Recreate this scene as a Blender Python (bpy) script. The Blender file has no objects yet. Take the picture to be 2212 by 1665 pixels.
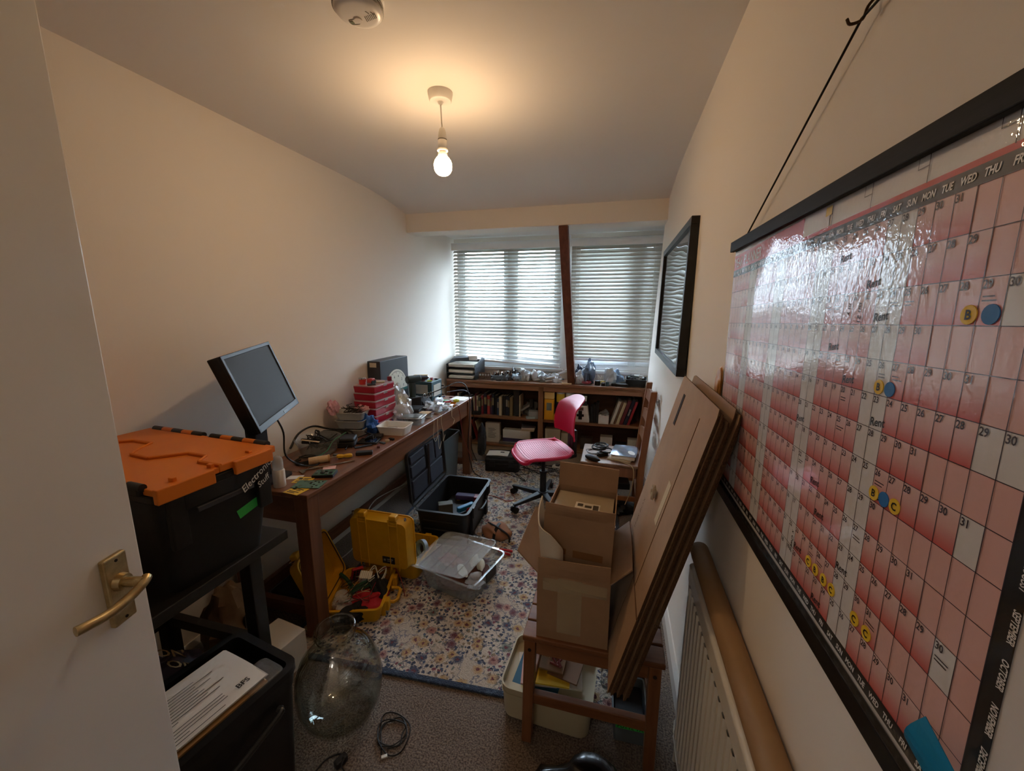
import bpy, bmesh, math, random
from mathutils import Vector, Matrix, Euler
random.seed(7)
SC = bpy.context.scene
COL = SC.collection
V = Vector
# ------------------------------------------------------------------ camera
FPX, CW, CH = 858.4, 2212.0, 1665.0
CAMH = 1.55
YAW, PITCH, ROLL = (math.radians(a) for a in (14.65, 10.73, -0.235))
_f = V((-math.sin(YAW)*math.cos(PITCH), math.cos(YAW)*math.cos(PITCH), -math.sin(PITCH)))
_r0 = V((math.cos(YAW), math.sin(YAW), 0)); _d0 = _f.cross(_r0)
_r = _r0*math.cos(ROLL)+_d0*math.sin(ROLL); _d = -_r0*math.sin(ROLL)+_d0*math.cos(ROLL)
CAMP = V((0, 0, CAMH))
cam = bpy.data.cameras.new('camera'); camo = bpy.data.objects.new('camera', cam); COL.objects.link(camo)
cam.sensor_width = 36; cam.sensor_fit = 'HORIZONTAL'; cam.lens = 36*FPX/CW; cam.clip_start = .02; cam.clip_end = 300
camo.matrix_world = Matrix(((_r.x, -_d.x, -_f.x, 0), (_r.y, -_d.y, -_f.y, 0), (_r.z, -_d.z, -_f.z, CAMH), (0, 0, 0, 1)))
SC.camera = camo
SC.cycles.transparent_max_bounces = 32; SC.cycles.max_bounces = 14; SC.cycles.diffuse_bounces = 6
def ray(px, py): return _r*(px-CW/2)+_d*(py-CH/2)+_f*FPX
def pz(px, py, z): r = ray(px, py); return CAMP+r*((z-CAMH)/r.z)     # pixel -> point on height z
def pxx(px, py, x): r = ray(px, py); return CAMP+r*(x/r.x)           # pixel -> point on plane x
def pyy(px, py, y): r = ray(px, py); return CAMP+r*(y/r.y)           # pixel -> point on plane y
# ------------------------------------------------------------------ world, exposure
w = bpy.data.worlds.new('world'); SC.world = w; w.use_nodes = True
wn = w.node_tree.nodes; bgn = wn['Background']
bgn.inputs[0].default_value = (0.68, 0.83, 1.0, 1); bgn.inputs[1].default_value = 20.0
BULB_STRENGTH = 122.0
HALL_POWER = 5.0
vs = SC.view_settings; vs.view_transform = 'Standard'; vs.look = 'None'; vs.gamma = 1; vs.use_curve_mapping = False
vs.exposure = 0.38
# ------------------------------------------------------------------ helpers
def lin(h):
    if isinstance(h, (tuple, list)): return tuple(h)+((1,) if len(h) == 3 else ())
    h = h.lstrip('#'); c = [int(h[i:i+2], 16)/255 for i in (0, 2, 4)]
    return tuple(x/12.92 if x <= .04045 else ((x+.055)/1.055)**2.4 for x in c)+(1,)
MATS = {}
def mat(name, col=None, rough=.5, metal=0, var=0, vscale=8, bump=0, bscale=200, trans=0, ior=1.45, emit=0, alpha=1, coat=0, col2=None, spec=.5, sheen=0, stretch=None):
    if name in MATS: return MATS[name]
    m = bpy.data.materials.new(name); m.use_nodes = True; MATS[name] = m
    nt = m.node_tree; N = nt.nodes; L = nt.links; b = N['Principled BSDF']; I = b.inputs
    c = lin(col or '#808080'); I['Base Color'].default_value = c
    I['Roughness'].default_value = rough; I['Metallic'].default_value = metal; I['IOR'].default_value = ior
    I['Transmission Weight'].default_value = trans; I['Alpha'].default_value = alpha; I['Coat Weight'].default_value = coat
    I['Specular IOR Level'].default_value = spec; I['Sheen Weight'].default_value = sheen
    if emit: I['Emission Color'].default_value = c; I['Emission Strength'].default_value = emit
    if var or bump:
        tc = N.new('ShaderNodeTexCoord'); mp = N.new('ShaderNodeMapping'); L.new(tc.outputs['Object'], mp.inputs[0])
        if stretch: mp.inputs['Scale'].default_value = stretch
    if var or col2:
        n = N.new('ShaderNodeTexNoise'); n.inputs['Scale'].default_value = vscale; n.inputs['Detail'].default_value = 6; n.inputs['Roughness'].default_value = .65
        if not (var or bump): tc = N.new('ShaderNodeTexCoord'); mp = N.new('ShaderNodeMapping'); L.new(tc.outputs['Object'], mp.inputs[0])
        L.new(mp.outputs[0], n.inputs[0])
        r = N.new('ShaderNodeValToRGB'); L.new(n.outputs[0], r.inputs[0])
        c2 = lin(col2) if col2 else tuple(max(0, x*(1-var)) for x in c[:3])+(1,)
        c1 = c if col2 else tuple(min(1, x*(1+var*.6)) for x in c[:3])+(1,)
        r.color_ramp.elements[0].position = .35; r.color_ramp.elements[1].position = .65
        r.color_ramp.elements[0].color = c2; r.color_ramp.elements[1].color = c1
        L.new(r.outputs[0], I['Base Color'])
    if bump:
        n2 = N.new('ShaderNodeTexNoise'); n2.inputs['Scale'].default_value = bscale; n2.inputs['Detail'].default_value = 3
        L.new(mp.outputs[0], n2.inputs[0]); bp = N.new('ShaderNodeBump'); bp.inputs['Strength'].default_value = bump; bp.inputs['Distance'].default_value = .004
        L.new(n2.outputs[0], bp.inputs['Height']); L.new(bp.outputs[0], I['Normal'])
    return m
def woodmat(name, c1, c2, scale=14, axis='x', rough=.45, coat=.1):
    if name in MATS: return MATS[name]
    st = {'x': (.12, 1.6, 1.6), 'y': (1.6, .12, 1.6), 'z': (1.6, 1.6, .12)}[axis]
    m = mat(name, c1, rough=rough, col2=c2, var=.3, vscale=scale, stretch=st, coat=coat)
    return m

def thinglass(name, tint='#fdfefe', edge='#d5ddd8', ior=1.45, rough=.0, milk=0):
    # thin clear wall: mostly straight through, mirror-like at grazing angles
    if name in MATS: return MATS[name]
    m = bpy.data.materials.new(name); m.use_nodes = True; MATS[name] = m; nt = m.node_tree; N = nt.nodes; L = nt.links
    N.remove(N['Principled BSDF']); out = N['Material Output']
    tr = N.new('ShaderNodeBsdfTransparent'); gl = N.new('ShaderNodeBsdfGlossy'); gl.inputs['Roughness'].default_value = rough
    mx = N.new('ShaderNodeMixShader'); f0 = ((ior-1)/(ior+1))**2
    lw = N.new('ShaderNodeLayerWeight'); lw.inputs['Blend'].default_value = .15; cr = N.new('ShaderNodeMixRGB'); cr.inputs[1].default_value = lin(tint); cr.inputs[2].default_value = lin(edge)
    L.new(lw.outputs['Facing'], cr.inputs[0]); L.new(cr.outputs[0], tr.inputs['Color'])
    lf = N.new('ShaderNodeLayerWeight'); lf.inputs['Blend'].default_value = .5; pw = N.new('ShaderNodeMath'); pw.operation = 'POWER'; pw.inputs[1].default_value = 5
    ma = N.new('ShaderNodeMath'); ma.operation = 'MULTIPLY_ADD'; ma.inputs[1].default_value = 1-f0; ma.inputs[2].default_value = f0
    L.new(lf.outputs['Facing'], pw.inputs[0]); L.new(pw.outputs[0], ma.inputs[0]); L.new(ma.outputs[0], mx.inputs[0]); ts = tr
    if milk:
        df = N.new('ShaderNodeBsdfDiffuse'); df.inputs[0].default_value = lin('#dfe3e4'); m2 = N.new('ShaderNodeMixShader'); m2.inputs[0].default_value = milk
        L.new(tr.outputs[0], m2.inputs[1]); L.new(df.outputs[0], m2.inputs[2]); ts = m2
    L.new(ts.outputs[0], mx.inputs[1]); L.new(gl.outputs[0], mx.inputs[2]); L.new(mx.outputs[0], out.inputs['Surface'])
    return m

class MB:
    """collects shapes into one mesh"""
    def __init__(s): s.v = []; s.f = []; s.mi = []; s.cur = 0
    def add(s, vs_, fs_, M=None):
        o = len(s.v)
        s.v += [tuple(M @ V(p)) if M else tuple(p) for p in vs_]
        s.f += [[i+o for i in f] for f in fs_]; s.mi += [s.cur]*len(fs_)
        return s
    def box(s, x0, x1, y0, y1, z0, z1, M=None):
        v = [(x0, y0, z0), (x1, y0, z0), (x1, y1, z0), (x0, y1, z0), (x0, y0, z1), (x1, y0, z1), (x1, y1, z1), (x0, y1, z1)]
        return s.add(v, [(3, 2, 1, 0), (4, 5, 6, 7), (0, 1, 5, 4), (1, 2, 6, 5), (2, 3, 7, 6), (3, 0, 4, 7)], M)
    def taper(s, bx, by, z0, tx, ty, z1, M=None, ox=0, oy=0):   # frustum box, half sizes
        v = [(-bx, -by, z0), (bx, -by, z0), (bx, by, z0), (-bx, by, z0), (ox-tx, oy-ty, z1), (ox+tx, oy-ty, z1), (ox+tx, oy+ty, z1), (ox-tx, oy+ty, z1)]
        return s.add(v, [(3, 2, 1, 0), (4, 5, 6, 7), (0, 1, 5, 4), (1, 2, 6, 5), (2, 3, 7, 6), (3, 0, 4, 7)], M)
    def cyl(s, p0, p1, r0, r1=None, n=16, caps=True, M=None):
        p0 = V(p0); p1 = V(p1); r1 = r0 if r1 is None else r1
        q = (p1-p0).to_track_quat('Z', 'Y').to_matrix()
        vs_ = []
        for p, r in ((p0, r0), (p1, r1)):
            for k in range(n):
                a = 2*math.pi*k/n; vs_.append(p+q @ V((r*math.cos(a), r*math.sin(a), 0)))
        fs = [(k, (k+1) % n, n+(k+1) % n, n+k) for k in range(n)]
        if caps: fs += [tuple(range(n-1, -1, -1)), tuple(range(n, 2*n))]
        return s.add(vs_, fs, M)
    def lathe(s, prof, n=24, M=None, closed=False):             # profile [(r,z)]
        vs_ = []; fs = []
        for r, z in prof:
            for k in range(n):
                a = 2*math.pi*k/n; vs_.append((r*math.cos(a), r*math.sin(a), z))
        m = len(prof)
        for i in range(m-1 if not closed else m):
            j = (i+1) % m
            for k in range(n):
                fs.append((i*n+k, i*n+(k+1) % n, j*n+(k+1) % n, j*n+k))
        if not closed:
            if prof[0][0] > 1e-5: fs.append(tuple(range(n-1, -1, -1)))
            if prof[-1][0] > 1e-5: fs.append(tuple((m-1)*n+k for k in range(n)))
        return s.add(vs_, fs, M)
    def tube(s, pts, r, n=6, M=None, smooth=0, close=False, taper=None):
        pts = [V(p) for p in pts]
        if smooth: pts = spline(pts, smooth, close)
        m = len(pts); vs_ = []; fs = []; up = None
        for i, p in enumerate(pts):
            t = (pts[(i+1) % m]-pts[i-1]) if close else (pts[min(i+1, m-1)]-pts[max(i-1, 0)])
            if t.length < 1e-9: t = V((0, 0, 1))
            t.normalize()
            if up is None: up = V((0, 0, 1)) if abs(t.z) < .9 else V((1, 0, 0))
            up = (up-t*up.dot(t))
            if up.length < 1e-6: up = t.orthogonal()
            up.normalize(); sd = t.cross(up)
            rr = r if taper is None else r*(1+(taper-1)*i/(m-1))
            for k in range(n):
                a = 2*math.pi*k/n; vs_.append(p+up*(rr*math.cos(a))+sd*(rr*math.sin(a)))
        for i in range(m if close else m-1):
            j = (i+1) % m
            for k in range(n): fs.append((i*n+k, i*n+(k+1) % n, j*n+(k+1) % n, j*n+k))
        if not close: fs += [tuple(range(n-1, -1, -1)), tuple((m-1)*n+k for k in range(n))]
        return s.add(vs_, fs, M)
    def prism(s, poly, z0, z1, M=None):                          # polygon in xy, extruded in z
        n = len(poly); vs_ = [(x, y, z0) for x, y in poly]+[(x, y, z1) for x, y in poly]
        fs = [tuple(range(n-1, -1, -1)), tuple(range(n, 2*n))]+[(k, (k+1) % n, n+(k+1) % n, n+k) for k in range(n)]
        return s.add(vs_, fs, M)
    def quad(s, a, b, c, d): return s.add([a, b, c, d], [(0, 1, 2, 3)])
    def grid(s, nx, ny, fn, close=False):                        # fn(u,v) -> point
        vs_ = [fn(i/nx, j/ny) for j in range(ny+1) for i in range(nx+1)]
        fs = [(j*(nx+1)+i, j*(nx+1)+i+1, (j+1)*(nx+1)+i+1, (j+1)*(nx+1)+i) for j in range(ny) for i in range(nx)]
        return s.add(vs_, fs)
    def sheet(s, pts_fn, nx, ny, th):                            # thick sheet from fn(u,v)
        top = [V(pts_fn(i/nx, j/ny)) for j in range(ny+1) for i in range(nx+1)]
        W_ = nx+1; nor = []
        for j in range(ny+1):
            for i in range(nx+1):
                du = top[j*W_+min(i+1, nx)]-top[j*W_+max(i-1, 0)]; dv = top[min(j+1, ny)*W_+i]-top[max(j-1, 0)*W_+i]
                n = du.cross(dv); nor.append(n.normalized() if n.length > 1e-12 else V((0, 0, 1)))
        bot = [p-n*th for p, n in zip(top, nor)]; o = len(top); fs = []
        for j in range(ny):
            for i in range(nx):
                a = j*W_+i; q = (a, a+1, a+1+W_, a+W_); fs.append(q); fs.append(tuple(x+o for x in reversed(q)))
        for i in range(nx):
            fs.append((i+1, i, i+o, i+1+o)); a = ny*W_+i; fs.append((a, a+1, a+1+o, a+o))
        for j in range(ny):
            a = j*W_; fs.append((a, a+W_, a+W_+o, a+o)); a = j*W_+nx; fs.append((a+W_, a, a+o, a+W_+o))
        return s.add(top+bot, fs)
    def openbox(s, bx, by, tx, ty, h, th, r=.02, z=0, seg=4, rim=0, M=None):   # tapered open container with rounded corners
        def ring(hx, hy, rr, zz): return [(x, y, zz) for x, y in rrect(hx, hy, rr, seg)]
        rings = [ring(bx, by, r, z), ring(tx, ty, r, z+h)]
        if rim: rings += [ring(tx+rim, ty+rim, r+rim, z+h), ring(tx+rim, ty+rim, r+rim, z+h+th), ring(tx-th, ty-th, max(r-th, .001), z+h+th)]
        rings += [ring(tx-th, ty-th, max(r-th, .001), z+h), ring(bx-th, by-th, max(r-th, .001), z+th)]
        n = len(rings[0]); vs_ = [p for q in rings for p in q]; fs = []
        for i in range(len(rings)-1):
            for k in range(n): fs.append((i*n+k, i*n+(k+1) % n, (i+1)*n+(k+1) % n, (i+1)*n+k))
        fs.append(tuple(range(n-1, -1, -1))); fs.append(tuple((len(rings)-1)*n+k for k in range(n)))
        return s.add(vs_, fs, M)
    def rbox(s, hx, hy, z0, z1, r, seg=4, M=None):               # box rounded in plan
        return s.prism(rrect(hx, hy, r, seg), z0, z1, M)
    def build(s, name, m, parent=None, bevel=0, smooth=False, loc=None, rot=None, seg=2, sub=0, **tags):
        me = bpy.data.meshes.new(name); me.from_pydata(s.v, [], s.f)
        for mm in (m if isinstance(m, (list, tuple)) else [m]): me.materials.append(mm)
        for p, i in zip(me.polygons, s.mi): p.material_index = i
        me.update(); o = bpy.data.objects.new(name, me); COL.objects.link(o)
        if smooth is True:
            for p in me.polygons: p.use_smooth = True
            me.set_sharp_from_angle(angle=math.radians(40))
        elif smooth: 
            for p in me.polygons: p.use_smooth = True
            me.set_sharp_from_angle(angle=math.radians(smooth))
        if bevel:
            b = o.modifiers.new('bevel', 'BEVEL'); b.width = bevel; b.segments = seg; b.limit_method = 'ANGLE'; b.angle_limit = math.radians(35)
        if sub: sm = o.modifiers.new('sub', 'SUBSURF'); sm.levels = sub; sm.render_levels = sub
        if loc is not None: o.location = loc
        if rot is not None: o.rotation_euler = rot
        if parent is not None: o.parent = parent
        return tag(o, **tags)
def tag(o, label=None, cat=None, group=None, kind=None):
    if label: o['label'] = label
    if cat: o['category'] = cat
    if group: o['group'] = group
    if kind: o['kind'] = kind
    return o
def rrect(hx, hy, r, seg=4):
    r = min(r, hx*.98, hy*.98); out = []
    for cx_, cy_, a0 in ((hx-r, hy-r, 0), (-hx+r, hy-r, 90), (-hx+r, -hy+r, 180), (hx-r, -hy+r, 270)):
        for k in range(seg+1):
            a = math.radians(a0+90*k/seg); out.append((cx_+r*math.cos(a), cy_+r*math.sin(a)))
    return out
def spline(pts, k, close=False):
    out = []; n = len(pts)
    for i in range(n if close else n-1):
        p1 = pts[i]; p2 = pts[(i+1) % n]
        p0 = pts[i-1] if (i > 0 or close) else p1*2-p2
        p3 = pts[(i+2) % n] if (i+2 < n or close) else p2*2-p1
        for j in range(k):
            t = j/k
            out.append(.5*((2*p1)+(p2-p0)*t+(2*p0-5*p1+4*p2-p3)*t*t+(3*p1-p0-3*p2+p3)*t**3))
    if not close: out.append(pts[-1])
    return out
def thing(name, label, cat, loc=(0, 0, 0), rz=0, group=None, rot=None):
    o = bpy.data.objects.new(name, None); COL.objects.link(o); o.empty_display_size = .05
    o.location = loc; o.rotation_euler = rot if rot is not None else (0, 0, rz)
    return tag(o, label, cat, group)
def copy_tree(o, parent=None):
    c = o.copy(); COL.objects.link(c); c.parent = parent
    for ch in list(o.children): copy_tree(ch, c)
    return c
def struct(name, mb, m, parent=None, **k):
    return mb.build(name, m, parent, kind=None if parent else 'structure', **k)
def T(x=0, y=0, z=0, rz=0, rx=0, ry=0): return Matrix.Translation((x, y, z)) @ Euler((rx, ry, rz)).to_matrix().to_4x4()
def text_mesh(s, size, align='CENTER', bold=0, shear=0):
    c = bpy.data.curves.new('t', 'FONT'); c.body = s; c.size = size; c.align_x = align; c.resolution_u = 2; c.offset = bold; c.shear = shear
    o = bpy.data.objects.new('t', c); COL.objects.link(o); bpy.context.view_layer.update()
    me = o.evaluated_get(bpy.context.evaluated_depsgraph_get()).to_mesh()
    vs_ = [tuple(v.co) for v in me.vertices]; fs = [tuple(p.vertices) for p in me.polygons]
    bpy.data.objects.remove(o); bpy.data.curves.remove(c); return vs_, fs
R = math.radians
# world frame given by origin and axes
def frame(o, x, y):
    x = V(x).normalized(); z = x.cross(V(y)).normalized(); y = z.cross(x)
    return Matrix(((x.x, y.x, z.x, o[0]), (x.y, y.y, z.y, o[1]), (x.z, y.z, z.z, o[2]), (0, 0, 0, 1)))
# ================================================================== the room
XL, XR = -1.78, .315
ZC = 2.41
YB = -.22          # wall behind the camera (doorway)
YW = 4.25          # window wall
M_wall = mat('wall_paint', '#e9e1d6', rough=.75, bump=.05, bscale=90)
M_ceil = mat('ceiling_paint', '#e6e2dc', rough=.85)
M_white = mat('white_gloss', '#dcd8d0', rough=.22, bump=.04, bscale=22)
M_pvc = mat('white_pvc', '#e8eaec', rough=.3)
# carpet
def carpet_mat():
    m = mat('carpet', '#6b5a4c', rough=.95, sheen=.3); nt = m.node_tree; N = nt.nodes; L = nt.links; b = N['Principled BSDF']
    tc = N.new('ShaderNodeTexCoord'); n = N.new('ShaderNodeTexNoise'); n.inputs['Scale'].default_value = 160; n.inputs['Detail'].default_value = 4
    n3 = N.new('ShaderNodeTexNoise'); n3.inputs['Scale'].default_value = 6; n3.inputs['Detail'].default_value = 3
    L.new(tc.outputs['Object'], n.inputs[0]); L.new(tc.outputs['Object'], n3.inputs[0])
    r = N.new('ShaderNodeValToRGB'); e = r.color_ramp.elements; e[0].position = .36; e[0].color = lin('#4a3c32'); e[1].position = .62; e[1].color = lin('#8d7a69')
    L.new(n.outputs[0], r.inputs[0])
    mx = N.new('ShaderNodeMixRGB'); mx.blend_type = 'MULTIPLY'; mx.inputs[0].default_value = .35
    L.new(r.outputs[0], mx.inputs[1]); L.new(n3.outputs[0], mx.inputs[2]); L.new(mx.outputs[0], b.inputs['Base Color'])
    bp = N.new('ShaderNodeBump'); bp.inputs['Strength'].default_value = .7; bp.inputs['Distance'].default_value = .006
    L.new(n.outputs[0], bp.inputs['Height']); L.new(bp.outputs[0], b.inputs['Normal']); return m
struct('floor', MB().box(XL-.1, XR+.2, -1.6, YW+.1, -.06, 0), carpet_mat())
struct('wall_left', MB().box(XL-.1, XL, YB, YW+.1, 0, 2.6), M_wall)
# right wall: its far edge follows the slope of the roof, the dormer cheek stands back behind it
XD = .41
mb = MB(); th = XD-XR
poly = [(YB, 0), (4.12, 0), (4.12, .78), (3.43, 2.195), (3.43, 2.6), (YB, 2.6)]
mb.prism(poly, XR, XD, Matrix(((0, 0, 1, 0), (1, 0, 0, 0), (0, 1, 0, 0), (0, 0, 0, 1))))
struct('wall_right', mb, M_wall)
struct('wall_dormer_cheek', MB().box(XD, XD+.1, 3.4, YW+.1, 0, 2.6), M_wall)
# ceiling with the soft downward curve before the beam
prof = [(-.25, ZC), (1.2, ZC), (2.35, ZC), (2.55, ZC-.002), (2.72, ZC-.007), (2.88, ZC-.018), (3.02, ZC-.034), (3.14, ZC-.052), (3.26, ZC-.072)]
mb = MB(); n = len(prof)
vs_ = [(x, y, z) for x in (XL-.05, XR+.05) for y, z in prof]+[(x, y, ZC+.15) for x in (XL-.05, XR+.05) for y, z in prof]
fs = [(i, n+i, n+i+1, i+1) for i in range(n-1)]+[(2*n+i, 2*n+i+1, 3*n+i+1, 3*n+i) for i in range(n-1)]
mb.add(vs_, fs); struct('ceiling', mb, M_ceil, smooth=True)
struct('trim_1', MB().box(XL-.02, XR+.02, 3.23, 3.42, 2.195, 2.5), M_wall, bevel=.004)
struct('ceiling_dormer', MB().box(XL-.05, XD+.05, 3.4, YW+.1, 2.31, 2.4), M_ceil)
# wall under and around the windows
mb = MB(); mb.box(XL-.05, XD+.05, YW+.01, YW+.12, 0, .93); mb.box(XL-.05, XD+.05, YW+.01, YW+.12, 2.27, 2.42)
struct('wall_window', mb, M_wall)
# skirting boards
def skirting(name, x, s, y0, y1, h):
    mb = MB(); p = [(0, 0), (.018, 0), (.018, h-.025), (.012, h-.012), (.006, h), (0, h)]
    M = Matrix(((s, 0, 0, x), (0, 0, 1, 0), (0, 1, 0, 0), (0, 0, 0, 1)))
    mb.prism(p, y0, y1, M); return struct(name, mb, M_white)
skirting('baseboard_left', XL, 1, YB, YW, .085)
skirting('baseboard_right', XR, -1, YB, 4.1, .10)
# wall behind the camera with the doorway, and the hall beyond
mb = MB(); mb.box(XL-.1, -.72, YB-.1, YB, 0, 2.6); mb.box(.12, XD, YB-.1, YB, 0, 2.6); mb.box(-.72, .12, YB-.1, YB, 2.03, 2.6)
struct('wall_back', mb, M_wall)
mb = MB(); mb.box(XL-.1, XD, -1.65, -1.55, 0, 2.6)
struct('wall_hall_end', mb, M_wall)
struct('wall_hall_side', MB().box(XL-.15, XL-.1, -1.65, YB, 0, 2.6), M_wall)
struct('wall_hall_far', MB().box(XD, XD+.1, -1.65, YB, 0, 2.6), M_wall)
struct('ceiling_hall', MB().box(XL-.1, XD+.1, -1.65, YB, ZC, ZC+.1), M_ceil)
mb = MB(); mb.box(.09, .12, YB-.11, YB+.01, 0, 2.03); mb.box(-.75, -.72, YB-.11, YB+.01, 0, 2.03); mb.box(-.75, .12, YB-.11, YB+.01, 2.0, 2.03)
struct('trim_2', mb, M_white)
hl = bpy.data.lights.new('hall_fill_light', 'POINT'); hl.energy = HALL_POWER; hl.color = (1, .9, .8); hl.shadow_soft_size = .12  # weak fill light added out of view in the hall, no fixture belongs to it
ho = bpy.data.objects.new('hall_fill_light', hl); COL.objects.link(ho); ho.location = (-.4, -.9, 2.2)
# ------------------------------------------------------------------ windows
M_glass = thinglass('window_glass', '#fdfefe', '#f2f6f5', 1.3)
def window(name, x0, x1, z0, z1, muls, tr=None):
    o = bpy.data.objects.new(name, None); COL.objects.link(o); o.location = ((x0+x1)/2, YW+.05, z0); o['kind'] = 'structure'
    hw = (x1-x0)/2; h = z1-z0; f = .055
    mb = MB(); mb.box(-hw, hw, -.035, .035, 0, f); mb.box(-hw, hw, -.035, .035, h-f, h)
    for s in (-1, 1): mb.box(s*hw-(f if s > 0 else 0), s*hw+(f if s < 0 else 0), -.035, .035, f, h-f)
    mb.build('window_frame', M_pvc, o, bevel=.004)
    xs = [-hw+f]+[m_-(x0+x1)/2 for m_ in muls]+[hw-f]
    for a in xs[1:-1]: MB().box(a-.035, a+.035, -.03, .03, f, h-f).build('mullion', M_pvc, o, bevel=.004)
    for a, b in zip(xs, xs[1:]):
        a += .035 if a != xs[0] else 0; b -= .035 if b != xs[-1] else 0
        s_ = .045; mb = MB(); mb.box(a, b, -.045, .02, f, f+s_); mb.box(a, b, -.045, .02, h-f-s_, h-f); mb.box(a, a+s_, -.045, .02, f+s_, h-f-s_); mb.box(b-s_, b, -.045, .02, f+s_, h-f-s_)
        sa = mb.build('sash', M_pvc, o, bevel=.004)
        MB().box(a+s_, b-s_, -.004, .004, f+s_, h-f-s_).build('pane', M_glass, sa)
    MB().box(-hw-.02, hw+.02, -.09, -.035, -.03, .0).build('window_sill', M_pvc, o, bevel=.004)
    return o
window('window_1', XL+.03, -.56, .93, 2.27, [-1.13])
window('window_2', -.50, XD-.005, .93, 2.27, [.16])
struct('trim_3', MB().box(-.56, -.50, YW-.02, YW+.1, .9, 2.3), M_pvc)
# ------------------------------------------------------------------ outdoors
M_og = mat('outdoor_ground', '#3f4a34', rough=.9, var=.3, vscale=.4)
struct('ground_outside', MB().box(-60, 60, 5, 90, -3.2, -3), M_og)
mb = MB(); M_tile = mat('roof_tile', '#241e1a', rough=.9, var=.3, vscale=3); M_rend = mat('house_render', '#9a948a', rough=.9)
hs = thing('neighbour_house', 'dark roofed house across the road seen through the left blind', 'house', (-4.6, 16, -3))
MB().box(-7, 6.2, 0, 6, 0, 3.4).build('wall', M_rend, hs)
mb = MB(); mb.prism([(-.5, 3.15), (3, 4.5), (6.5, 3.15)], -7.4, 6.6, Matrix(((0, 0, 1, 0), (1, 0, 0, 0), (0, 1, 0, 0), (0, 0, 0, 1)))); mb.build('roof', M_tile, hs)
for k in range(4): MB().box(-5.8+k*3, -4.4+k*3, -.04, .02, 1.0, 2.4).build('window', mat('far_glass', '#39424a', rough=.1), hs)
M_tree = mat('tree_leaves', '#2c3c20', rough=.9, var=.5, vscale=2)
for k, (x, y, r_, h_) in enumerate(((6.5, 22, 2.4, 2.2), (14.5, 26, 2.8, 2.6), (-17, 24, 3, 2.4))):
    t = thing('garden_tree', ['round green tree beside the house, nearest its gable', 'taller green tree farther from the house', 'green tree on the far side of the house'][k], 'tree', (x, y, -3))
    mb = MB(); mb.cyl((0, 0, 0), (0, 0, 2.4), .2, .14, 8); mb.build('trunk', mat('bark', '#4a3c30', rough=.9), t)
    mb = MB(); rr = random.Random(k)
    for j in range(9):
        c = V((rr.uniform(-1, 1)*r_*.5, rr.uniform(-1, 1)*r_*.5, 2.4+rr.random()*h_*.6)); q = r_*rr.uniform(.4, .6)
        mb.lathe([(q*math.sin(math.pi*i/6)+1e-6, -q*math.cos(math.pi*i/6)) for i in range(7)], 9, Matrix.Translation(c))
    mb.build('crown', M_tree, t)
# ------------------------------------------------------------------ open door with brass lever
ddir = V((-math.sin(YAW+.0), math.cos(YAW), 0)); dn = V((ddir.y, -ddir.x, 0))   # dn points to the camera side
edge = V((-.926, .522, 0))
dA = frame(edge, ddir, dn.cross(ddir).cross(ddir) if False else V((-ddir.y, ddir.x, 0)))
# local: x along door towards the latch edge (0 at the edge), y away from camera, z up
do = bpy.data.objects.new('door_1', None); COL.objects.link(do); do['kind'] = 'structure'; do.matrix_world = frame(edge, ddir, V((-ddir.y, ddir.x, 0)))
MB().box(-.78, 0, 0, .04, .012, 2.07).build('door_leaf', M_white, do, bevel=.004)
M_brass = mat('aged_brass', '#c8b488', rough=.36, metal=1, var=.25, vscale=30)
hz = 1.035
pl = MB().box(-.082, -.038, -.012, 0, hz-.085, hz+.055).build('handle_plate', M_brass, do, bevel=.003)
mb = MB(); mb.cyl((-.06, -.012, hz), (-.06, -.024, hz), .017, .015, 18); mb.cyl((-.06, -.02, hz), (-.06, -.058, hz), .0095, .0095, 14)
mb.build('handle_collar', M_brass, pl, smooth=True)
mb = MB(); mb.tube([(-.05, -.056, hz+.004), (-.062, -.06, hz), (-.09, -.058, hz-.010), (-.125, -.055, hz-.014), (-.16, -.05, hz-.010), (-.172, -.046, hz-.009)], .0085, 10, smooth=5)
mb.build('lever', M_brass, pl, smooth=True)
mb = MB(); mb.cyl((-.06, -.0125, hz-.075), (-.06, -.0135, hz-.075), .003, None, 8); mb.cyl((-.06, -.0125, hz+.045), (-.06, -.0135, hz+.045), .003, None, 8)
mb.build('screw', mat('dark_metal', '#2a2622', rough=.5, metal=.6), pl)
# ================================================================== fixtures
# pendant lamp
t = thing('pendant_lamp', 'bare glowing bulb hanging from a white ceiling rose on a short cord', 'ceiling lamp', (-.738, 1.66, ZC))
M_plw = mat('white_plastic', '#e6e2da', rough=.35)
MB().lathe([(.001, 0), (.050, 0), (.050, -.006), (.045, -.030), (.042, -.033), (.012, -.034), (.006, -.045), (.001, -.045)][::-1], 32).build('ceiling_rose', M_plw, t, smooth=True)
MB().cyl((0, 0, -.04), (.004, 0, -.135), .0032, None, 8).build('cord', M_plw, t, smooth=True)
mb = MB(); Mh = Matrix.Translation((.004, 0, 0))
mb.lathe([(.004, -.128), (.010, -.132), (.015, -.145), (.0175, -.160), (.0175, -.172)], 20, Mh); mb.lathe([(.0165, -.174), (.0185, -.176), (.0185, -.208), (.022, -.211), (.022, -.216), (.017, -.216)], 20, Mh)
mb.build('lamp_holder', M_plw, t, smooth=True)
mb = MB(); mb.lathe([(.0185, -.1725), (.0185, -.1738)], 20, Mh); mb.build('shade_ring_gap', mat('dark_gap', '#3a342c', rough=.7), t)
mb = MB(); mb.lathe([(.013, -.212), (.013, -.222), (.018, -.224), (.021, -.240)], 20, Mh); mb.build('bulb_base', M_plw, t, smooth=True)
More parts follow.
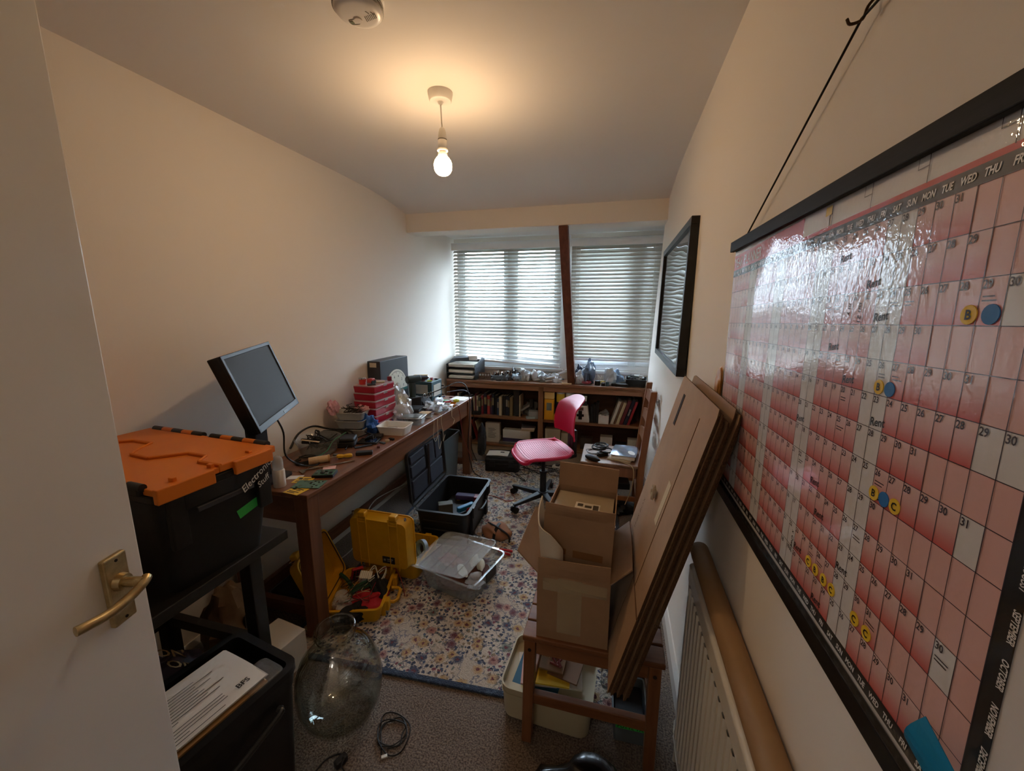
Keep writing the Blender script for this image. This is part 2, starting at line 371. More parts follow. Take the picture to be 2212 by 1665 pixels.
mb = MB(); prof = [(.0205, -.238), (.026, -.243), (.032, -.252), (.0365, -.264), (.0375, -.274), (.0355, -.287), (.030, -.298), (.021, -.306), (.010, -.310), (.0005, -.311)]
mb.lathe(prof[::-1], 24, Mh); mb.build('bulb', mat('bulb_glow', (1.0, .66, .36), emit=BULB_STRENGTH), t, smooth=True)
# smoke alarm
sa = pz(772, -8, ZC)
t = thing('smoke_alarm', 'round white smoke alarm on the ceiling near the doorway', 'smoke alarm', (sa.x, sa.y, ZC))
MB().lathe([(.001, 0), (.072, 0), (.072, -.010), (.062, -.012)][::-1], 36).build('base_ring', M_plw, t, smooth=True)
MB().lathe([(.001, -.046), (.046, -.046), (.060, -.043), (.066, -.036), (.068, -.022), (.066, -.014), (.001, -.014)], 40).build('body', M_plw, t, smooth=True)
for k in range(3):
    z = -.018-.006*k; MB().lathe([(.0665, z), (.0688, z-.001), (.0688, z-.003), (.0665, z-.004)], 40).build('vent_ring', mat('vent_grey', '#8a857c', rough=.6), t)
for k in range(7): MB().box(-.0012, .0012, -.010, .010, -.0468, -.0462).build('slot', mat('slot_dark', '#6a6359', rough=.7), t, loc=(.012+k*.0056, .018-k*.001, 0), rot=(0, 0, .2))
for q in ((.042, .002), (.030, -.004)): MB().box(-.006, .006, -.001, .001, -.0468, -.0462).build('slot', MATS['slot_dark'], t, loc=(q[0], q[1], 0), rot=(0, 0, 1.2))
MB().lathe([(.0005, -.049), (.011, -.0485), (.012, -.046)], 24).build('test_button', M_plw, t, loc=(-.012, .016, 0), smooth=True)
mb = MB(); mb.tube([(-.040, .012, -.0464), (-.040, .026, -.0464), (-.030, .030, -.0464), (-.016, .030, -.0464), (-.014, .012, -.0464), (-.028, .010, -.0464)], .0008, 5, close=True, smooth=4)
mb.build('raised_outline', mat('vent_grey'), t)
MB().box(-.0055, .0055, -.005, .005, -.0474, -.046).build('indicator_window', mat('green_grey', '#7f8a76', rough=.3), t, loc=(-.035, .02, 0))
# ------------------------------------------------------------------ venetian blinds
M_slat = mat('blind_slat', '#b9b8b2', rough=.45)
M_cord = mat('blind_cord', '#e4e2da', rough=.8)
def slat_mesh(name, w, tilt, mat_):
    mb = MB(); n = 4; D = .050; pts = []
    for i in range(n+1):
        u = i/n-.5; pts.append((u*D, .004*(1-4*u*u)))
    c, s = math.cos(tilt), math.sin(tilt)
    pr = [(y*c-z*s, y*s+z*c) for y, z in pts]; pb = [(y*c-(z-.0022)*s, y*s+(z-.0022)*c) for y, z in pts]
    vs_ = [(x, y, z) for x in (-w/2, w/2) for y, z in pr+pb[::-1]]; k = 2*(n+1)
    fs = [(i, (i+1) % k, k+(i+1) % k, k+i) for i in range(k)]+[tuple(range(k-1, -1, -1)), tuple(range(k, 2*k))]
    mb.add(vs_, fs)
    me = bpy.data.meshes.new(name); me.from_pydata(mb.v, [], mb.f); me.materials.append(mat_); me.update()
    for p in me.polygons: p.use_smooth = True
    me.set_sharp_from_angle(angle=R(40)); return me
def blind(label, x0, x1, ztop, n, pitch, tilt, yb, low=None, tiltfn=None):
    w_ = x1-x0; cx_ = (x0+x1)/2
    t = thing('venetian_blind', label, 'blind', (cx_, yb, ztop), 0, 'pale venetian blinds over the two windows')
    MB().box(-w_/2-.012, w_/2+.012, -.045, -.032, -.075, 0).build('valance', M_pvc, t, bevel=.003)
    MB().box(-w_/2, w_/2, -.026, .026, -.05, -.004).build('headrail', M_pvc, t)
    meshes = {}
    zz = []
    for k in range(n):
        tl = tiltfn(k) if tiltfn else tilt
        key = round(tl, 3)
        if key not in meshes: meshes[key] = slat_mesh('slat', w_, tl, M_slat)
        o = bpy.data.objects.new('slat', meshes[key]); COL.objects.link(o); o.parent = t
        zl = -.085-pitch*k; roll = 0
        if low: dz, roll = low(k); zl += dz
        o.location = (0, random.uniform(-.0015, .0015), zl); o.rotation_euler = (0, roll, random.uniform(-.001, .001)); zz.append((zl, roll))
    zl, roll = zz[-1]; zl -= .03
    MB().box(-w_/2, w_/2, -.026, .026, -.011, .011).build('bottom_rail', M_pvc, t, loc=(0, 0, zl), rot=(0, roll, 0), bevel=.004)
    for fx in (-.40, .40):
        for fy in (-.027, .027):
            xx = fx*w_; MB().tube([(xx, fy, -.05), (xx, fy, zl-roll*xx)], .0011, 5).build('ladder_cord', M_cord, t)
    for fx in (-.445,):
        xx = fx*w_; MB().tube([(xx, -.034, -.06), (xx+.004, -.04, -.75), (xx+.003, -.04, -.95)], .0012, 5, smooth=4).build('pull_cord', M_cord, t)
        MB().cyl((xx+.003, -.04, -.95), (xx+.003, -.04, -.985), .004, .007, 10).build('cord_tassel', M_pvc, t)
    return t
def lowL(k):
    if k < 24: return (0, .004)
    u = (k-23)/8; return (-.010*u*u-.016*u*u, .004+.052*u*u)
blind('pale venetian blind over the wider window, its lowest slats sagging towards the wooden post', -1.755, -.575, 2.25, 32, .0362, R(37), YW-.055, lowL, lambda k: R(37) if k < 24 else R(37-3*(k-24)))
blind('pale venetian blind hanging level over the narrower window by the framed picture', -.478, XD-.008, 2.25, 31, .0362, R(51), YW-.055)
# ------------------------------------------------------------------ sloping timber post
M_dwood = woodmat('dark_post_wood', '#764835', '#5a3324', 18, 'z', .5)
a, b = V((-.442, 3.25, 2.2)), V((-.418, 3.97, .835))
dr = (b-a).normalized(); fr = frame(a, V((1, 0, 0))-dr*dr.x, dr)  # y axis along the post
mb = MB(); Ln = (b-a).length; mb.box(-.036, .036, 0, Ln, -.03, .03, fr)
mb.build('timber_post', M_dwood, bevel=.003, label='dark sloping timber post between the two blinds', cat='post')
# ------------------------------------------------------------------ framed picture on the right wall
t = thing('framed_picture', 'large black framed picture under glass hanging on the right wall beyond the planner', 'picture', (XR, 2.46, 1.6), rot=(0, R(1.0), 0))
M_blk = mat('black_frame', '#141416', rough=.35, bump=.03, bscale=60)
hy, hz_, dp = .545, .345, .04; f = .034
mb = MB()
mb.box(-dp, -.002, -hy, hy, hz_-f, hz_); mb.box(-dp, -.002, -hy, hy, -hz_, -hz_+f); mb.box(-dp, -.002, -hy, -hy+f, -hz_+f, hz_-f); mb.box(-dp, -.002, hy-f, hy, -hz_+f, hz_-f)
mb.build('frame', M_blk, t, bevel=.002)
MB().box(-.022, -.004, -hy+f, hy-f, -hz_+f, hz_-f).build('print', mat('picture_print', '#5f5c56', rough=.6, var=.25, vscale=2.5), t)
MB().grid(16, 40, lambda u, v: (-.028+.0006*math.sin(v*38)*math.sin(u*6+1), (u-.5)*2*(hy-f), (v-.5)*2*(hz_-f))).build('glass', thinglass('picture_glass', '#fafcfc', '#e8ecec', 2.1, .01), t, smooth=True)
# ------------------------------------------------------------------ radiator
M_rad = mat('radiator_enamel', '#d9d4c8', rough=.35)
xf, y0, y1, z0, z1 = .252, -.12, 1.215, .12, .775
t = thing('radiator', 'white fluted panel radiator on the right wall below the planner', 'radiator', (0, 0, 0))
mb = MB(); pts = [(y1, xf+.006), (y1-.03, xf+.006)]; yy = y1-.03
while yy > y0+.06:
    pts += [(yy-.004, xf), (yy-.017, xf), (yy-.022, xf+.011), (yy-.033, xf+.011)]; yy -= .0365
pts += [(yy, xf+.006), (y0, xf+.006)]
n = len(pts); za, zb = z0+.05, z1-.05
vs_ = [(x, y, za) for y, x in pts]+[(x, y, zb) for y, x in pts]
mb.add(vs_, [(i, n+i, n+i+1, i+1) for i in range(n-1)])
mb.box(xf+.004, xf+.022, y0, y1, z0, za+.001); mb.box(xf+.004, xf+.022, y0, y1, zb-.001, z1)
mb.box(xf+.012, xf+.022, y0, y1, za, zb)
mb.build('fluted_panel', M_rad, t, smooth=25)
mb = MB(); mb.cyl((xf+.014, y0, z1-.004), (xf+.014, y1, z1-.004), .011, None, 12); mb.build('top_rail', M_rad, t, smooth=True)
mb = MB(); mb.cyl((xf+.012, y0, z0+.004), (xf+.012, y1, z0+.004), .010, None, 12); mb.build('bottom_rail', M_rad, t, smooth=True)
for yy in (.15, .62, 1.05):
    MB().box(xf+.016, XR, yy-.018, yy+.018, z1-.20, z1-.012).build('wall_bracket', M_rad, t, bevel=.002)
mb = MB(); mb.cyl((xf+.02, y1+.02, z0+.03), (xf+.02, y1+.02, 0), .0075, None, 10); mb.cyl((xf+.012, y1-.01, z0+.03), (xf+.02, y1+.03, z0+.03), .012, None, 10); mb.build('valve_pipe', mat('copper_white', '#cfc8ba', rough=.4), t, smooth=True)
# ------------------------------------------------------------------ cardboard tube on the radiator
M_tube = mat('tube_card', '#9a7850', rough=.6, var=.08, vscale=6)
mb = MB(); prof = [(.0275, 0), (.0275, 1.35), (.0245, 1.35), (.0245, 0)]
pa, pb = V((.284, 1.24, .815)), V((.284, -.10, .815))
q = (pb-pa).to_track_quat('Z', 'Y').to_matrix().to_4x4(); mb.lathe(prof, 32, Matrix.Translation(pa) @ q, closed=True)
mb.build('cardboard_tube', M_tube, smooth=True, label='long brown cardboard tube lying along the top of the radiator', cat='tube')
# ================================================================== year planner
def glossy(name, col, attr=False):
    m = mat(name, col, rough=.45, coat=1.0); b = m.node_tree.nodes['Principled BSDF']; b.inputs['Coat Roughness'].default_value = .03; b.inputs['Coat IOR'].default_value = 1.55
    nt = m.node_tree; N = nt.nodes; L = nt.links
    tc = N.new('ShaderNodeTexCoord'); n1 = N.new('ShaderNodeTexNoise'); n1.inputs['Scale'].default_value = 140; n1.inputs['Detail'].default_value = 2
    n2 = N.new('ShaderNodeTexNoise'); n2.inputs['Scale'].default_value = 5.5; n2.inputs['Detail'].default_value = 1
    mm = N.new('ShaderNodeMath'); mm.operation = 'MULTIPLY_ADD'; mm.inputs[1].default_value = 22
    L.new(tc.outputs['Object'], n1.inputs[0]); L.new(tc.outputs['Object'], n2.inputs[0]); L.new(n2.outputs[0], mm.inputs[0]); L.new(n1.outputs[0], mm.inputs[2])
    bp = N.new('ShaderNodeBump'); bp.inputs['Strength'].default_value = .3; bp.inputs['Distance'].default_value = .0011
    L.new(mm.outputs[0], bp.inputs['Height']); L.new(bp.outputs[0], b.inputs['Coat Normal'])
    if attr: a = N.new('ShaderNodeVertexColor'); a.layer_name = 'Col'; L.new(a.outputs[0], b.inputs['Base Color'])
    return m
PX = .299
t = thing('year_planner', 'large red and white year planner poster hung from a black bar beside the door', 'wall planner', (PX, 0, 0))
C0, CP = 1.229, .0239            # first column edge, column pitch (columns run towards the camera)
R0, RP, NR = 1.660, .0404, 13
yc = lambda c: C0-CP*c
zr = lambda r: R0-RP*r
YE = .02                         # near end of the sheet, outside the picture
G_pink = glossy('planner_pink', '#deb0a8'); G_white = glossy('planner_white', '#dcd8d6'); G_red = glossy('planner_red', '#c4302c'); G_blk = glossy('planner_black', '#1c1a1c')
G_line = glossy('planner_line', '#3a3340'); G_cells = glossy('planner_cells', '#ffffff', True); G_letter = glossy('planner_letter', '#e8e6e4')
ink = mat('marker_ink', '#16141a', rough=.5)
MB().box(0, .0008, YE, C0+.004, 1.09, 1.725).build('sheet', G_white, t)
def flat(mb, y0, y1, z0, z1, d): mb.add([(-d, y0, z0), (-d, y1, z0), (-d, y1, z1), (-d, y0, z1)], [(0, 3, 2, 1)])
d1, d2, d3 = .0003, .0006, .0009
mb = MB(); flat(mb, yc(36), yc(0), zr(NR), zr(0), d1); mb.build('blank_cells', G_pink, t)
# day cells with printed colour ramp
starts = [1, 4, 5, 1, 3, 6, 1, 4, 0, 2, 5, 0, 3]; days = [31, 29, 31, 30, 31, 30, 31, 31, 30, 31, 30, 31, 31]
vs_, fs, cols = [], [], []
wkA, wkB = lin('#c8574f'), lin('#e0c0ba'); wh = lin('#dad7d6')
for r in range(NR):
    for d in range(days[r]):
        c = starts[r]+d; we = c % 7 in (0, 6)
        z_ = [zr(r+1), zr(r)-.45*RP, zr(r)]; cc = [wh]*3 if we else [wkA, tuple(wkA[i]*.3+wkB[i]*.7 for i in range(4)), wkB]
        o = len(vs_)
        for k in range(3): vs_ += [(-d2, yc(c+1), z_[k]), (-d2, yc(c), z_[k])]
        for k in range(2): fs.append((o+2*k, o+2*k+2, o+2*k+3, o+2*k+1)); cols += [cc[k], cc[k+1], cc[k+1], cc[k]]
mb = MB(); mb.add(vs_, fs); ob = mb.build('day_cells', G_cells, t)
ca = ob.data.color_attributes.new('Col', 'FLOAT_COLOR', 'CORNER')
for i, c in enumerate(cols): ca.data[i].color = c
mb = MB()
for c in range(37): flat(mb, yc(c)-.0004, yc(c)+.0004, zr(NR), zr(0), d3)
for r in range(NR+1): flat(mb, yc(36), yc(0), zr(r)-.0004, zr(r)+.0004, d3)
for y in (.72, .625, .53, .435, .34, .245): flat(mb, y-.0006, y+.0006, 1.682, 1.712, d3); flat(mb, y+.0006, y+.016, 1.699, 1.6998, d3); flat(mb, y+.0155, y+.0163, 1.699, 1.712, d3)
mb.build('grid_lines', G_line, t)
# bands
mb = MB(); flat(mb, yc(36)-.018, C0+.002, 1.660, 1.677, d2); flat(mb, yc(36)-.018, C0+.002, zr(NR)-.017, zr(NR), d2); flat(mb, yc(36)-.018, yc(36), zr(NR), 1.66, d2)
mb.build('black_bands', G_blk, t)
mb = MB(); flat(mb, YE, C0+.002, 1.677, 1.683, d2); flat(mb, .815, C0+.002, 1.683, 1.715, d2); mb.build('red_band', G_red, t)
# lettering: local text frame x -> -Y, y -> Z
TM = lambda y, z, d=.0012: Matrix(((0, 0, -1, -d), (-1, 0, 0, y), (0, 1, 0, z), (0, 0, 0, 1)))
digs = {str(k): text_mesh(str(k), .0105, 'LEFT', .0002) for k in range(1, 32)}
mb = MB()
for r in range(NR):
    for d in range(days[r]): v_, f_ = digs[str(d+1)]; mb.add(v_, f_, TM(yc(starts[r]+d)-.0012, zr(r)-.0092) @ Matrix.Diagonal((.9, 1, 1, 1)))
mb.build('day_numbers', G_line, t, kind='stuff')
names = ['SUN', 'MON', 'TUE', 'WED', 'THU', 'FRI', 'SAT']; nm = [text_mesh(s, .0105, 'CENTER', .0003, .2) for s in names]; nm = [([(x*.72, y*.95, z) for x, y, z in v_], f_) for v_, f_ in nm]
mb = MB()
for c in range(36):
    v_, f_ = nm[c % 7]; mb.add(v_, f_, TM(yc(c+.5), 1.6650)); mb.add(v_, f_, TM(yc(c+.5), zr(NR)-.0125))
mons = ['JANUARY', 'FEBRUARY', 'MARCH', 'APRIL', 'MAY', 'JUNE', 'JULY', 'AUGUST', 'SEPTEMBER', 'OCTOBER', 'NOVEMBER', 'DECEMBER', 'JANUARY']
for r, s in enumerate(mons):
    v_, f_ = text_mesh(s, .0085, 'CENTER', .0002, .2); mb.add([(x*.66, y, z) for x, y, z in v_], f_, TM(yc(36)-.0118, zr(r+.5)) @ Matrix.Rotation(-math.pi/2, 4, 'Z'))
mb.build('band_lettering', G_letter, t, kind='stuff')
v_, f_ = text_mesh('YEAR PLANNER', .036, 'LEFT', .0003); mb = MB(); mb.add(v_, f_, TM(C0-.004, 1.6835) @ Matrix.Diagonal((.82, .98, 1, 1)) @ Matrix.Diagonal((1, .95, 1, 1)))
mb.build('title_lettering', G_letter, t)
mb = MB(); flat(mb, .728, .815, 1.683, 1.708, .0008); mb.build('note_panel', G_white, t)
mb = MB(); flat(mb, .722, .740, 1.699, 1.712, .0012); mb.build('yellow_sticker', glossy('sticker_yellow_sq', '#e0bc3c'), t)
# handwriting
hw_ = text_mesh('Rent', .0145, 'LEFT', .0002, .15); mb = MB()
for r, d in ((0, 22), (1, 22), (2, 22), (3, 22), (4, 22), (5, 22), (6, 19), (7, 25), (8, 23), (9, 22), (10, 22), (11, 22), (12, 22)): v_, f_ = hw_; mb.add(v_, f_, TM(yc(starts[r]+d)-.001, zr(r+1)+.003) @ Matrix.Rotation(.12, 4, 'Z') @ Matrix.Diagonal((.95, 1, 1, 1)))
for r, d, s in ((2, 19, 'm y'), (2, 20, 'ian 21'), (11, 21, 'x Owing')): v_, f_ = text_mesh(s, .011, 'LEFT', .0001, .2); mb.add(v_, f_, TM(yc(starts[r]+d)-.014, zr(r)-.012) @ Matrix.Rotation(-math.pi/2, 4, 'Z'))
mb.build('handwriting', ink, t, kind='stuff')
# coloured round stickers
M_sy = mat('sticker_yellow', '#e6c02c', rough=.5); M_sb = mat('sticker_blue', '#1f6fb4', rough=.5)
def dot(r, col, dz, m, letter=None):
    o = MB().cyl((0, 0, 0), (-.0008, 0, 0), .0085, None, 20).build('round_sticker', m, t, loc=(-.0009, yc(col), zr(r+1)+.0095+dz))
    if letter: v_, f_ = text_mesh(letter, .012, 'CENTER', .0003); mb = MB(); mb.add(v_, f_, Matrix(((0, 0, -1, -.0012), (-1, 0, 0, 0), (0, 1, 0, -.004), (0, 0, 0, 1)))); mb.build('letter', ink, o)
for r, c, m_, l in ((2, 32.7, M_sy, 'B'), (2, 33.6, M_sb, None), (4, 28.3, M_sy, 'B'), (4, 29.1, M_sb, None), (7, 29.2, M_sy, 'B'), (7, 29.95, M_sb, None), (7, 30.7, M_sy, 'C'),
                    (11, 24.2, M_sy, 'C'), (11, 25.1, M_sy, 'B'), (11, 26.1, M_sy, 'B'), (11, 27.0, M_sy, 'C'), (11, 29.3, M_sy, 'C'), (11, 30.3, M_sy, 'C')): dot(r, c, 0, m_, l)
# small printed notes
mb = MB(); rr = random.Random(3)
for r, d in ((2, 28), (2, 23), (2, 24), (4, 26), (5, 19), (6, 24), (7, 25), (8, 21), (9, 13), (9, 26), (10, 10), (10, 29), (11, 24), (11, 25), (11, 30), (0, 7), (0, 8), (2, 17), (2, 18), (4, 25)):
    for k in range(2):
        c = starts[r]+d; flat(mb, yc(c)-.003-rr.uniform(.010, .017), yc(c)-.003, zr(r)-.0165-.0035*k, zr(r)-.0153-.0035*k, .0012)
mb.build('printed_notes', G_line, t, kind='stuff')
# bars, cord, hook
M_bar = woodmat('black_bar_wood', '#211e1b', '#100f0e', 40, 'y', .6, 0); M_bar.node_tree.nodes['Principled BSDF'].inputs['Specular IOR Level'].default_value = .15
mb = MB(); mb.box(-.012, -.0015, YE-.01, C0+.016, 1.706, 1.732); mb.box(.001, .012, YE-.01, C0+.016, 1.706, 1.732); mb.build('top_bar', M_bar, t, bevel=.0015)
mb = MB(); mb.box(-.012, -.0015, YE-.01, C0+.016, 1.086, 1.114); mb.box(.001, .012, YE-.01, C0+.016, 1.086, 1.114); mb.build('bottom_bar', mat('black_bar_gloss', '#121214', rough=.25, bump=.03, bscale=60), t, bevel=.0015)
hk = pxx(1860, 38, PX); yk, zk = hk.y, hk.z
mb = MB(); mb.tube([(.004, 1.175, 1.732), (.002, yk+.003, zk)], .0018, 6); mb.tube([(.002, yk+.003, zk), (.004, .10, 1.735+.18)], .0018, 6); mb.build('hanging_cord', mat('black_cord', '#18141a', rough=.8), t)
mb = MB(); mb.tube([(.014, yk-.004, zk+.022), (.006, yk-.001, zk+.012), (.002, yk, zk-.002), (-.010, yk+.004, zk-.004), (-.014, yk+.006, zk+.004)], .002, 7, smooth=4); mb.cyl((.013, yk-.005, zk+.024), (.016, yk-.005, zk+.024), .006, None, 10); mb.build('picture_hook', mat('bronze_hook', '#4a3826', rough=.35, metal=.8), t, smooth=True)
# the sheet hangs slightly askew under its level top bar
PA = R(-1.5); t.location = (PX, .42, 1.68); t.rotation_euler = (PA, 0, 0)
for ch in list(t.children):
    pv = V((0, .42, 1.68))
    if ch.name.split('.')[0] in ('top_bar', 'hanging_cord', 'picture_hook'):
        ch.rotation_euler = (-PA, 0, 0); ch.location = Matrix.Rotation(-PA, 3, 'X') @ (-pv)
    else: ch.location = ch.location-pv
# folded blue card tucked behind the bottom bar
mb = MB(); fc = mat('blue_card', '#1480b0', rough=.45)
qa, qb, qc, qd = pxx(1957, 1592, .276), pxx(1998, 1560, .279), pxx(2080, 1700, .279), pxx(2015, 1700, .276)
mb.sheet(lambda u, v: qa.lerp(qb, u).lerp(qd.lerp(qc, u), v)+V((-.006*math.sin(math.pi*u)*(1-v), 0, .006*u*u*(1-v))), 6, 6, .001)
mb.build('blue_card', fc, label='blue card tucked into the bottom bar of the year planner', cat='card')
# ================================================================== rug
def rug_mat():
    m = mat('rug_pile', '#c9b9a6', rough=.95, sheen=.2); nt = m.node_tree; N = nt.nodes; L = nt.links; b = N['Principled BSDF']
    tc = N.new('ShaderNodeTexCoord')
    def node(t, **k):
        n = N.new(t)
        for a, v in k.items(): n.inputs[a].default_value = v
        return n
    wob = node('ShaderNodeTexNoise', Scale=60, Detail=4); L.new(tc.outputs['Object'], wob.inputs[0])
    mixv = N.new('ShaderNodeVectorMath'); mixv.operation = 'MULTIPLY_ADD'; mixv.inputs[1].default_value = (.03, .03, 0)
    L.new(wob.outputs['Color'], mixv.inputs[0]); L.new(tc.outputs['Object'], mixv.inputs[2])
    def ramp(src, stops, interp='LINEAR'):
        r = N.new('ShaderNodeValToRGB'); r.color_ramp.interpolation = interp; e = r.color_ramp.elements
        while len(e) < len(stops): e.new(.5)
        for x, (p, c) in zip(e, stops): x.position = p; x.color = lin(c) if isinstance(c, str) else (c, c, c, 1)
        L.new(src, r.inputs[0]); return r.outputs[0]
    def mix(f, a, b_):
        x = N.new('ShaderNodeMixRGB'); L.new(f, x.inputs[0])
        for s, i in ((a, 1), (b_, 2)):
            if isinstance(s, str): x.inputs[i].default_value = lin(s)
            else: L.new(s, x.inputs[i])
        return x.outputs[0]
    # scattered blossoms
    v1 = node('ShaderNodeTexVoronoi', Scale=12.0, Randomness=.9); v1.voronoi_dimensions = '2D'; L.new(mixv.outputs[0], v1.inputs['Vector'])
    blossom = ramp(v1.outputs['Distance'], [(.13, 1), (.25, .6), (.34, .0)])
    sepc = N.new('ShaderNodeSeparateColor'); L.new(v1.outputs['Color'], sepc.inputs[0])
    petal = ramp(sepc.outputs[0], [(.0, '#b8945c'), (.30, '#a8756a'), (.48, '#3a4560'), (.60, '#bd9a6c'), (.82, '#6e4452'), (.92, '#66756f')], 'CONSTANT')
    ctr = ramp(v1.outputs['Distance'], [(.07, 1), (.12, 0)])
    petal2 = mix(ctr, petal, '#6a3038')
    # small leaves and stems
    v2 = node('ShaderNodeTexVoronoi', Scale=46, Randomness=1); v2.voronoi_dimensions = '2D'; L.new(mixv.outputs[0], v2.inputs['Vector'])
    leaf = ramp(v2.outputs['Distance'], [(.26, 1), (.38, 0)])
    big = node('ShaderNodeTexNoise', Scale=4.2, Detail=2); L.new(tc.outputs['Object'], big.inputs[0])
    lm = N.new('ShaderNodeMath'); lm.operation = 'MULTIPLY'; L.new(leaf, lm.inputs[0]); L.new(ramp(big.outputs[0], [(.40, 0), (.47, 1)]), lm.inputs[1])
    sep2 = N.new('ShaderNodeSeparateColor'); L.new(v2.outputs['Color'], sep2.inputs[0])
    leafc = ramp(sep2.outputs[0], [(0, '#26324e'), (.4, '#334766'), (.62, '#66706a'), (.8, '#8a7a62'), (.9, '#7a3f4c')], 'CONSTANT')
    st = node('ShaderNodeTexNoise', Scale=17, Detail=5); L.new(tc.outputs['Object'], st.inputs[0])
    vein = ramp(st.outputs[0], [(.478, 0), (.494, .8), (.506, .8), (.522, 0)])
    base = mix(ramp(big.outputs[0], [(.40, 0), (.62, 1)]), '#c3b4a2', '#cfc1b0')
    c = mix(vein, base, '#4a5470'); c = mix(lm.outputs[0], c, leafc); c = mix(blossom, c, petal2)
    # navy border
    sx = N.new('ShaderNodeSeparateXYZ'); L.new(tc.outputs['Object'], sx.inputs[0])
    def edge(o, half):
        a = N.new('ShaderNodeMath'); a.operation = 'ABSOLUTE'; L.new(o, a.inputs[0]); g = N.new('ShaderNodeMath'); g.operation = 'GREATER_THAN'; g.inputs[1].default_value = half; L.new(a.outputs[0], g.inputs[0]); return g.outputs[0]
    mxm = N.new('ShaderNodeMath'); mxm.operation = 'MAXIMUM'; L.new(edge(sx.outputs[0], .775), mxm.inputs[0]); L.new(edge(sx.outputs[1], 1.215), mxm.inputs[1])
    c = mix(mxm.outputs[0], c, mix(leaf, '#22344e', '#3c5068'))
    fine = node('ShaderNodeTexNoise', Scale=220, Detail=2); L.new(tc.outputs['Object'], fine.inputs[0])
    sh = N.new('ShaderNodeMixRGB'); sh.blend_type = 'MULTIPLY'; sh.inputs[0].default_value = .55; L.new(c, sh.inputs[1]); L.new(ramp(fine.outputs[0], [(.3, .45), (.62, 1.0)]), sh.inputs[2])
    L.new(sh.outputs[0], b.inputs['Base Color'])
    bp = N.new('ShaderNodeBump'); bp.inputs['Strength'].default_value = .8; bp.inputs['Distance'].default_value = .008; L.new(fine.outputs[0], bp.inputs['Height']); L.new(bp.outputs[0], b.inputs['Normal'])
    return m
mb = MB(); mb.box(-.80, .80, -1.24, 1.24, 0, .011)
RUG = mb.build('floral_rug', rug_mat(), loc=(-.70, 2.52, .0), rot=(0, 0, R(3.0)), bevel=.004, label='cream rug with navy, rust and ochre flowers and a navy edge', cat='rug')
ZR = .011
# ================================================================== workbench table
M_tab = woodmat('table_wood', '#805437', '#613b26', 9, 'y', .42); M_tabz = woodmat('table_leg_wood', '#7a4e34', '#5a3623', 9, 'z', .45); M_tabx = woodmat('table_rail_wood', '#724830', '#543120', 9, 'x', .45)
TX0, TX1, TY0, TY1, TZ = XL+.025, -1.275, 1.335, 3.42, .75
t = thing('wooden_table', 'long brown wooden table along the left wall covered in electronics clutter', 'table', (0, 0, 0))
MB().box(TX0, TX1, TY0, TY1, TZ-.022, TZ).build('tabletop', M_tab, t, bevel=.004)
MB().box(TX1-.045, TX1-.022, TY0+.03, TY1-.03, TZ-.155, TZ-.022).build('apron', M_tab, t, bevel=.002)
MB().box(TX0+.02, TX0+.045, TY0+.03, TY1-.03, TZ-.155, TZ-.022).build('apron', M_tab, t, bevel=.002)
for y in (TY0+.022, TY1-.045): MB().box(TX0+.04, TX1-.04, y, y+.023, TZ-.155, TZ-.022).build('apron', M_tabx, t, bevel=.002)
for x in (TX0+.01, TX1-.082):
    for y in (TY0+.01, TY1-.082): MB().box(x, x+.072, y, y+.072, ZR if x > -1.5 else 0, TZ-.022).build('leg', M_tabz, t, bevel=.003)
for y in (TY0+.03, TY1-.06): MB().box(TX0+.08, TX1-.08, y, y+.03, .10, .16).build('stretcher', M_tabx, t, bevel=.002)
MB().box(TX0+.03, TX0+.06, TY0+.08, TY1-.08, .095, .155).build('stretcher', M_tab, t, bevel=.002)
# ================================================================== bookcase
M_bc = woodmat('bookcase_wood', '#966a48', '#744c31', 10, 'x', .45); M_bcz = woodmat('bookcase_upright', '#8e6343', '#6c452c', 10, 'z', .45)
M_bcd = woodmat('bookcase_back', '#6e4930', '#543522', 8, 'x', .6)
BY, BYB = 3.90, 4.235; BX0, BX1 = XL+.03, XR-.01; BZ = .825
t = thing('bookcase', 'low brown wooden bookcase running wall to wall under the windows', 'bookcase', (0, 0, 0))
mb = MB(); mb.box(BX0, BX1, BY-.012, BYB, BZ-.028, BZ); mb.box(BX0, BX1, BY-.002, BYB, BZ-.04, BZ-.028); mb.build('worktop', M_bc, t, bevel=.006)
MB().box(BX0+.02, BX1-.02, BY+.008, BY+.03, BZ-.085, BZ-.04).build('top_rail', M_bc, t, bevel=.002)
for x in (BX0, -.742, BX1-.035): MB().box(x, x+.05 if x == -.742 else x+.035, BY, BYB, 0, BZ-.04).build('upright', M_bcz, t, bevel=.002)
for xa, xb in ((BX0+.035, -.742), (-.692, BX1-.035)):
    for z in (.44, .137): MB().box(xa, xb, BY+.012, BYB, z-.024, z).build('shelf', M_bc, t, bevel=.002)
    MB().box(xa, xb, BYB-.012, BYB-.002, .05, BZ-.04).build('back_panel', M_bcd, t)
    MB().box(xa, xb, BY+.03, BY+.045, 0, .113).build('plinth', mat('plinth_cream', '#b5a48c', rough=.6), t, bevel=.002)
SHL = [(.44, BX0+.04, -.745), (.137, BX0+.04, -.745), (.44, -.688, BX1-.04), (.137, -.688, BX1-.04)]
# ================================================================== swivel chair
M_red = mat('pink_plastic', '#c4204c', rough=.42); M_bkp = mat('black_plastic', '#17171a', rough=.5)
cc = V((-.515, 2.975, 0)); ca = math.atan2(-.50, -.86)
t = thing('swivel_chair', 'pink perforated plastic swivel chair on a black five-star base', 'office chair', (cc.x, cc.y, ZR), ca)
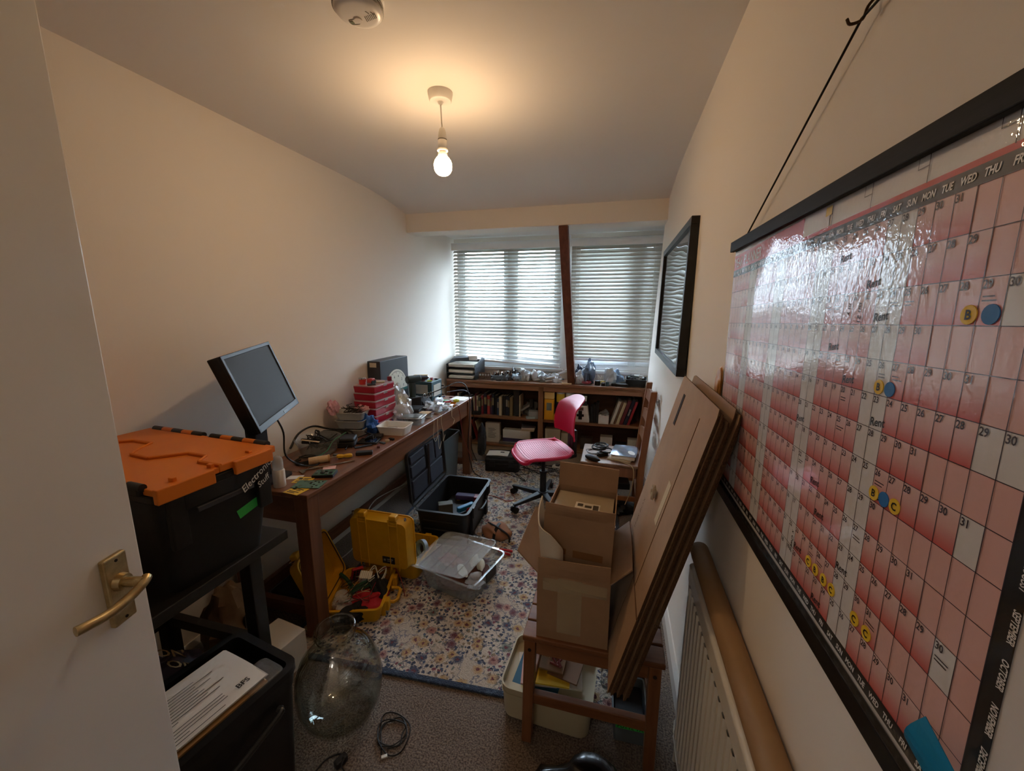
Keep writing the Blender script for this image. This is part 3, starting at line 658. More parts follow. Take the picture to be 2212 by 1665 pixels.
# local x = facing direction
SZ = .455
def seat_pt(u, v):
    x = (u-.5)*.43; y = (v-.5)*.44
    a = abs(u-.5)*2; b_ = abs(v-.5)*2
    k = 1-.10*(a**4)*(b_**2)-.10*(b_**4)*(a**2); x *= k; y *= k
    z = SZ-.012*(1-b_*b_)*(1-a*a)-.035*max(0, (u-.80)/.2)**2+.012*max(0, (.15-u)/.15)+.012*b_**4
    return (x+.015, y, z)
mb = MB(); mb.sheet(seat_pt, 22, 22, .014); mb.build('seat', M_red, t, smooth=50)
rim = [(seat_pt(u, v)) for u, v in [(i/10, 0) for i in range(11)]+[(1, i/10) for i in range(1, 11)]+[(1-i/10, 1) for i in range(1, 11)]+[(0, 1-i/10) for i in range(1, 10)]]
mb = MB(); mb.tube([V(p)-V((0, 0, .012)) for p in rim], .014, 8, close=True); mb.build('seat_rim', M_red, t, smooth=True)
holes = MB(); hm = mat('seat_hole', '#5a0e24', rough=.7)
for i in range(20):
    for j in range(20):
        u, v = .10+.8*i/19, .10+.8*j/19
        p = V(seat_pt(u, v)); holes.cyl(p+V((0, 0, -.003)), p+V((0, 0, .0008)), .0042, None, 6)
holes.build('seat_perforations', hm, t, kind='stuff')
def back_pt(u, v):   # u across, v up
    y = (u-.5)*(.40-.10*v*v) ; z = .565+.285*v
    x = -.205-.03*v-.05*(v-.5)**2*2+.055*(2*abs(u-.5))**2*(1-.35*v)-(.06*max(0, v-.8)/.2)
    y *= 1-.25*max(0, v-.85)/.15*abs(u-.5)*2
    return (x, y, z+.02*v*(1-(2*abs(u-.5))**2))
mb = MB(); mb.sheet(lambda u, v: back_pt(1-u, v), 18, 16, .010); mb.build('backrest', M_red, t, smooth=50)
holes = MB()
for i in range(12):
    for j in range(12):
        u, v = .14+.72*i/11, .10+.72*j/11; p = V(back_pt(u, v)); holes.cyl(p+V((-.004, 0, 0)), p+V((.0022, 0, 0)), .0042, None, 6)
holes.build('back_perforations', hm, t, kind='stuff')
mb = MB(); mb.tube([(-.02, 0, SZ-.045), (-.14, 0, SZ-.06), (-.215, 0, SZ-.045), (-.235, 0, SZ+.03), (-.235, 0, SZ+.16)], .02, 8, smooth=5)
mb.prism([(-.10, -.055), (-.21, -.075), (-.265, -.055), (-.265, .055), (-.21, .075), (-.10, .055)], SZ-.075, SZ-.045)
mb.prism([(-.262, -.055), (-.225, -.055), (-.225, .055), (-.262, .055)], SZ-.06, SZ+.15); mb.build('back_bracket', M_bkp, t, smooth=True, bevel=.006)
mb = MB(); mb.box(-.09, .09, -.06, .06, SZ-.06, SZ-.025); mb.build('seat_plate', M_bkp, t, bevel=.008)
mb = MB(); mb.cyl((0, 0, .10), (0, 0, .26), .027, .025, 18); mb.cyl((0, 0, .26), (0, 0, .275), .031, None, 18); mb.cyl((0, 0, .27), (0, 0, SZ-.05), .015, None, 14); mb.build('gas_column', M_bkp, t, smooth=True)
mb = MB(); mb.lathe([(.001, .105), (.042, .105), (.048, .09), (.045, .06), (.001, .055)][::-1], 20); mb.build('hub', M_bkp, t, smooth=True)
b0 = math.atan2(2.733-2.975, -.71+.515)-ca
for k in range(5):
    a = b0+2*math.pi*k/5; M = Matrix.Rotation(a, 4, 'Z')
    lg = MB(); lg.add([(.03, -.026, .062), (.03, .026, .062), (.03, .026, .100), (.03, -.026, .100), (.29, -.017, .056), (.29, .017, .056), (.30, .014, .076), (.30, -.014, .076)], [(0, 3, 2, 1), (4, 5, 6, 7), (0, 1, 5, 4), (1, 2, 6, 5), (2, 3, 7, 6), (3, 0, 4, 7)], M)
    l = lg.build('base_leg', M_bkp, t, bevel=.005)
    mb = MB()
    for s in (-1, 1): mb.cyl((.285, s*.006, .025), (.285, s*.024, .025), .025, None, 16, M=M)
    mb.cyl((.285, 0, .03), (.285, 0, .06), .007, None, 8, M=M); mb.build('caster', M_bkp, l, smooth=True)
# ================================================================== ladder-back chair
M_pin = woodmat('pine_brown', '#8a5836', '#6a3f24', 12, 'z', .4); M_pin2 = woodmat('pine_seat', '#8a6a50', '#6f4b33', 10, 'y', .4)
t = thing('ladder_back_chair', 'brown wooden ladder-back chair by the right wall holding cables and a silver tray', 'chair', (0, 0, 0))
cy0, cy1, cxa, cxb = 2.835, 3.255, -.215, .215
MB().box(cxa, cxb+.01, cy0, cy1, .428, .45).build('seat', M_pin2, t, bevel=.006)
for y in (cy0+.005, cy1-.03): MB().box(cxa+.03, cxb-.03, y, y+.024, .355, .428).build('seat_rail', M_pin, t, bevel=.003)
for x in (cxa+.012, cxb-.04): MB().box(x, x+.022, cy0+.03, cy1-.03, .355, .428).build('seat_rail', M_pin, t, bevel=.003)
for y in (cy0, cy1-.04): MB().box(cxa+.01, cxa+.05, y, y+.04, ZR, .428).build('leg', M_pin, t, bevel=.003)
for y in (cy0-.002, cy1-.036):
    mb = MB(); mb.add([(cxb-.03, y, 0), (cxb+.015, y, 0), (cxb+.015, y+.038, 0), (cxb-.03, y+.038, 0), (cxb-.02, y, .46), (cxb+.027, y, .46), (cxb+.027, y+.038, .46), (cxb-.02, y+.038, .46), (cxb+.034, y, 1.0), (cxb+.076, y, 1.0), (cxb+.076, y+.038, 1.0), (cxb+.034, y+.038, 1.0)],
        [(3, 2, 1, 0), (8, 9, 10, 11)]+[(a+b_, (a+1) % 4+b_, (a+1) % 4+b_+4, a+b_+4) for b_ in (0, 4) for a in range(4)])
    mb.build('back_post', M_pin, t, bevel=.004)
for z in (.58, .73, .88):
    xo = cxb-.02+(z-.46)*.1; mb = MB()
    mb.sheet(lambda u, v: (xo+.02+.012*math.sin(math.pi*u)+.006*v, cy0+.03+(cy1-cy0-.06)*u, z+(.07+.022*math.sin(math.pi*u))*v), 12, 2, .014); mb.build('back_slat', M_pin, t, smooth=40)
for y in (cy0+.01, cy1-.028): MB().box(cxa+.04, cxb-.02, y, y+.018, .17, .205).build('stretcher', M_pin, t, bevel=.003)
MB().box(cxa+.02, cxa+.038, cy0+.03, cy1-.03, .21, .245).build('stretcher', M_pin, t, bevel=.003)
MB().box(cxb-.02, cxb-.002, cy0+.03, cy1-.03, .17, .205).build('stretcher', M_pin, t, bevel=.003)
# ================================================================== stool
M_st = woodmat('stool_wood', '#8a5a38', '#6e4327', 14, 'z', .4); M_stx = woodmat('stool_wood_x', '#8a5a38', '#6e4327', 14, 'x', .4)
SX0, SX1, SY0, SY1, SZT = -.262, .205, 1.155, 1.56, .447
t = thing('wooden_stool', 'brown wooden stool near the radiator loaded with open cardboard boxes', 'stool', (0, 0, 0))
for k in range(5):
    y = SY0+.004+k*.081; MB().box(SX0, SX1, y, y+.074, SZT-.02, SZT).build('seat_slat', M_stx, t, bevel=.004)
for k, (x, y) in enumerate(((SX0+.005, SY0+.008), (SX1-.05, SY0+.008), (SX0+.005, SY1-.05), (SX1-.05, SY1-.05))):
    dx = -.006 if x < -.1 else .006; dy = -.004 if y < 1.3 else .004
    zf = ZR if k == 2 else 0
    mb = MB(); mb.add([(x+dx, y+dy, zf), (x+.036+dx, y+dy, zf), (x+.036+dx, y+.036+dy, zf), (x+dx, y+.036+dy, zf), (x, y, SZT-.02), (x+.04, y, SZT-.02), (x+.04, y+.04, SZT-.02), (x, y+.04, SZT-.02)], [(3, 2, 1, 0), (4, 5, 6, 7), (0, 1, 5, 4), (1, 2, 6, 5), (2, 3, 7, 6), (3, 0, 4, 7)])
    l = mb.build('leg', M_st, t, bevel=.003)
    if k < 2: MB().cyl((x+.02, y-.0005+.001, SZT-.055), (x+.02, y-.002, SZT-.055), .0065, None, 12).build('bolt_hole', mat('bolt_dark', '#1a120c', rough=.6), l)
for y in (SY0+.016, SY1-.036): MB().box(SX0+.045, SX1-.05, y, y+.022, SZT-.075, SZT-.02).build('seat_rail', M_stx, t, bevel=.003)
for x in (SX0+.014, SX1-.036): MB().box(x, x+.022, SY0+.045, SY1-.05, SZT-.075, SZT-.02).build('seat_rail', M_st, t, bevel=.003)
for y in (SY0+.014, SY1-.04): MB().box(SX0+.035, SX1-.04, y, y+.026, .165, .205).build('stretcher', M_stx, t, bevel=.003)
for x in (SX0+.014, SX1-.04): MB().box(x, x+.026, SY0+.04, SY1-.045, .215, .25).build('stretcher', M_st, t, bevel=.003)
# ================================================================== black stand with tote
M_bkw = mat('black_wood', '#191613', rough=.45, var=.2, vscale=20)
t = thing('black_stand', 'low black wooden table behind the door carrying the orange lidded crate', 'table', (0, 0, 0))
BSX1, BSX0, BSY0, BSY1, BSZ = -1.135, XL+.03, .56, 1.085, .755
MB().box(BSX0, BSX1, BSY0, BSY1, BSZ-.035, BSZ).build('top', M_bkw, t, bevel=.003)
for x in (BSX0+.02, BSX1-.13):
    for y in (BSY0+.03, BSY1-.10):
        xl = x-.07 if (y < .7 and x > -1.4) else x
        MB().box(xl, xl+.05, y, y+.05, 0, BSZ-.035).build('leg', M_bkw, t, bevel=.003)
for y in (BSY0+.04, BSY1-.09): MB().box(BSX0+.07, BSX1-(.20 if y < .7 else .13), y, y+.03, .30, .34).build('stretcher', M_bkw, t)
for x in (BSX0+.03,): MB().box(x, x+.03, BSY0+.08, BSY1-.10, .30, .34).build('stretcher', M_bkw, t)
# ---- tote
M_tb = mat('tote_black', '#131315', rough=.5, bump=.05, bscale=300); M_to = mat('tote_orange', '#de7a20', rough=.42, bump=.05, bscale=250, var=.06, vscale=3)
A_, B_, C_ = pz(345, 1070, 1.105), pz(604, 957, 1.105), pz(317, 917, 1.105)
xd = (B_-C_); xd.z = 0; Lx = xd.length; Ly = abs((A_-B_).length)
t = thing('lidded_crate', 'large black storage crate with an orange hinged lid on the black stand', 'storage crate', ((B_.x+C_.x)/2+.0, 0, BSZ))
hx, hy_ = .315, .178
t.rotation_euler = (0, 0, math.atan2(xd.y, xd.x)); ex = xd.normalized(); ey = V((-ex.y, ex.x, 0))
ctr = B_-ex*(hx+.01)-ey*(hy_+.01); t.location = (ctr.x, ctr.y, BSZ)
TH = 1.105-BSZ
mb = MB(); mb.openbox(hx-.05, hy_-.04, hx-.005, hy_-.005, TH-.03, .006, .03); mb.build('body', M_tb, t, smooth=True)
mb = MB()
for s in (-1, 1):  # hinge rails along long sides
    for a in range(2): mb.box(-hx+.02+a*.30, -hx+.02+a*.30+.27, s*hy_-.012, s*hy_+.012, TH-.03, TH-.005)
mb.rbox(hx, hy_, TH-.055, TH-.03, .03); mb.build('rim', M_tb, t, bevel=.005)
# right end: handle recess, ribs
mb = MB(); e = hx-.02
for y0_, y1_ in ((-.15, -.105), (.105, .15)): mb.box(e, e+.018, y0_, y1_, TH-.20, TH-.05)
mb.box(e, e+.02, -.11, .11, TH-.10, TH-.05); mb.build('end_rib', M_tb, t, bevel=.004)
MB().box(hx-.004, hx+.006, -.085, .085, TH-.115, TH-.10).build('grip_edge', mat('grip_grey', '#35353a', rough=.5), t, bevel=.002)
# lid: two flaps meeting in a stepped seam along the long axis
seam = [(-hx, .03), (-.22, .03), (-.19, .055), (-.10, .055), (-.07, .0), (-.04, -.035), (.05, -.04), (.09, .0), (.12, .03), (.20, .03), (.225, -.01), (hx, -.01)]
far = MB(); far.prism(seam+[(hx, hy_), (-hx, hy_)], TH-.028, TH-.006); far.build('lid_flap', M_to, t, bevel=.003)
near = MB(); near.prism([(-hx, -hy_), (hx, -hy_)]+seam[::-1], TH-.028, TH-.010); near.build('lid_flap', M_to, t, bevel=.003)
mb = MB()
for i in range(len(seam)-1):
    (xa, ya), (xb, yb) = seam[i], seam[i+1]; mb.tube([(xa, ya+.004, TH-.006), (xb, yb+.004, TH-.006)], .005, 6)
mb.build('lid_lip', M_to, t, smooth=True)
for s in (1, -1):
    for a in range(2):
        for q in range(5):
            x0_ = -hx+.025+a*.305+q*.053
            MB().cyl((x0_, s*(hy_+.002), TH-.006), (x0_+.053, s*(hy_+.002), TH-.006), .0105, None, 12).build('hinge_knuckle', M_tb if q % 2 == 0 else M_to, t, smooth=True)
mb = MB()
for y0_, y1_ in ((-hy_, -.03), (.03, hy_-.02)): mb.box(hx-.006, hx+.012, y0_, y1_, TH-.05, TH-.008)
mb.build('lid_skirt', M_to, t, bevel=.003)
for y in (-.12, -.02, .10): MB().box(hx-.03, hx-.012, y-.006, y+.006, TH-.012, TH+.001).build('lid_stud', M_to, t, bevel=.002)
# handwriting and green label on the sloping end wall
def endM(y, z, ang, d=.0): # end wall plane, x outward
    fx = lambda z_: (hx-.05)+(.045)*(z_/(TH-.03))+.0015+d
    return Matrix.Translation((max(fx(z), hx+.0025+d if z > TH-.15 else -9), y, z)) @ Matrix(((0, 0, 1, 0), (1, 0, 0, 0), (0, 1, 0, 0), (0, 0, 0, 1))) @ Matrix.Rotation(-.13, 4, 'X') @ Matrix.Rotation(ang, 4, 'Z')
chalk = mat('chalk_marker', '#c9c9c4', rough=.7)
v_, f_ = text_mesh('Electronics', .030, 'CENTER', .0002, .25); mb = MB(); mb.add(v_, f_, endM(.105, TH-.085, .50, .004))
v_, f_ = text_mesh('Stuff', .026, 'CENTER', .0001, .25); mb.add(v_, f_, endM(.120, TH-.113, .45, .004)); mb.build('handwriting', chalk, t)
lb = MB(); lb.box(-.06, .06, -.014, .014, 0, .0008, endM(.100, TH-.180, .22, .002)); lo = lb.build('green_label', mat('green_tape', '#35b64a', rough=.5), t)
v_, f_ = text_mesh('PROJECTS', .021, 'CENTER', .0001, .3); mb = MB(); mb.add(v_, f_, endM(.100, TH-.180-.006, .22, .004)); mb.build('label_lettering', mat('label_ink', '#123a18', rough=.6), lo)
# ================================================================== things on the table
M_clear = thinglass('clear_plastic', '#fbfcfc', '#cdd5d9', 1.4, .05, milk=.10); M_frost = mat('frosted_plastic', '#dfe3e4', rough=.25, trans=.5, ior=1.3, alpha=.8)
M_steel = mat('steel', '#b8b8b4', rough=.25, metal=1); M_blk2 = mat('matte_black', '#1b1b1d', rough=.6); M_rub = mat('black_cable', '#151516', rough=.55)
M_cream = mat('cream_plastic', '#e2dfd6', rough=.35); M_pcb = mat('pcb_green', '#2f5d45', rough=.4, col2='#274a38', vscale=60, var=.3)
M_paper = mat('paper', '#dcd9d2', rough=.8); M_bag = mat('clear_bag', '#dfe4e8', rough=.18, alpha=.42, coat=.8)
def one(mb, name, m, label, cat, group=None, **k): return mb.build(name, m, label=label, cat=cat, group=group, **k)
def blob(rx, ry, rz, seed, amp=.25, n=14, zmin=None, freq=2.2, M=None):
    rr = random.Random(seed); ph = [(V((rr.uniform(-1, 1), rr.uniform(-1, 1), rr.uniform(-1, 1)))*freq*rr.uniform(.6, 2.2), rr.uniform(0, 6.28), rr.uniform(.3, 1)) for _ in range(10)]
    mb = MB(); vs_ = []; fs = []; m = n*2
    for i in range(n+1):
        th = math.pi*i/n
        for k in range(m):
            a = 2*math.pi*k/m; d = V((math.sin(th)*math.cos(a), math.sin(th)*math.sin(a), math.cos(th)))
            q = 1+amp*sum(w_*math.sin(f.dot(d)*2.2+p) for f, p, w_ in ph)/3.0
            p = V((d.x*rx*q, d.y*ry*q, d.z*rz*q))
            if zmin is not None: p.z = max(p.z, zmin)
            vs_.append(p)
    for i in range(n):
        for k in range(m): fs.append((i*m+k, (i+1)*m+k, (i+1)*m+(k+1) % m, i*m+(k+1) % m))
    mb.add(vs_, fs, M); return mb
def bag(name, label, cat, p, rx, ry, rz, seed, m=None, rzrot=0, amp=.35, group=None, smooth=28):
    mb = blob(rx, ry, rz, seed, amp, zmin=-rz*.72); return mb.build(name, m or M_bag, smooth=smooth, loc=(p[0], p[1], p[2]+rz*.72), rot=(0, 0, rzrot), label=label, cat=cat, group=group)
def cable(name, label, pts, r=.0025, m=None, group=None, cat='cable', k=6, n=6): return MB().tube(pts, r, n, smooth=k).build(name, m or M_rub, smooth=True, label=label, cat=cat, group=group)
def coil(c, r1, turns, seed, r=.0025, h=.01, n=9, sq=1.0):
    rr = random.Random(seed); return [V((c[0]+(r1*rr.uniform(.75, 1.1))*math.cos(2*math.pi*i/n+seed), c[1]+sq*(r1*rr.uniform(.75, 1.1))*math.sin(2*math.pi*i/n+seed), c[2]+r+h*i/(turns*n)+rr.uniform(0, .004))) for i in range(int(turns*n))]
tb = lambda px, py, dz=0: pz(px, py, TZ+dz)
Z0 = TZ
# ---- monitor
mc = V((-1.475, 1.372, 1.232)); yaw_, tilt_, roll_ = R(23.1), R(18.3), R(3.4)
nrm = V((math.cos(yaw_)*math.cos(tilt_), math.sin(yaw_)*math.cos(tilt_), math.sin(tilt_))); rt = V((-math.sin(yaw_), math.cos(yaw_), 0)); upv = nrm.cross(rt)
rt, upv = rt*math.cos(roll_)+upv*math.sin(roll_), upv*math.cos(roll_)-rt*math.sin(roll_)
t = thing('monitor', 'black square-shaped monitor tilted back on its stand at the near end of the table', 'monitor', (mc.x, mc.y, mc.z))
MF = frame(V((0, 0, 0)), rt, upv)
w2, h2 = .216, .163
mb = MB(); mb.box(-w2, w2, -h2, h2, -.045, 0, MF); mb.taper(.15, .11, -.045, .09, .07, -.075, MF); mb.build('casing', mat('monitor_black', '#121214', rough=.5), t, bevel=.004)
mb = MB(); mb.box(-w2, w2, h2-.016, h2, 0, .006, MF); mb.box(-w2, w2, -h2, -h2+.028, 0, .006, MF); mb.box(-w2, -w2+.016, -h2, h2, 0, .006, MF); mb.box(w2-.016, w2, -h2, h2, 0, .006, MF); mb.build('bezel', mat('bezel_grey', '#2c2e30', rough=.4), t, bevel=.002)
MB().box(-w2+.016, w2-.016, -h2+.028, h2-.016, 0, .001, MF).build('screen', mat('screen_glass', '#3a3c3e', rough=.55, spec=.25), t)
MB().box(.03, .07, -h2+.006, -h2+.018, .006, .0075, MF).build('badge', mat('badge_dark', '#17181a', rough=.3), t)
bp_ = V((-1.615, 1.43, Z0))-mc
mb = MB(); mb.box(-.03, .03, -.035, .035, .012, .44, Matrix.Translation(bp_)); mb.box(.0, .13, -.02, .02, .38, .43, Matrix.Translation(bp_)); mb.build('stand_pole', mat('monitor_black'), t, bevel=.006)
mb = MB(); mb.rbox(.11, .09, 0, .014, .03, M=Matrix.Translation(bp_)); mb.build('stand_base', mat('monitor_black'), t, bevel=.004)
bl = mc+MF.to_3x3() @ V((.02, -h2, -.03))
cable('monitor_cable', 'black cable hanging from the tilted monitor onto the table', [bl, bl+V((.0, .03, -.08)), V((-1.53, 1.50, Z0+.10)), V((-1.50, 1.56, Z0+.03)), V((-1.47, 1.63, Z0+.008)), V((-1.52, 1.70, Z0+.006)), V((-1.58, 1.62, Z0+.006)), V((-1.5, 1.6, Z0+.008))], .004)
# ---- white squeeze bottle at the corner
p = tb(611, 1052)
t = thing('white_bottle', 'small white round-topped plastic bottle at the near corner of the table', 'bottle', (p.x-.02, 1.385, Z0))
MB().lathe([(.001, 0), (.024, 0), (.026, .004), (.026, .075), (.022, .085)], 20).build('body', M_cream, t, smooth=True)
MB().lathe([(.0225, .084), (.0225, .125), (.019, .138), (.010, .146), (.0005, .148)], 20).build('cap', M_frost, t, smooth=True)
# ---- flat cards and boards
M_warn = mat('warning_yellow', '#d6ad2a', rough=.5)
for k, (px_, py_, a) in enumerate(((656, 1037, .2), (640, 1060, -.1))):
    p = tb(px_, py_); o = one(MB().box(-.042, .042, -.034, .034, 0, .0012), 'warning_label', M_warn, ['yellow warning label under the edge of the flat green circuit board', 'yellow warning label at the very corner of the table'][k], 'label', 'yellow warning labels', loc=(p.x, p.y, Z0+.0005), rot=(0, 0, a))
    mb = MB()
    for a0, a1, b0_, b1_ in ((-.030, -.012, .004, .022), (-.006, .028, .012, .018), (-.006, .020, .002, .007), (-.030, .026, -.014, -.009), (-.030, .012, -.024, -.019)): mb.box(a0, a1, b0_, b1_, .0012, .0015)
    mb.build('printed_marks', M_blk2, o)
p = tb(668, 1047); t = thing('circuit_board', 'flat pale green circuit board lying on the yellow labels', 'circuit board', (p.x, p.y, Z0+.0025), .25)
MB().box(-.065, .065, -.042, .042, 0, .0018).build('board', mat('pcb_pale', '#4d7560', rough=.4, col2='#3b614d', vscale=50, var=.3), t)
rr = random.Random(5)
for k in range(14): MB().box(-.004, .004, -.003, .003, .0018, .004).build('chip', M_blk2 if k % 3 else M_steel, t, loc=(rr.uniform(-.055, .055), rr.uniform(-.035, .035), 0), rot=(0, 0, rr.choice((0, 1.57))))
p = tb(702, 1026); t = thing('hard_drive', 'dark green circuit board on a black drive beside the steel ruler', 'hard drive', (p.x, p.y, Z0), .35)
MB().box(-.05, .05, -.036, .036, 0, .014).build('case', M_blk2, t, bevel=.002); MB().box(-.047, .047, -.033, .033, .014, .0155).build('board', M_pcb, t)
for k in range(12): MB().box(-.006, .006, -.005, .005, .0155, .019).build('chip', M_blk2 if k % 2 else mat('chip_grey', '#6a706a', rough=.5), t, loc=(rr.uniform(-.038, .038), rr.uniform(-.025, .025), 0))
p = tb(638, 1031); one(MB().box(-.035, .035, -.02, .02, 0, .001), 'paper_slip', M_paper, 'white paper slip beside the white bottle', 'paper', loc=(p.x, p.y, Z0), rot=(0, 0, .4))
p = tb(636, 1019); mb = MB()
for k in range(9): mb.lathe([(.0002, -.0024), (.0024, 0), (.0002, .0024)], 8, T(-.032+.008*k, .004*math.sin(k), .0026))
one(mb, 'bead_chain', M_steel, 'short steel bead chain by the white paper slip', 'chain', loc=(p.x, p.y, Z0), rot=(0, 0, .3), kind=None)
# ---- wood roll, ruler, notes
M_palewood = mat('pale_wood', '#cdb08a', rough=.6, var=.15, vscale=30)
p = tb(690, 1000); t = thing('wooden_dowel', 'pale wooden cylinder lying near the yellow screwdriver', 'wood block', (p.x, p.y, Z0+.019), .75)
MB().cyl((-.05, 0, 0), (.05, 0, 0), .019, None, 20).build('body', M_palewood, t, smooth=True); MB().cyl((.042, 0, 0), (.052, 0, 0), .0205, None, 20).build('end_ring', mat('wood_ring', '#b8925f', rough=.5), t, smooth=True)
pa, pb = tb(647, 1019), tb(766, 996); d = pb-pa; t = thing('steel_caliper', 'long steel caliper lying across the pink notes', 'caliper', ((pa.x+pb.x)/2, (pa.y+pb.y)/2, Z0+.003), math.atan2(d.y, d.x))
MB().box(-d.length/2, d.length/2, -.006, .006, 0, .003).build('beam', M_steel, t); mb = MB(); mb.prism([(-d.length/2, -.006), (-d.length/2+.03, -.006), (-d.length/2+.02, -.035), (-d.length/2+.008, -.04)], 0, .003); mb.prism([(-d.length/2+.04, -.01), (-d.length/2+.09, -.01), (-d.length/2+.09, .012), (-d.length/2+.04, .012)], .0, .007); mb.build('jaw', M_steel, t, bevel=.001)
p = tb(712, 1009); mb = MB(); mb.box(-.03, .03, -.012, .012, 0, .002); mb.box(-.028, .032, -.03, -.014, 0, .002); one(mb, 'pink_notes', mat('pink_paper', '#d9a9a0', rough=.8), 'pale pink sticky note strips under the caliper', 'notes', loc=(p.x, p.y, Z0), rot=(0, 0, .5))
# ---- yellow screwdriver
M_yel = mat('yellow_plastic', '#d8a81c', rough=.35, coat=.2)
p = tb(750, 990); t = thing('screwdriver', 'yellow-handled screwdriver lying on the table edge side', 'screwdriver', (p.x, p.y, Z0+.013), .55)
MB().lathe([(.001, 0), (.010, .002), (.013, .012), (.012, .03), (.009, .045), (.012, .055), (.012, .075), (.006, .082)], 6, T(0, 0, 0, ry=R(-90))).build('handle', M_yel, t, bevel=.0015)
MB().cyl((-.08, 0, 0), (-.15, 0, -.006), .0028, None, 8).build('shaft', M_steel, t, smooth=True)
t.location = (p.x+.02, p.y+.02, Z0+.014)
# ---- black gadgets
p = tb(794, 982); t = thing('black_tape_measure', 'small black gadget with a silver clip at the table edge', 'gadget', (p.x-.02, p.y, Z0), .5)
MB().rbox(.045, .018, 0, .020, .008).build('body', M_blk2, t, bevel=.004); MB().box(-.046, -.030, -.010, .010, .006, .016).build('clip', M_steel, t, bevel=.002)
p = tb(738, 962); t = thing('zip_case', 'black hard zip case lying behind the yellow screwdriver', 'case', (p.x, p.y, Z0), .45)
MB().rbox(.085, .055, 0, .03, .02).build('lower_shell', M_blk2, t, bevel=.010, seg=3); MB().rbox(.085, .055, .031, .055, .02).build('upper_shell', M_blk2, t, bevel=.012, seg=3); MB().rbox(.087, .057, .028, .033, .021).build('zip', mat('zip_grey', '#3a3a3c', rough=.5), t)
p = tb(715, 952); t = thing('zip_case', 'flatter black zip case behind the other one, towards the clear bowl', 'case', (p.x-.02, p.y+.05, Z0), .3)
MB().rbox(.09, .05, 0, .042, .02).build('shell', M_blk2, t, bevel=.012, seg=3); MB().rbox(.092, .052, .018, .023, .021).build('zip', MATS['zip_grey'], t)
p = tb(797, 955); t = thing('small_touchscreen', 'dark small touchscreen board lying beside the white tub', 'screen', (p.x, p.y, Z0), .25)
MB().box(-.06, .06, -.045, .045, 0, .012).build('board', M_blk2, t, bevel=.002); MB().box(-.054, .054, -.038, .038, .012, .0135).build('glass', mat('gloss_black', '#0e0f12', rough=.12, coat=.6), t)
for k in range(4): MB().box(-.004, .004, -.002, .002, .0135, .015).build('solder_pad', M_steel, t, loc=(.02+.012*(k % 2), -.02+.012*(k//2), 0))
p = tb(775, 968); one(MB().box(-.05, .05, -.012, .012, 0, .006), 'black_bracket', M_blk2, 'thin black bar in front of the touchscreen board', 'bar', loc=(p.x+.01, p.y+.03, Z0), rot=(0, 0, .9))
p = tb(725, 985); one(MB().box(-.012, .012, -.008, .008, 0, .012), 'grey_connector', mat('conn_grey', '#75777a', rough=.5), 'small grey connector block behind the wooden dowel', 'connector', loc=(p.x, p.y, Z0), bevel=.001)
# ---- clear bowl of cables
bc_ = V((-1.60, 1.80, Z0))
t = thing('clear_bowl', 'wide clear plastic bowl full of black cables and plugs', 'bowl', (bc_.x, bc_.y, Z0))
MB().lathe([(.001, 0), (.085, 0), (.092, .006), (.118, .085), (.122, .088), (.122, .092), (.115, .090), (.088, .008), (.001, .004)], 32).build('bowl', M_clear, t, smooth=True)
rr = random.Random(11)
for k in range(6):
    pts = [V((bc_.x+rr.uniform(-.07, .07), bc_.y+rr.uniform(-.07, .07), Z0+.03+rr.uniform(.0, .08))) for _ in range(7)]
    cable('bowl_cable', ['black cable tangled in the clear bowl, %s' % s for s in ('lowest loop', 'loop nearest the wall', 'loop nearest the table edge', 'loop by the pale stick', 'uppermost loop', 'thickest loop')][k], pts, .0032+.0006*(k == 5), group='cables in the clear bowl')
for k in range(5):
    p = V((bc_.x+rr.uniform(-.06, .06), bc_.y+rr.uniform(-.06, .06), Z0+.07))
    one(MB().box(-.018, .018, -.010, .010, -.008, .008), 'black_plug', M_blk2, 'black plug lying on the cables in the clear bowl', 'plug', 'plugs in the clear bowl', loc=p, rot=(rr.uniform(-.5, .5), rr.uniform(-.5, .5), rr.uniform(0, 3)), bevel=.003)
one(MB().box(-.05, .05, -.006, .006, 0, .003), 'pale_stick', M_palewood, 'pale flat stick across the clear bowl of cables', 'stick', loc=(bc_.x+.0, bc_.y-.06, Z0+.088), rot=(0, .1, .2))
cable('looped_cable', 'thick black cable arching behind the clear bowl', [V((-1.70, 1.70, Z0+.05)), V((-1.71, 1.78, Z0+.11)), V((-1.70, 1.88, Z0+.125)), V((-1.66, 1.96, Z0+.09)), V((-1.58, 2.06, Z0+.05)), V((-1.53, 2.0, Z0+.02))], .006)
cable('flat_cable_loop', 'black cable loop lying in front of the clear bowl', coil((-1.565, 1.665, Z0), .055, 2.2, 3, .004, .012), .004)
cable('green_wire', 'green wire standing up beside the zip cases', [tb(677, 992)+V((0, 0, .003)), V((-1.50, 1.74, Z0+.04)), V((-1.49, 1.79, Z0+.085)), V((-1.46, 1.86, Z0+.115))], .003, mat('green_wire_m', '#3f7a55', rough=.5))
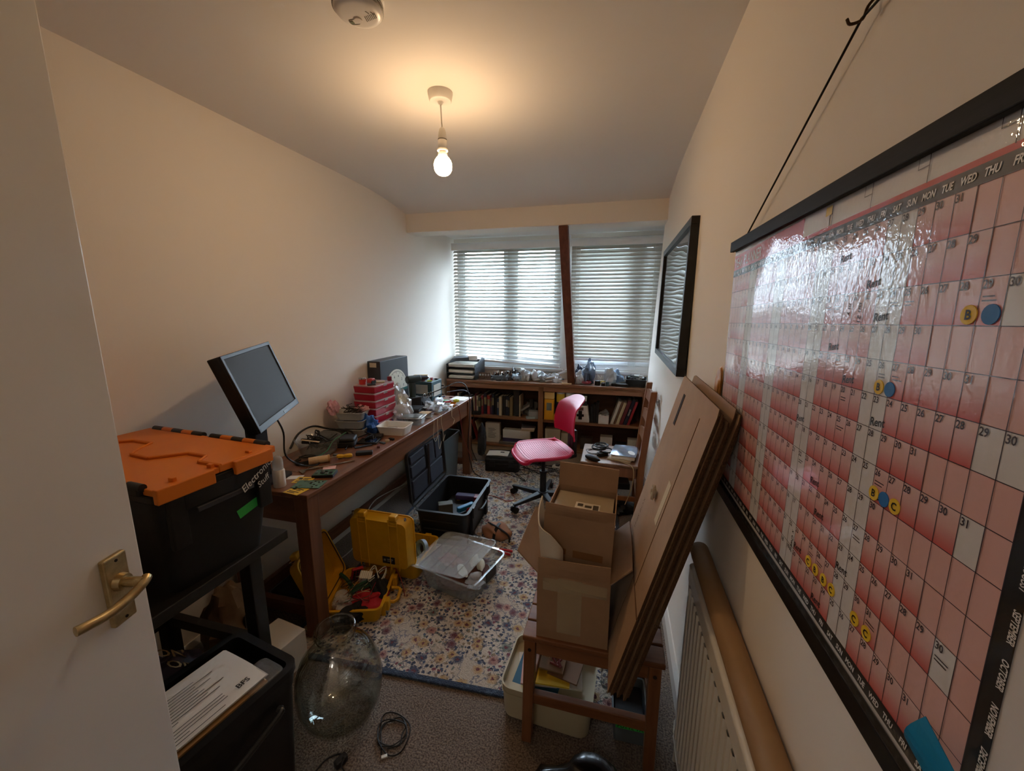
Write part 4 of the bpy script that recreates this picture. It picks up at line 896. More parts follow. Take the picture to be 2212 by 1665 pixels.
# ---- takeaway containers stacked against the wall
for k, (z_, dx) in enumerate(((0, .01), (.052, 0), (.104, -.004))):
    t = thing('food_container', ['lowest clear food container of the stack by the wall', 'middle clear food container of the stack by the wall', 'top clear food container of the stack heaped with wires'][k], 'container', (-1.63+dx, 2.14+.01*k, Z0+z_), .18, 'clear food containers')
    MB().openbox(.075, .052, .092, .066, .05, .0025, .02, rim=.004).build('tub', M_frost, t, smooth=True)
    if k < 2: one(MB().rbox(.06, .038, 0, .034, .01), 'parts_filling', mat('dark_parts', '#2a2a2c', rough=.6, var=.4, vscale=60), ['dark spare parts in the lowest food container', 'dark spare parts in the middle food container'][k], 'parts', loc=(-1.63+dx, 2.14+.01*k, Z0+z_+.004), rot=(0, 0, .18))
rr = random.Random(21)
for k in range(5):
    pts = [V((-1.63+rr.uniform(-.06, .06), 2.16+rr.uniform(-.05, .05), Z0+.125+rr.uniform(0, .075))) for _ in range(6)]
    cable('thin_wire', 'thin dark wire curling out of the top food container', pts, .0022, group='wires in the top food container')
bag('pink_foam', 'scrap of pink antistatic foam against the wall by the food containers', 'foam', (-1.715, 2.08, Z0+.145), .03, .04, .05, 4, mat('pink_foam_m', '#c99aa4', rough=.8))
bag('pink_foam', 'scrap of pink antistatic bag on the far side of the top food container', 'foam', (-1.60, 2.21, Z0+.145), .04, .035, .02, 8, mat('pink_foam_m'))
# ---- beige roll with red cap, blue glove, red bits
p = tb(766, 937); t = thing('bead_roll', 'pale ribbed roll with a red cap lying behind the zip case', 'roll', (p.x+.02, p.y, Z0+.022), 1.0)
mb = MB(); mb.lathe([(.021+.0015*(i % 2), .01*i) for i in range(11)], 18, T(0, 0, 0, ry=R(90))); mb.build('body', M_palewood, t, smooth=True)
MB().cyl((-.03, 0, 0), (0, 0, 0), .014, .021, 14).build('cap', mat('red_cap', '#a8371f', rough=.5), t, smooth=True)
bag('blue_glove', 'crumpled bright blue rubber glove in the middle of the table', 'glove', (-1.55, 2.20, Z0), .06, .055, .07, 5, mat('blue_rubber', '#2f62ad', rough=.5), .4, amp=.5)
bag('purple_glove', 'small crumpled violet rag beside the blue glove', 'rag', (-1.50, 2.45, Z0), .05, .035, .025, 15, mat('violet_rag', '#4e4a8c', rough=.6), .2)
bag('orange_cloth', 'crumpled orange rag beyond the blue glove', 'rag', (-1.60, 2.46, Z0), .05, .04, .035, 6, mat('orange_rag', '#b8482c', rough=.7), .2)
bag('red_cloth', 'crumpled dark red rag in front of the red organiser stack', 'rag', (-1.68, 2.36, Z0), .04, .03, .04, 16, mat('darkred_rag', '#8f2430', rough=.7), .2)
# ---- white tub and metal lidded tray
def ptub(name, label, cat, c, a, bx, by, tx, ty, h, m, rim=.004, th=.003): 
    t = thing(name, label, cat, c, a); MB().openbox(bx, by, tx, ty, h, th, .018, rim=rim).build('tub', m, t, smooth=True); return t
ptub('white_tub', 'rectangular white plastic tub open at the front edge of the table', 'tub', (-1.385, 2.25, Z0), .10, .085, .060, .098, .073, .055, M_cream)
o = one(MB().box(-.035, .035, -.02, .02, 0, .022), 'black_module', M_blk2, 'black module lying inside the white tub', 'module', loc=(-1.42, 2.262, Z0+.005), rot=(0, 0, .2), bevel=.002)
t = ptub('clear_tray', 'clear rectangular tray with a steel lid behind the white tub', 'tray', (-1.385, 2.475, Z0), .15, .078, .056, .088, .066, .05, M_clear)
MB().rbox(.092, .070, .052, .056, .02).build('lid', M_steel, t, bevel=.002); MB().rbox(.066, .046, .0555, .0585, .012).build('lid_panel', mat('steel_dark', '#8a8780', rough=.3, metal=.9), t)
# ---- dial meter
mcn = pxx(820, 781, -1.665); me_ = pxx(880, 769, -1.665)
zt = mcn.z; ya, yb = mcn.y, me_.y
t = thing('dial_meter', 'tall dark box with a large white half-round dial against the left wall', 'meter', (-1.665, (ya+yb)/2, Z0))
hw2, hh = (yb-ya)/2, zt-Z0
MB().box(-.105, 0, -hw2, hw2, 0, hh).build('case', mat('meter_grey', '#2f3136', rough=.5), t, bevel=.004)
dr_ = hw2*.80; arc = [(dr_*math.cos(math.pi*i/24), dr_*math.sin(math.pi*i/24)) for i in range(25)]
DM = Matrix(((0, 0, 1, .0), (1, 0, 0, .01), (0, 1, 0, hh*.42), (0, 0, 0, 1)))
MB().prism(arc, 0, .004, DM).build('dial', mat('dial_cream', '#d9d5c4', rough=.5), t)
mb = MB()
for i in range(41):
    a = math.pi*(i+.5)/41; r0 = dr_*(.80 if i % 5 == 0 else .87); mb.box(r0, dr_*.93, -.0011, .0011, .004, .0048, DM @ Matrix.Rotation(a, 4, 'Z'))
for k, s in enumerate('10 8 6 4 2 0'.split()):
    v_, f_ = text_mesh(s, .03, 'CENTER', .0004); a = math.pi*(.06+.88*k/5); mb.add(v_, f_, DM @ Matrix.Translation((dr_*.66*math.cos(math.pi-a), dr_*.66*math.sin(math.pi-a)-.008, .0046)))
mb.build('dial_scale', M_blk2, t)
MB().box(-dr_, dr_, -.02, 0, 0, .006, DM).build('dial_base', mat('teal_panel', '#2f6a62', rough=.5), t)
mb = MB(); mb.tube([DM @ V((0, 0, .007)), DM @ V((-.5*dr_, .6*dr_, .007))], .0015, 5); mb.build('needle', M_blk2, t)
MB().box(-.085, -.03, -.0015, 0, hh-.045, hh-.012).build('maker_plate', mat('plate_cream', '#b9ab90', rough=.5), t, loc=(0, -hw2, 0))
# ---- red organiser stack
oc = pxx(809, 835, -1.515); oy = oc.y
t = None; M_ro = mat('organiser_red', '#a81c33', rough=.35, coat=.2); nst = 6; hO = (oc.z-Z0)/nst
for k in range(nst):
    t = thing('parts_organiser', 'red lidded parts tray, %s of the stack by the dial meter' % ('lowest', 'second from the bottom', 'third from the bottom', 'third from the top', 'second from the top', 'topmost')[k], 'parts tray', (-1.60, oy+.125, Z0+hO*k), R(random.uniform(-1.5, 1.5)), 'stacked red parts trays')
    s_ = 1-.012*k; MB().taper(.082*s_, .120*s_, 0, .087*s_, .126*s_, hO-.008).build('tray', M_ro, t, bevel=.004)
    MB().rbox(.089*s_, .128*s_, hO-.008, hO-.001, .012).build('lid', mat('pink_clear', '#d8b0b4', rough=.2, trans=.3, alpha=.9), t, bevel=.002)
    MB().box(.086*s_, .094*s_, -.018, .018, hO-.016, hO-.002).build('latch', M_frost, t, bevel=.002)
zo = Z0+hO*nst
t = thing('red_tin', 'small red and silver round tin on top of the red parts trays', 'tin', (-1.645, oy+.06, zo)); MB().cyl((0, 0, 0), (0, 0, .035), .024, None, 20).build('tin', mat('tin_red', '#b5281f', rough=.3, coat=.3), t, smooth=True); MB().cyl((0, 0, .035), (0, 0, .043), .025, None, 20).build('lid', M_steel, t, smooth=True)
t = thing('toy_engine', 'small red and black wheeled gadget on top of the red parts trays', 'gadget', (-1.60, oy+.09, zo)); MB().box(-.02, .02, -.02, .02, .008, .036).build('body', mat('tin_red'), t, bevel=.004)
for s in (-1, 1): MB().cyl((.016, s*.012, .012), (.024, s*.012, .012), .012, None, 14).build('wheel', M_blk2, t)
one(MB().lathe([(.001, 0), (.016, 0), (.016, .028), (.012, .03), (.001, .03)], 16), 'maroon_pot', mat('maroon', '#6e1f2e', rough=.4), 'small maroon pot at the far corner of the red parts trays', 'pot', loc=(-1.545, oy+.23, zo), smooth=True)
one(MB().box(-.03, .03, -.02, .02, 0, .008), 'pale_card', mat('plate_cream'), 'pale folded card on top of the red parts trays', 'card', loc=(-1.57, oy+.15, zo), rot=(0, 0, .5))
one(MB().box(-.025, .025, -.012, .012, 0, .006), 'dark_comb', M_blk2, 'small dark strip on the lid of the red parts trays', 'strip', loc=(-1.565, oy+.04, zo), rot=(0, 0, .9))
# ---- plastic bags behind the trays
M_yenv = mat('manila_yellow', '#c9a14c', rough=.6)
bag('clear_parts_bag', 'large clear plastic bag of parts between the red trays and the drill', 'plastic bag', (-1.56, oy+.34, Z0), .09, .08, .14, 31, M_bag, amp=.45)
bag('clear_parts_bag', 'smaller clear bag with orange bits low beside the red trays', 'plastic bag', (-1.49, oy+.25, Z0), .06, .07, .07, 33, M_bag, amp=.45)
mb = MB(); mb.sheet(lambda u, v: (-.004*math.sin(3*u), .12*(u-.5), .15*v), 5, 5, .004); one(mb, 'manila_envelope', M_yenv, 'yellow envelope standing among the clear bags by the drill', 'envelope', loc=(-1.56, oy+.45, Z0+.02), rot=(0, R(-14), .3))
one(MB().box(-.003, .003, -.05, .05, 0, .10), 'cream_card', mat('plate_cream'), 'cream card leaning behind the large clear parts bag', 'card', loc=(-1.62, oy+.36, Z0), rot=(0, R(8), .2))
# ---- black box with knobs
p = tb(862, 896); t = thing('black_controller', 'black ribbed electronics box with two knobs in front of the clear bags', 'electronics box', (-1.50, 2.72, Z0), .2)
MB().box(-.06, .06, -.075, .075, 0, .05).build('case', M_blk2, t, bevel=.004)
for k in range(6): MB().box(-.06, .06, -.062+.022*k, -.052+.022*k, .05, .055).build('fin', M_blk2, t)
for z in (.015, .035):
    for y in (.03, .055): MB().cyl((.06, y, z), (.075, y, z), .009, None, 12).build('knob', M_blk2, t, smooth=True)
cable('black_lead', 'black lead curling beside the ribbed electronics box', [V((-1.56, 2.66, Z0+.03)), V((-1.60, 2.6, Z0+.05)), V((-1.62, 2.66, Z0+.03)), V((-1.57, 2.62, Z0+.008)), V((-1.50, 2.60, Z0+.006))], .003)
# ---- cordless drill lying on boxes
pd = pxx(900, 818, -1.56); t = thing('cordless_drill', 'dark cordless drill lying with its chuck towards the room', 'drill', (pd.x, pd.y, pd.z), R(60))
M_dr = mat('drill_green', '#23302c', rough=.5)
MB().cyl((-.09, 0, 0), (.03, 0, 0), .032, .030, 18).build('motor_body', M_dr, t, smooth=True, bevel=.006)
mb = MB(); mb.cyl((.03, 0, 0), (.055, 0, 0), .027, .024, 18); mb.cyl((.055, 0, 0), (.095, 0, 0), .021, .019, 18); mb.cyl((.095, 0, 0), (.108, 0, 0), .014, .008, 14); mb.build('chuck', M_blk2, t, smooth=True)
MB().lathe([(.0005, .118), (.006, .116), (.009, .107), (.001, .106)][::-1], 12, T(0, 0, 0, ry=R(90))).build('chuck_tip', M_steel, t, smooth=True)
mb = MB(); mb.taper(.022, .018, -.15, .024, .02, -.02, T(-.045, 0, 0), ox=0); mb.build('grip', M_dr, t, bevel=.008)
mb = MB(); mb.box(-.09, .02, -.032, .032, -(pd.z-Z0), -.145); mb.build('battery', M_blk2, t, bevel=.006)
# ---- power supply
t = thing('power_supply', 'dark teal power supply with a pale panel at the far table end', 'power supply', (-1.60, 3.16, Z0), 0)
hp = .19; MB().box(-.09, .09, -.10, .10, 0, hp).build('case', mat('psu_teal', '#34525a', rough=.5), t, bevel=.004)
MB().box(-.06, .05, -.104, -.10, .085, .165).build('meter_panel', mat('psu_panel', '#b9b7ac', rough=.4), t)
MB().box(.09, .094, -.07, .07, .06, .16).build('meter_panel', mat('psu_panel'), t)
for k in range(3): MB().cyl((.09, -.06+.05*k, .035), (.104, -.06+.05*k, .035), .010, None, 14).build('knob', M_blk2, t, smooth=True)
for z in (.05, .13): MB().cyl((.094, .085, z), (.115, .085, z), .006, None, 10).build('terminal', M_blk2, t)
zp = Z0+hp
for k, (x, y, c, h_, r_, n_) in enumerate(((-1.62, 3.10, '#c9bda4', .022, .03, 'pale'), (-1.62, 3.10, '#6e3424', .026, .028, 'brown'))):
    one(MB().lathe([(.010, 0), (r_, 0), (r_, h_), (.010, h_)], 20, closed=True), 'tape_roll', mat('tape_'+n_, c, rough=.5), '%s tape roll stacked on the power supply' % n_, 'tape roll', 'tape rolls on the power supply', loc=(x, y, zp+(.026 if k == 0 else 0)), smooth=True)
t = thing('pencil', 'yellow pencil lying across the tape rolls on the power supply', 'pencil', (-1.62, 3.10, zp+.0525), .3); MB().cyl((-.06, 0, 0), (.05, 0, 0), .0042, None, 6).build('shaft', M_yel, t); MB().cyl((-.06, 0, 0), (-.075, 0, 0), .0042, .0006, 6).build('tip', M_palewood, t)
one(MB().lathe([(.001, 0), (.016, 0), (.011, .004), (.011, .018), (.016, .022), (.001, .022)], 16), 'red_spool', mat('maroon_red', '#a8323c', rough=.4), 'small red spool on top of the power supply', 'spool', loc=(-1.56, 3.16, zp), smooth=True)
one(MB().box(-.02, .02, -.008, .008, 0, .010), 'lime_eraser', mat('lime', '#9fb03a', rough=.5), 'lime green block on top of the power supply', 'block', loc=(-1.55, 3.10, zp), rot=(0, 0, .3), bevel=.002)
one(MB().box(-.016, .016, -.012, .012, 0, .010), 'dark_chip_box', M_blk2, 'dark little box at the far corner of the power supply', 'box', loc=(-1.535, 3.21, zp), bevel=.002)
# ---- soldering iron stand
t = thing('soldering_stand', 'black soldering iron stand with a coiled spring holder', 'soldering stand', (-1.545, 2.98, Z0), R(-20))
mb = MB(); mb.prism([(-.07, 0), (.06, 0), (.05, .03), (-.01, .085), (-.035, .085), (-.07, .02)], -.05, .05, Matrix(((1, 0, 0, 0), (0, 0, 1, 0), (0, 1, 0, 0), (0, 0, 0, 1)))); mb.build('base', M_blk2, t, bevel=.006)
mb = MB(); mb.tube([V((.0+.004*i/1.0*.9, .018*math.cos(i*.9)-.0, .085+.02*math.sin(i*.9)+.0012*i)) for i in range(34)], .0018, 5); mb.build('spring', M_steel, t, smooth=True)
MB().box(-.025, .01, -.051, -.049, .035, .07).build('label', mat('psu_panel'), t)
cable('soldering_iron', 'black soldering iron with its lead curving over the far table end', [V((-1.52, 2.99, Z0+.10)), V((-1.44, 3.04, Z0+.13)), V((-1.39, 3.10, Z0+.155)), V((-1.33, 3.2, Z0+.175)), V((-1.27, 3.24, Z0+.14)), V((-1.235, 3.24, Z0+.0)), V((-1.235, 3.22, Z0-.2)), V((-1.25, 3.22, Z0-.42)), V((-1.22, 3.25, .1)), V((-1.16, 3.3, ZR+.006))], .0042, cat='soldering iron')
cable('dangling_lead', 'second black lead hanging over the far front corner of the table', [V((-1.40, 3.12, Z0+.10)), V((-1.30, 3.28, Z0+.09)), V((-1.245, 3.33, Z0+.0)), V((-1.24, 3.34, Z0-.25)), V((-1.26, 3.33, Z0-.45)), V((-1.22, 3.36, Z0-.60))], .0032)
cable('red_lead', 'thin red lead hanging down the far front table leg', [V((-1.40, 3.02, Z0+.01)), V((-1.29, 3.04, Z0+.012)), V((-1.262, 3.05, Z0-.02)), V((-1.255, 3.10, Z0-.25)), V((-1.24, 3.2, .3)), V((-1.225, 3.3, .15))], .0025, mat('red_wire', '#7d2f26', rough=.5))
# ---- silver bags, small clear box
bag('silver_bag', 'crinkled clear and silver antistatic bag at the table edge near the drill', 'plastic bag', (-1.39, 2.87, Z0), .075, .11, .045, 41, mat('silver_bag_m', '#c9cfd6', rough=.2, trans=.2, alpha=.8, metal=.2), .1, amp=.55)
bag('silver_bag', 'small clear bag overhanging the table edge beside the orange tray', 'plastic bag', (-1.315, 2.93, Z0), .035, .06, .022, 43, M_bag, .1, amp=.55)
t = ptub('clear_box', 'small clear box of wooden sticks at the table edge', 'box', (-1.375, 2.66, Z0), .08, .055, .05, .06, .055, .03, M_clear)
for k in range(5): one(MB().box(-.04, .04, -.004, .004, 0, .004), 'wooden_stick', M_palewood, 'short wooden stick in the small clear box', 'stick', 'sticks in the clear box', loc=(-1.375, 2.63+.014*k, Z0+.034), rot=(0, 0, .1*k-.2))
# ---- loose white strings over the edge
for k, (y, d_) in enumerate(((2.60, .16), (2.66, .24), (2.73, .2), (2.93, .12))):
    cable('pale_string', ['pale string hanging lowest over the table edge', 'pale string looping over the edge by the clear box', 'pale string farther along the table edge', 'short pale string by the silver bag'][k], [V((-1.34, y, Z0+.02)), V((-1.275, y-.01, Z0+.012)), V((-1.262, y-.03, Z0-.05)), V((-1.258, y-.05+.02*k, Z0-d_*.7)), V((-1.262, y-.01, Z0-d_)), V((-1.262, y+.03, Z0-d_*.8))], .0016, mat('string', '#cbbfa6', rough=.8), cat='string')
# ---- orange tray with bits, far end paper
t = ptub('orange_tray', 'small orange tray of bits near the far table corner', 'tray', (-1.335, 3.03, Z0), .2, .045, .05, .052, .058, .025, mat('orange_plastic', '#d68a22', rough=.4), rim=0)
t = thing('red_screwdriver', 'red-handled screwdriver lying in the orange tray', 'screwdriver', (-1.35, 3.04, Z0+.036), .9); MB().cyl((-.04, 0, 0), (.02, 0, 0), .011, .009, 8).build('handle', mat('red_handle', '#a81f26', rough=.35), t); MB().cyl((.02, 0, 0), (.08, 0, 0), .0025, None, 8).build('shaft', M_steel, t)
one(MB().lathe([(.014, 0), (.024, 0), (.024, .018), (.014, .018)], 18, closed=True), 'yellow_tape', mat('lime_tape', '#c9cf3a', rough=.5), 'lime yellow tape roll beside the orange tray', 'tape roll', loc=(-1.30, 3.09, Z0+.028), smooth=True)
t = thing('black_pliers', 'black pliers lying across the orange tray', 'pliers', (-1.36, 2.985, Z0+.032), .4)
for s in (-1, 1): MB().tube([(-.06, s*.018, 0), (-.02, s*.010, 0), (.01, 0, 0)], .006, 8, smooth=3).build('handle', M_blk2, t, smooth=True)
MB().box(.005, .05, -.008, .008, -.005, .005).build('jaw', M_steel, t, bevel=.003)
one(MB().lathe([(.001, 0), (.028, 0), (.028, .02), (.02, .024), (.001, .024)], 18), 'green_spool', mat('green_plastic', '#2e8a4a', rough=.4), 'round green lid behind the orange tray', 'lid', loc=(-1.42, 3.14, Z0), smooth=True)
one(MB().box(-.03, .03, -.045, .045, 0, .012), 'blue_box', mat('teal_box', '#2c5f74', rough=.5), 'small teal box behind the silver bag', 'box', loc=(-1.46, 3.03, Z0), rot=(0, 0, .3), bevel=.002)
one(MB().box(-.035, .035, -.02, .02, 0, .01), 'red_block', mat('red_handle'), 'small red block beside the green lid', 'block', loc=(-1.40, 3.09, Z0), rot=(0, 0, .5), bevel=.003)
p = tb(997, 861); one(MB().box(-.07, .075, -.10, .05, 0, .002), 'white_sheet', M_paper, 'white sheet of paper at the far end of the table', 'paper', loc=(-1.365, 3.355, Z0), rot=(0, 0, -.03))
for k, (x, y, s_) in enumerate(((-1.50, 1.93, 1.0), (-1.62, 1.98, 1.1), (-1.47, 2.08, .8), (-1.66, 2.22, .9), (-1.45, 2.58, .7), (-1.60, 2.62, .9), (-1.44, 2.76, .7))):
    r3 = random.Random(200+k); cable('tangled_lead', 'dark lead tangled among the clutter in the middle of the table', [V((x+s_*r3.uniform(-.09, .09), y+s_*r3.uniform(-.09, .09), Z0+.005+r3.uniform(0, .035))) for _ in range(8)], .0032, group='leads tangled on the table')
for k, (x, y, a, c, w_, d_, h_) in enumerate(((-1.69, 1.93, .2, '#2b2c30', .04, .06, .05), (-1.66, 2.02, .8, '#1b1b1d', .05, .03, .04), (-1.45, 2.12, .3, '#26282c', .045, .03, .02), (-1.47, 2.38, .6, '#5a2a22', .03, .02, .02), (-1.42, 2.57, .1, '#33383e', .04, .05, .03), (-1.64, 2.72, .5, '#3a4a52', .03, .05, .08))):
    one(MB().box(-w_, w_, -d_, d_, 0, h_), 'electronics_module', mat('modc'+c, c, rough=.5), ['dark grey module against the wall behind the clear bowl', 'black module between the clear bowl and the food containers', 'flat dark module beside the touchscreen board', 'small rust-coloured block behind the white tub', 'dark box between the trays and the clear box', 'slate box beside the tall dial meter'][k], 'module', loc=(x, y, Z0), rot=(0, 0, a), bevel=.003)
rr = random.Random(77)
for k in range(26):   # loose small parts
    x, y = rr.uniform(-1.70, -1.33), rr.uniform(2.0, 3.3)
    c = rr.choice(['#1b1b1d', '#3a4a52', '#8a8a86', '#5a2a22', '#2f5d45', '#b9ab90', '#1f3f6a']); cn = {'#1b1b1d': 'black', '#3a4a52': 'slate', '#8a8a86': 'grey', '#5a2a22': 'rust-brown', '#2f5d45': 'green', '#b9ab90': 'cream', '#1f3f6a': 'blue'}[c]
    one(MB().box(-rr.uniform(.008, .025), rr.uniform(.008, .03), -.008, .008, 0, rr.uniform(.006, .014)), 'loose_part', mat('part'+c, c, rough=.5), 'loose small %s electronic part scattered on the table' % cn, 'part', 'loose parts on the table', loc=(x, y, Z0), rot=(0, 0, rr.uniform(0, 3)), bevel=.001)
# ================================================================== things on the floor
# ---- big black equipment case, lid up under the table edge
M_case = mat('case_black', '#17181b', rough=.5, bump=.06, bscale=250)
t = thing('black_equipment_case', 'large open black equipment case with an organiser lid beside the table', 'case', (-1.062, 2.482, ZR), R(2))
hx, hy_, hh = .176, .285, .235
MB().openbox(hx-.02, hy_-.02, hx, hy_, hh, .008, .03, rim=.012).build('body', M_case, t, smooth=True)
for k in range(3): MB().box(-hx+.05, hx-.05, -hy_-.004, -hy_+.012, .05+.06*k, .056+.06*k).build('rib', M_case, t, bevel=.003)
for y in (-.16, .16): MB().box(hx-.012, hx+.008, y-.02, y+.02, .02, hh).build('rib', M_case, t, bevel=.003)
for y in (-.17, .17): MB().box(hx+.008, hx+.022, y-.03, y+.03, hh-.06, hh+.012).build('latch', M_case, t, bevel=.004)
mb = MB(); mb.tube([(hx+.01, -.07, hh-.06), (hx+.03, -.06, hh-.06), (hx+.035, 0, hh-.06), (hx+.03, .06, hh-.06), (hx+.01, .07, hh-.06)], .008, 8, smooth=4); mb.build('handle', M_case, t, smooth=True)
LM = T(-hx-.012, 0, hh+.014, ry=R(-94))    # lid frame: local x runs up the lid, z points into the room... 
lid = MB(); lid.openbox(.175, .275, .182, .290, .028, .005, .03, rim=.008, M=LM @ T(.19, 0, .034) @ Matrix.Diagonal((1, 1, -1, 1))); lid.f = [list(reversed(f)) for f in lid.f]; lo = lid.build('lid', M_case, t, smooth=True)
org = mat('organiser_cloth', '#1d2230', rough=.8, bump=.1, bscale=300)
MB().box(.03, .35, -.26, .26, .018, .028, LM).build('organiser_panel', org, lo, bevel=.004)
for (a0, a1, b0_, b1_) in ((.04, .17, -.25, .0), (.04, .17, .02, .25), (.19, .27, -.25, -.04), (.19, .34, .0, .12), (.19, .34, .14, .25), (.285, .34, -.25, -.04)):
    MB().box(a0, a1, b0_, b1_-.001, .005, .018, LM).build('pocket', org, lo, bevel=.005)
mb = MB(); mb.tube([LM @ V((.05, -.02, .01)), LM @ V((.2, .0, .004)), LM @ V((.34, .03, .01))], .012, 6, smooth=4); mb.build('strap', M_blk2, lo, smooth=True)
mb = MB()
for k in range(22): mb.box(-hx-.006, -hx+.006, -hy_+.02+.0245*k, -hy_+.032+.0245*k, hh-.002, hh+.010)
mb.build('hinge_teeth', mat('hinge_grey', '#45484c', rough=.5), t)
rr = random.Random(9)
W0 = t.location
def incase(name, mb, m, label, cat, x, y, z, a=0, rx=0, **k): return mb.build(name, m, loc=(W0.x+x, W0.y+y, ZR+z), rot=(rx, 0, a), label=label, cat=cat, **k)
incase('tool_pouch', MB().rbox(.12, .22, 0, .10, .03), M_blk2, 'dark padding filling the bottom of the black equipment case', 'padding', .0, 0, .010)
incase('multimeter', MB().rbox(.05, .03, 0, .10, .008), mat('olive_grey', '#4c4a40', rough=.6), 'olive grey block standing in the black equipment case', 'block', -.04, -.10, .112, .5, bevel=.004)
incase('blue_tool', MB().rbox(.07, .018, 0, .035, .012), mat('blue_tool_m', '#1f6f9e', rough=.4), 'bright blue tool handle in the black equipment case', 'tool', .07, .0, .125, 1.0, bevel=.006)
incase('red_tool', MB().rbox(.05, .012, 0, .025, .008), mat('red_handle'), 'red tool handle beside the blue one in the case', 'tool', .11, .03, .115, .8, bevel=.004)
incase('purple_tool', MB().rbox(.10, .03, 0, .04, .015), mat('purple_tool_m', '#3a2f55', rough=.5), 'dark purple tool roll at the back of the black case', 'tool', .03, .17, .115, .1, bevel=.008)
incase('maroon_tool', MB().rbox(.04, .03, 0, .05, .01), mat('maroon'), 'maroon box at the far latch side of the black case', 'box', .12, .16, .11, .2, bevel=.004)
incase('yellow_clamp', MB().lathe([(.012, 0), (.026, 0), (.026, .02), (.012, .02)], 16, closed=True), M_yel, 'small yellow ring clamp in the black equipment case', 'clamp', -.05, .17, .12, .3, rx=1.0, smooth=True)
for k in range(5): incase('hex_driver', MB().cyl((-.04, 0, .006), (.04, 0, .006), .006, None, 8), [M_steel, mat('red_handle'), M_palewood, mat('teal_box'), mat('orange_plastic')][k], ['steel', 'red', 'pale wooden', 'teal', 'orange'][k]+' driver lying at the near end of the black case', 'driver', -.06+.035*k, -.20+.012*k, .115, rr.uniform(0, 2.4), group='drivers in the black case', smooth=True)
# ---- second black case by the far table leg
p = pz(1052, 1028, ZR); t = thing('black_case', 'closed black case with papers on top near the far table leg', 'case', (-1.03, 3.62, ZR), R(8))
MB().rbox(.165, .14, 0, .085, .02).build('body', M_case, t, bevel=.006); MB().rbox(.167, .142, .088, .125, .02).build('lid', M_case, t, bevel=.006)
for x in (-.09, .09): MB().box(x-.025, x+.025, -.152, -.140, .05, .11).build('latch', M_case, t, bevel=.003)
mb = MB(); mb.sheet(lambda u, v: (-.105+.21*u, -.07+.14*v, .004+.006*math.sin(3*u)), 8, 4, .003); o = one(mb, 'newsletter', M_paper, 'white printed leaflet lying on the closed black case', 'leaflet', loc=(-1.08, 3.60, ZR+.136), rot=(0, 0, .1))
one(MB().box(-.11, .11, -.06, .06, 0, .008), 'grey_folder', mat('folder_grey', '#4d5258', rough=.5), 'grey folder under the white leaflet on the black case', 'folder', loc=(-1.04, 3.59, ZR+.126), rot=(0, 0, .15))
MB().box(.02, .06, .01, .035, .0102, .0106).build('printed_block', M_blk2, o)
t = thing('power_adapter', 'square black power adapter on the floor behind the closed black case', 'adapter', (-.82, 3.80, ZR), .2)
MB().rbox(.07, .035, 0, .12, .012).build('body', M_blk2, t, bevel=.004); MB().box(-.03, .03, -.037, -.034, .04, .09).build('socket_plate', mat('gloss_black'), t)
# ---- grey crate under the far end of the table
t = thing('grey_plastic_crate', 'translucent grey plastic crate standing under the far end of the table', 'crate', (-1.53, 3.15, .0), 0)
mb = MB(); mb.openbox(.13, .17, .15, .20, .44, .004, .03, rim=.008); mb.build('body', mat('grey_clear', '#6a7276', rough=.3, trans=.3, alpha=.85), t, smooth=True)
bag('grey_bundle', 'dark grey padded bundle stuffed in the plastic crate under the table', 'bundle', (-1.53, 3.15, .006), .11, .14, .18, 52, mat('bundle_grey', '#3d4246', rough=.8))
bag('hanging_bag', 'dark bag hanging on the far front table leg', 'bag', (-1.20, 3.46, .18), .035, .07, .17, 55, mat('dark_bag', '#1a1b1e', rough=.7), amp=.2)
# ---- yellow cases
M_yc = mat('case_yellow', '#c9940f', rough=.5, bump=.06, bscale=200, var=.08, vscale=9); M_yd = mat('case_seal', '#3a2a10', rough=.7)
def yellow_case(label, loc, rz, hx, hy_, hb, hl, open_deg):
    """hinge along local x at y=-hy_, body towards +y"""
    t = thing('yellow_equipment_case', label, 'case', loc, rz, 'yellow equipment cases')
    b_ = MB(); b_.openbox(hx-.014, hy_-.014, hx, hy_, hb, .006, .03, rim=.008); bo = b_.build('base', M_yc, t, smooth=True)
    for x in (-hx*.55, hx*.55):
        for o in (-.022, .022): MB().box(x+o-.003, x+o+.003, hy_-.01, hy_+.012, .0, hb).build('rib', M_yc, bo, bevel=.002)
    for x in (-hx*.55, hx*.55): MB().box(x-.02, x+.02, hy_+.006, hy_+.028, hb-.05, hb+.004).build('latch', M_yc, t, bevel=.003)
    mb = MB(); q = hx*.32; mb.tube([(-q, hy_+.004, hb*.45), (-q, hy_+.04, hb*.42), (-q*.7, hy_+.055, hb*.42), (q*.7, hy_+.055, hb*.42), (q, hy_+.04, hb*.42), (q, hy_+.004, hb*.45)], .009, 8); mb.build('handle', M_yc, t, smooth=True, bevel=.0)
    HM = T(0, -hy_-.010, hb+.008, rx=R(180-open_deg))   # local y runs up the lid when open
    lm = MB(); lm.openbox(hx-.012, hy_-.012, hx, hy_, hl, .006, .03, rim=.008, M=HM @ T(0, -hy_, 0) @ Matrix.Diagonal((1, 1, 1, 1)))
    return t, bo, HM, hx, hy_
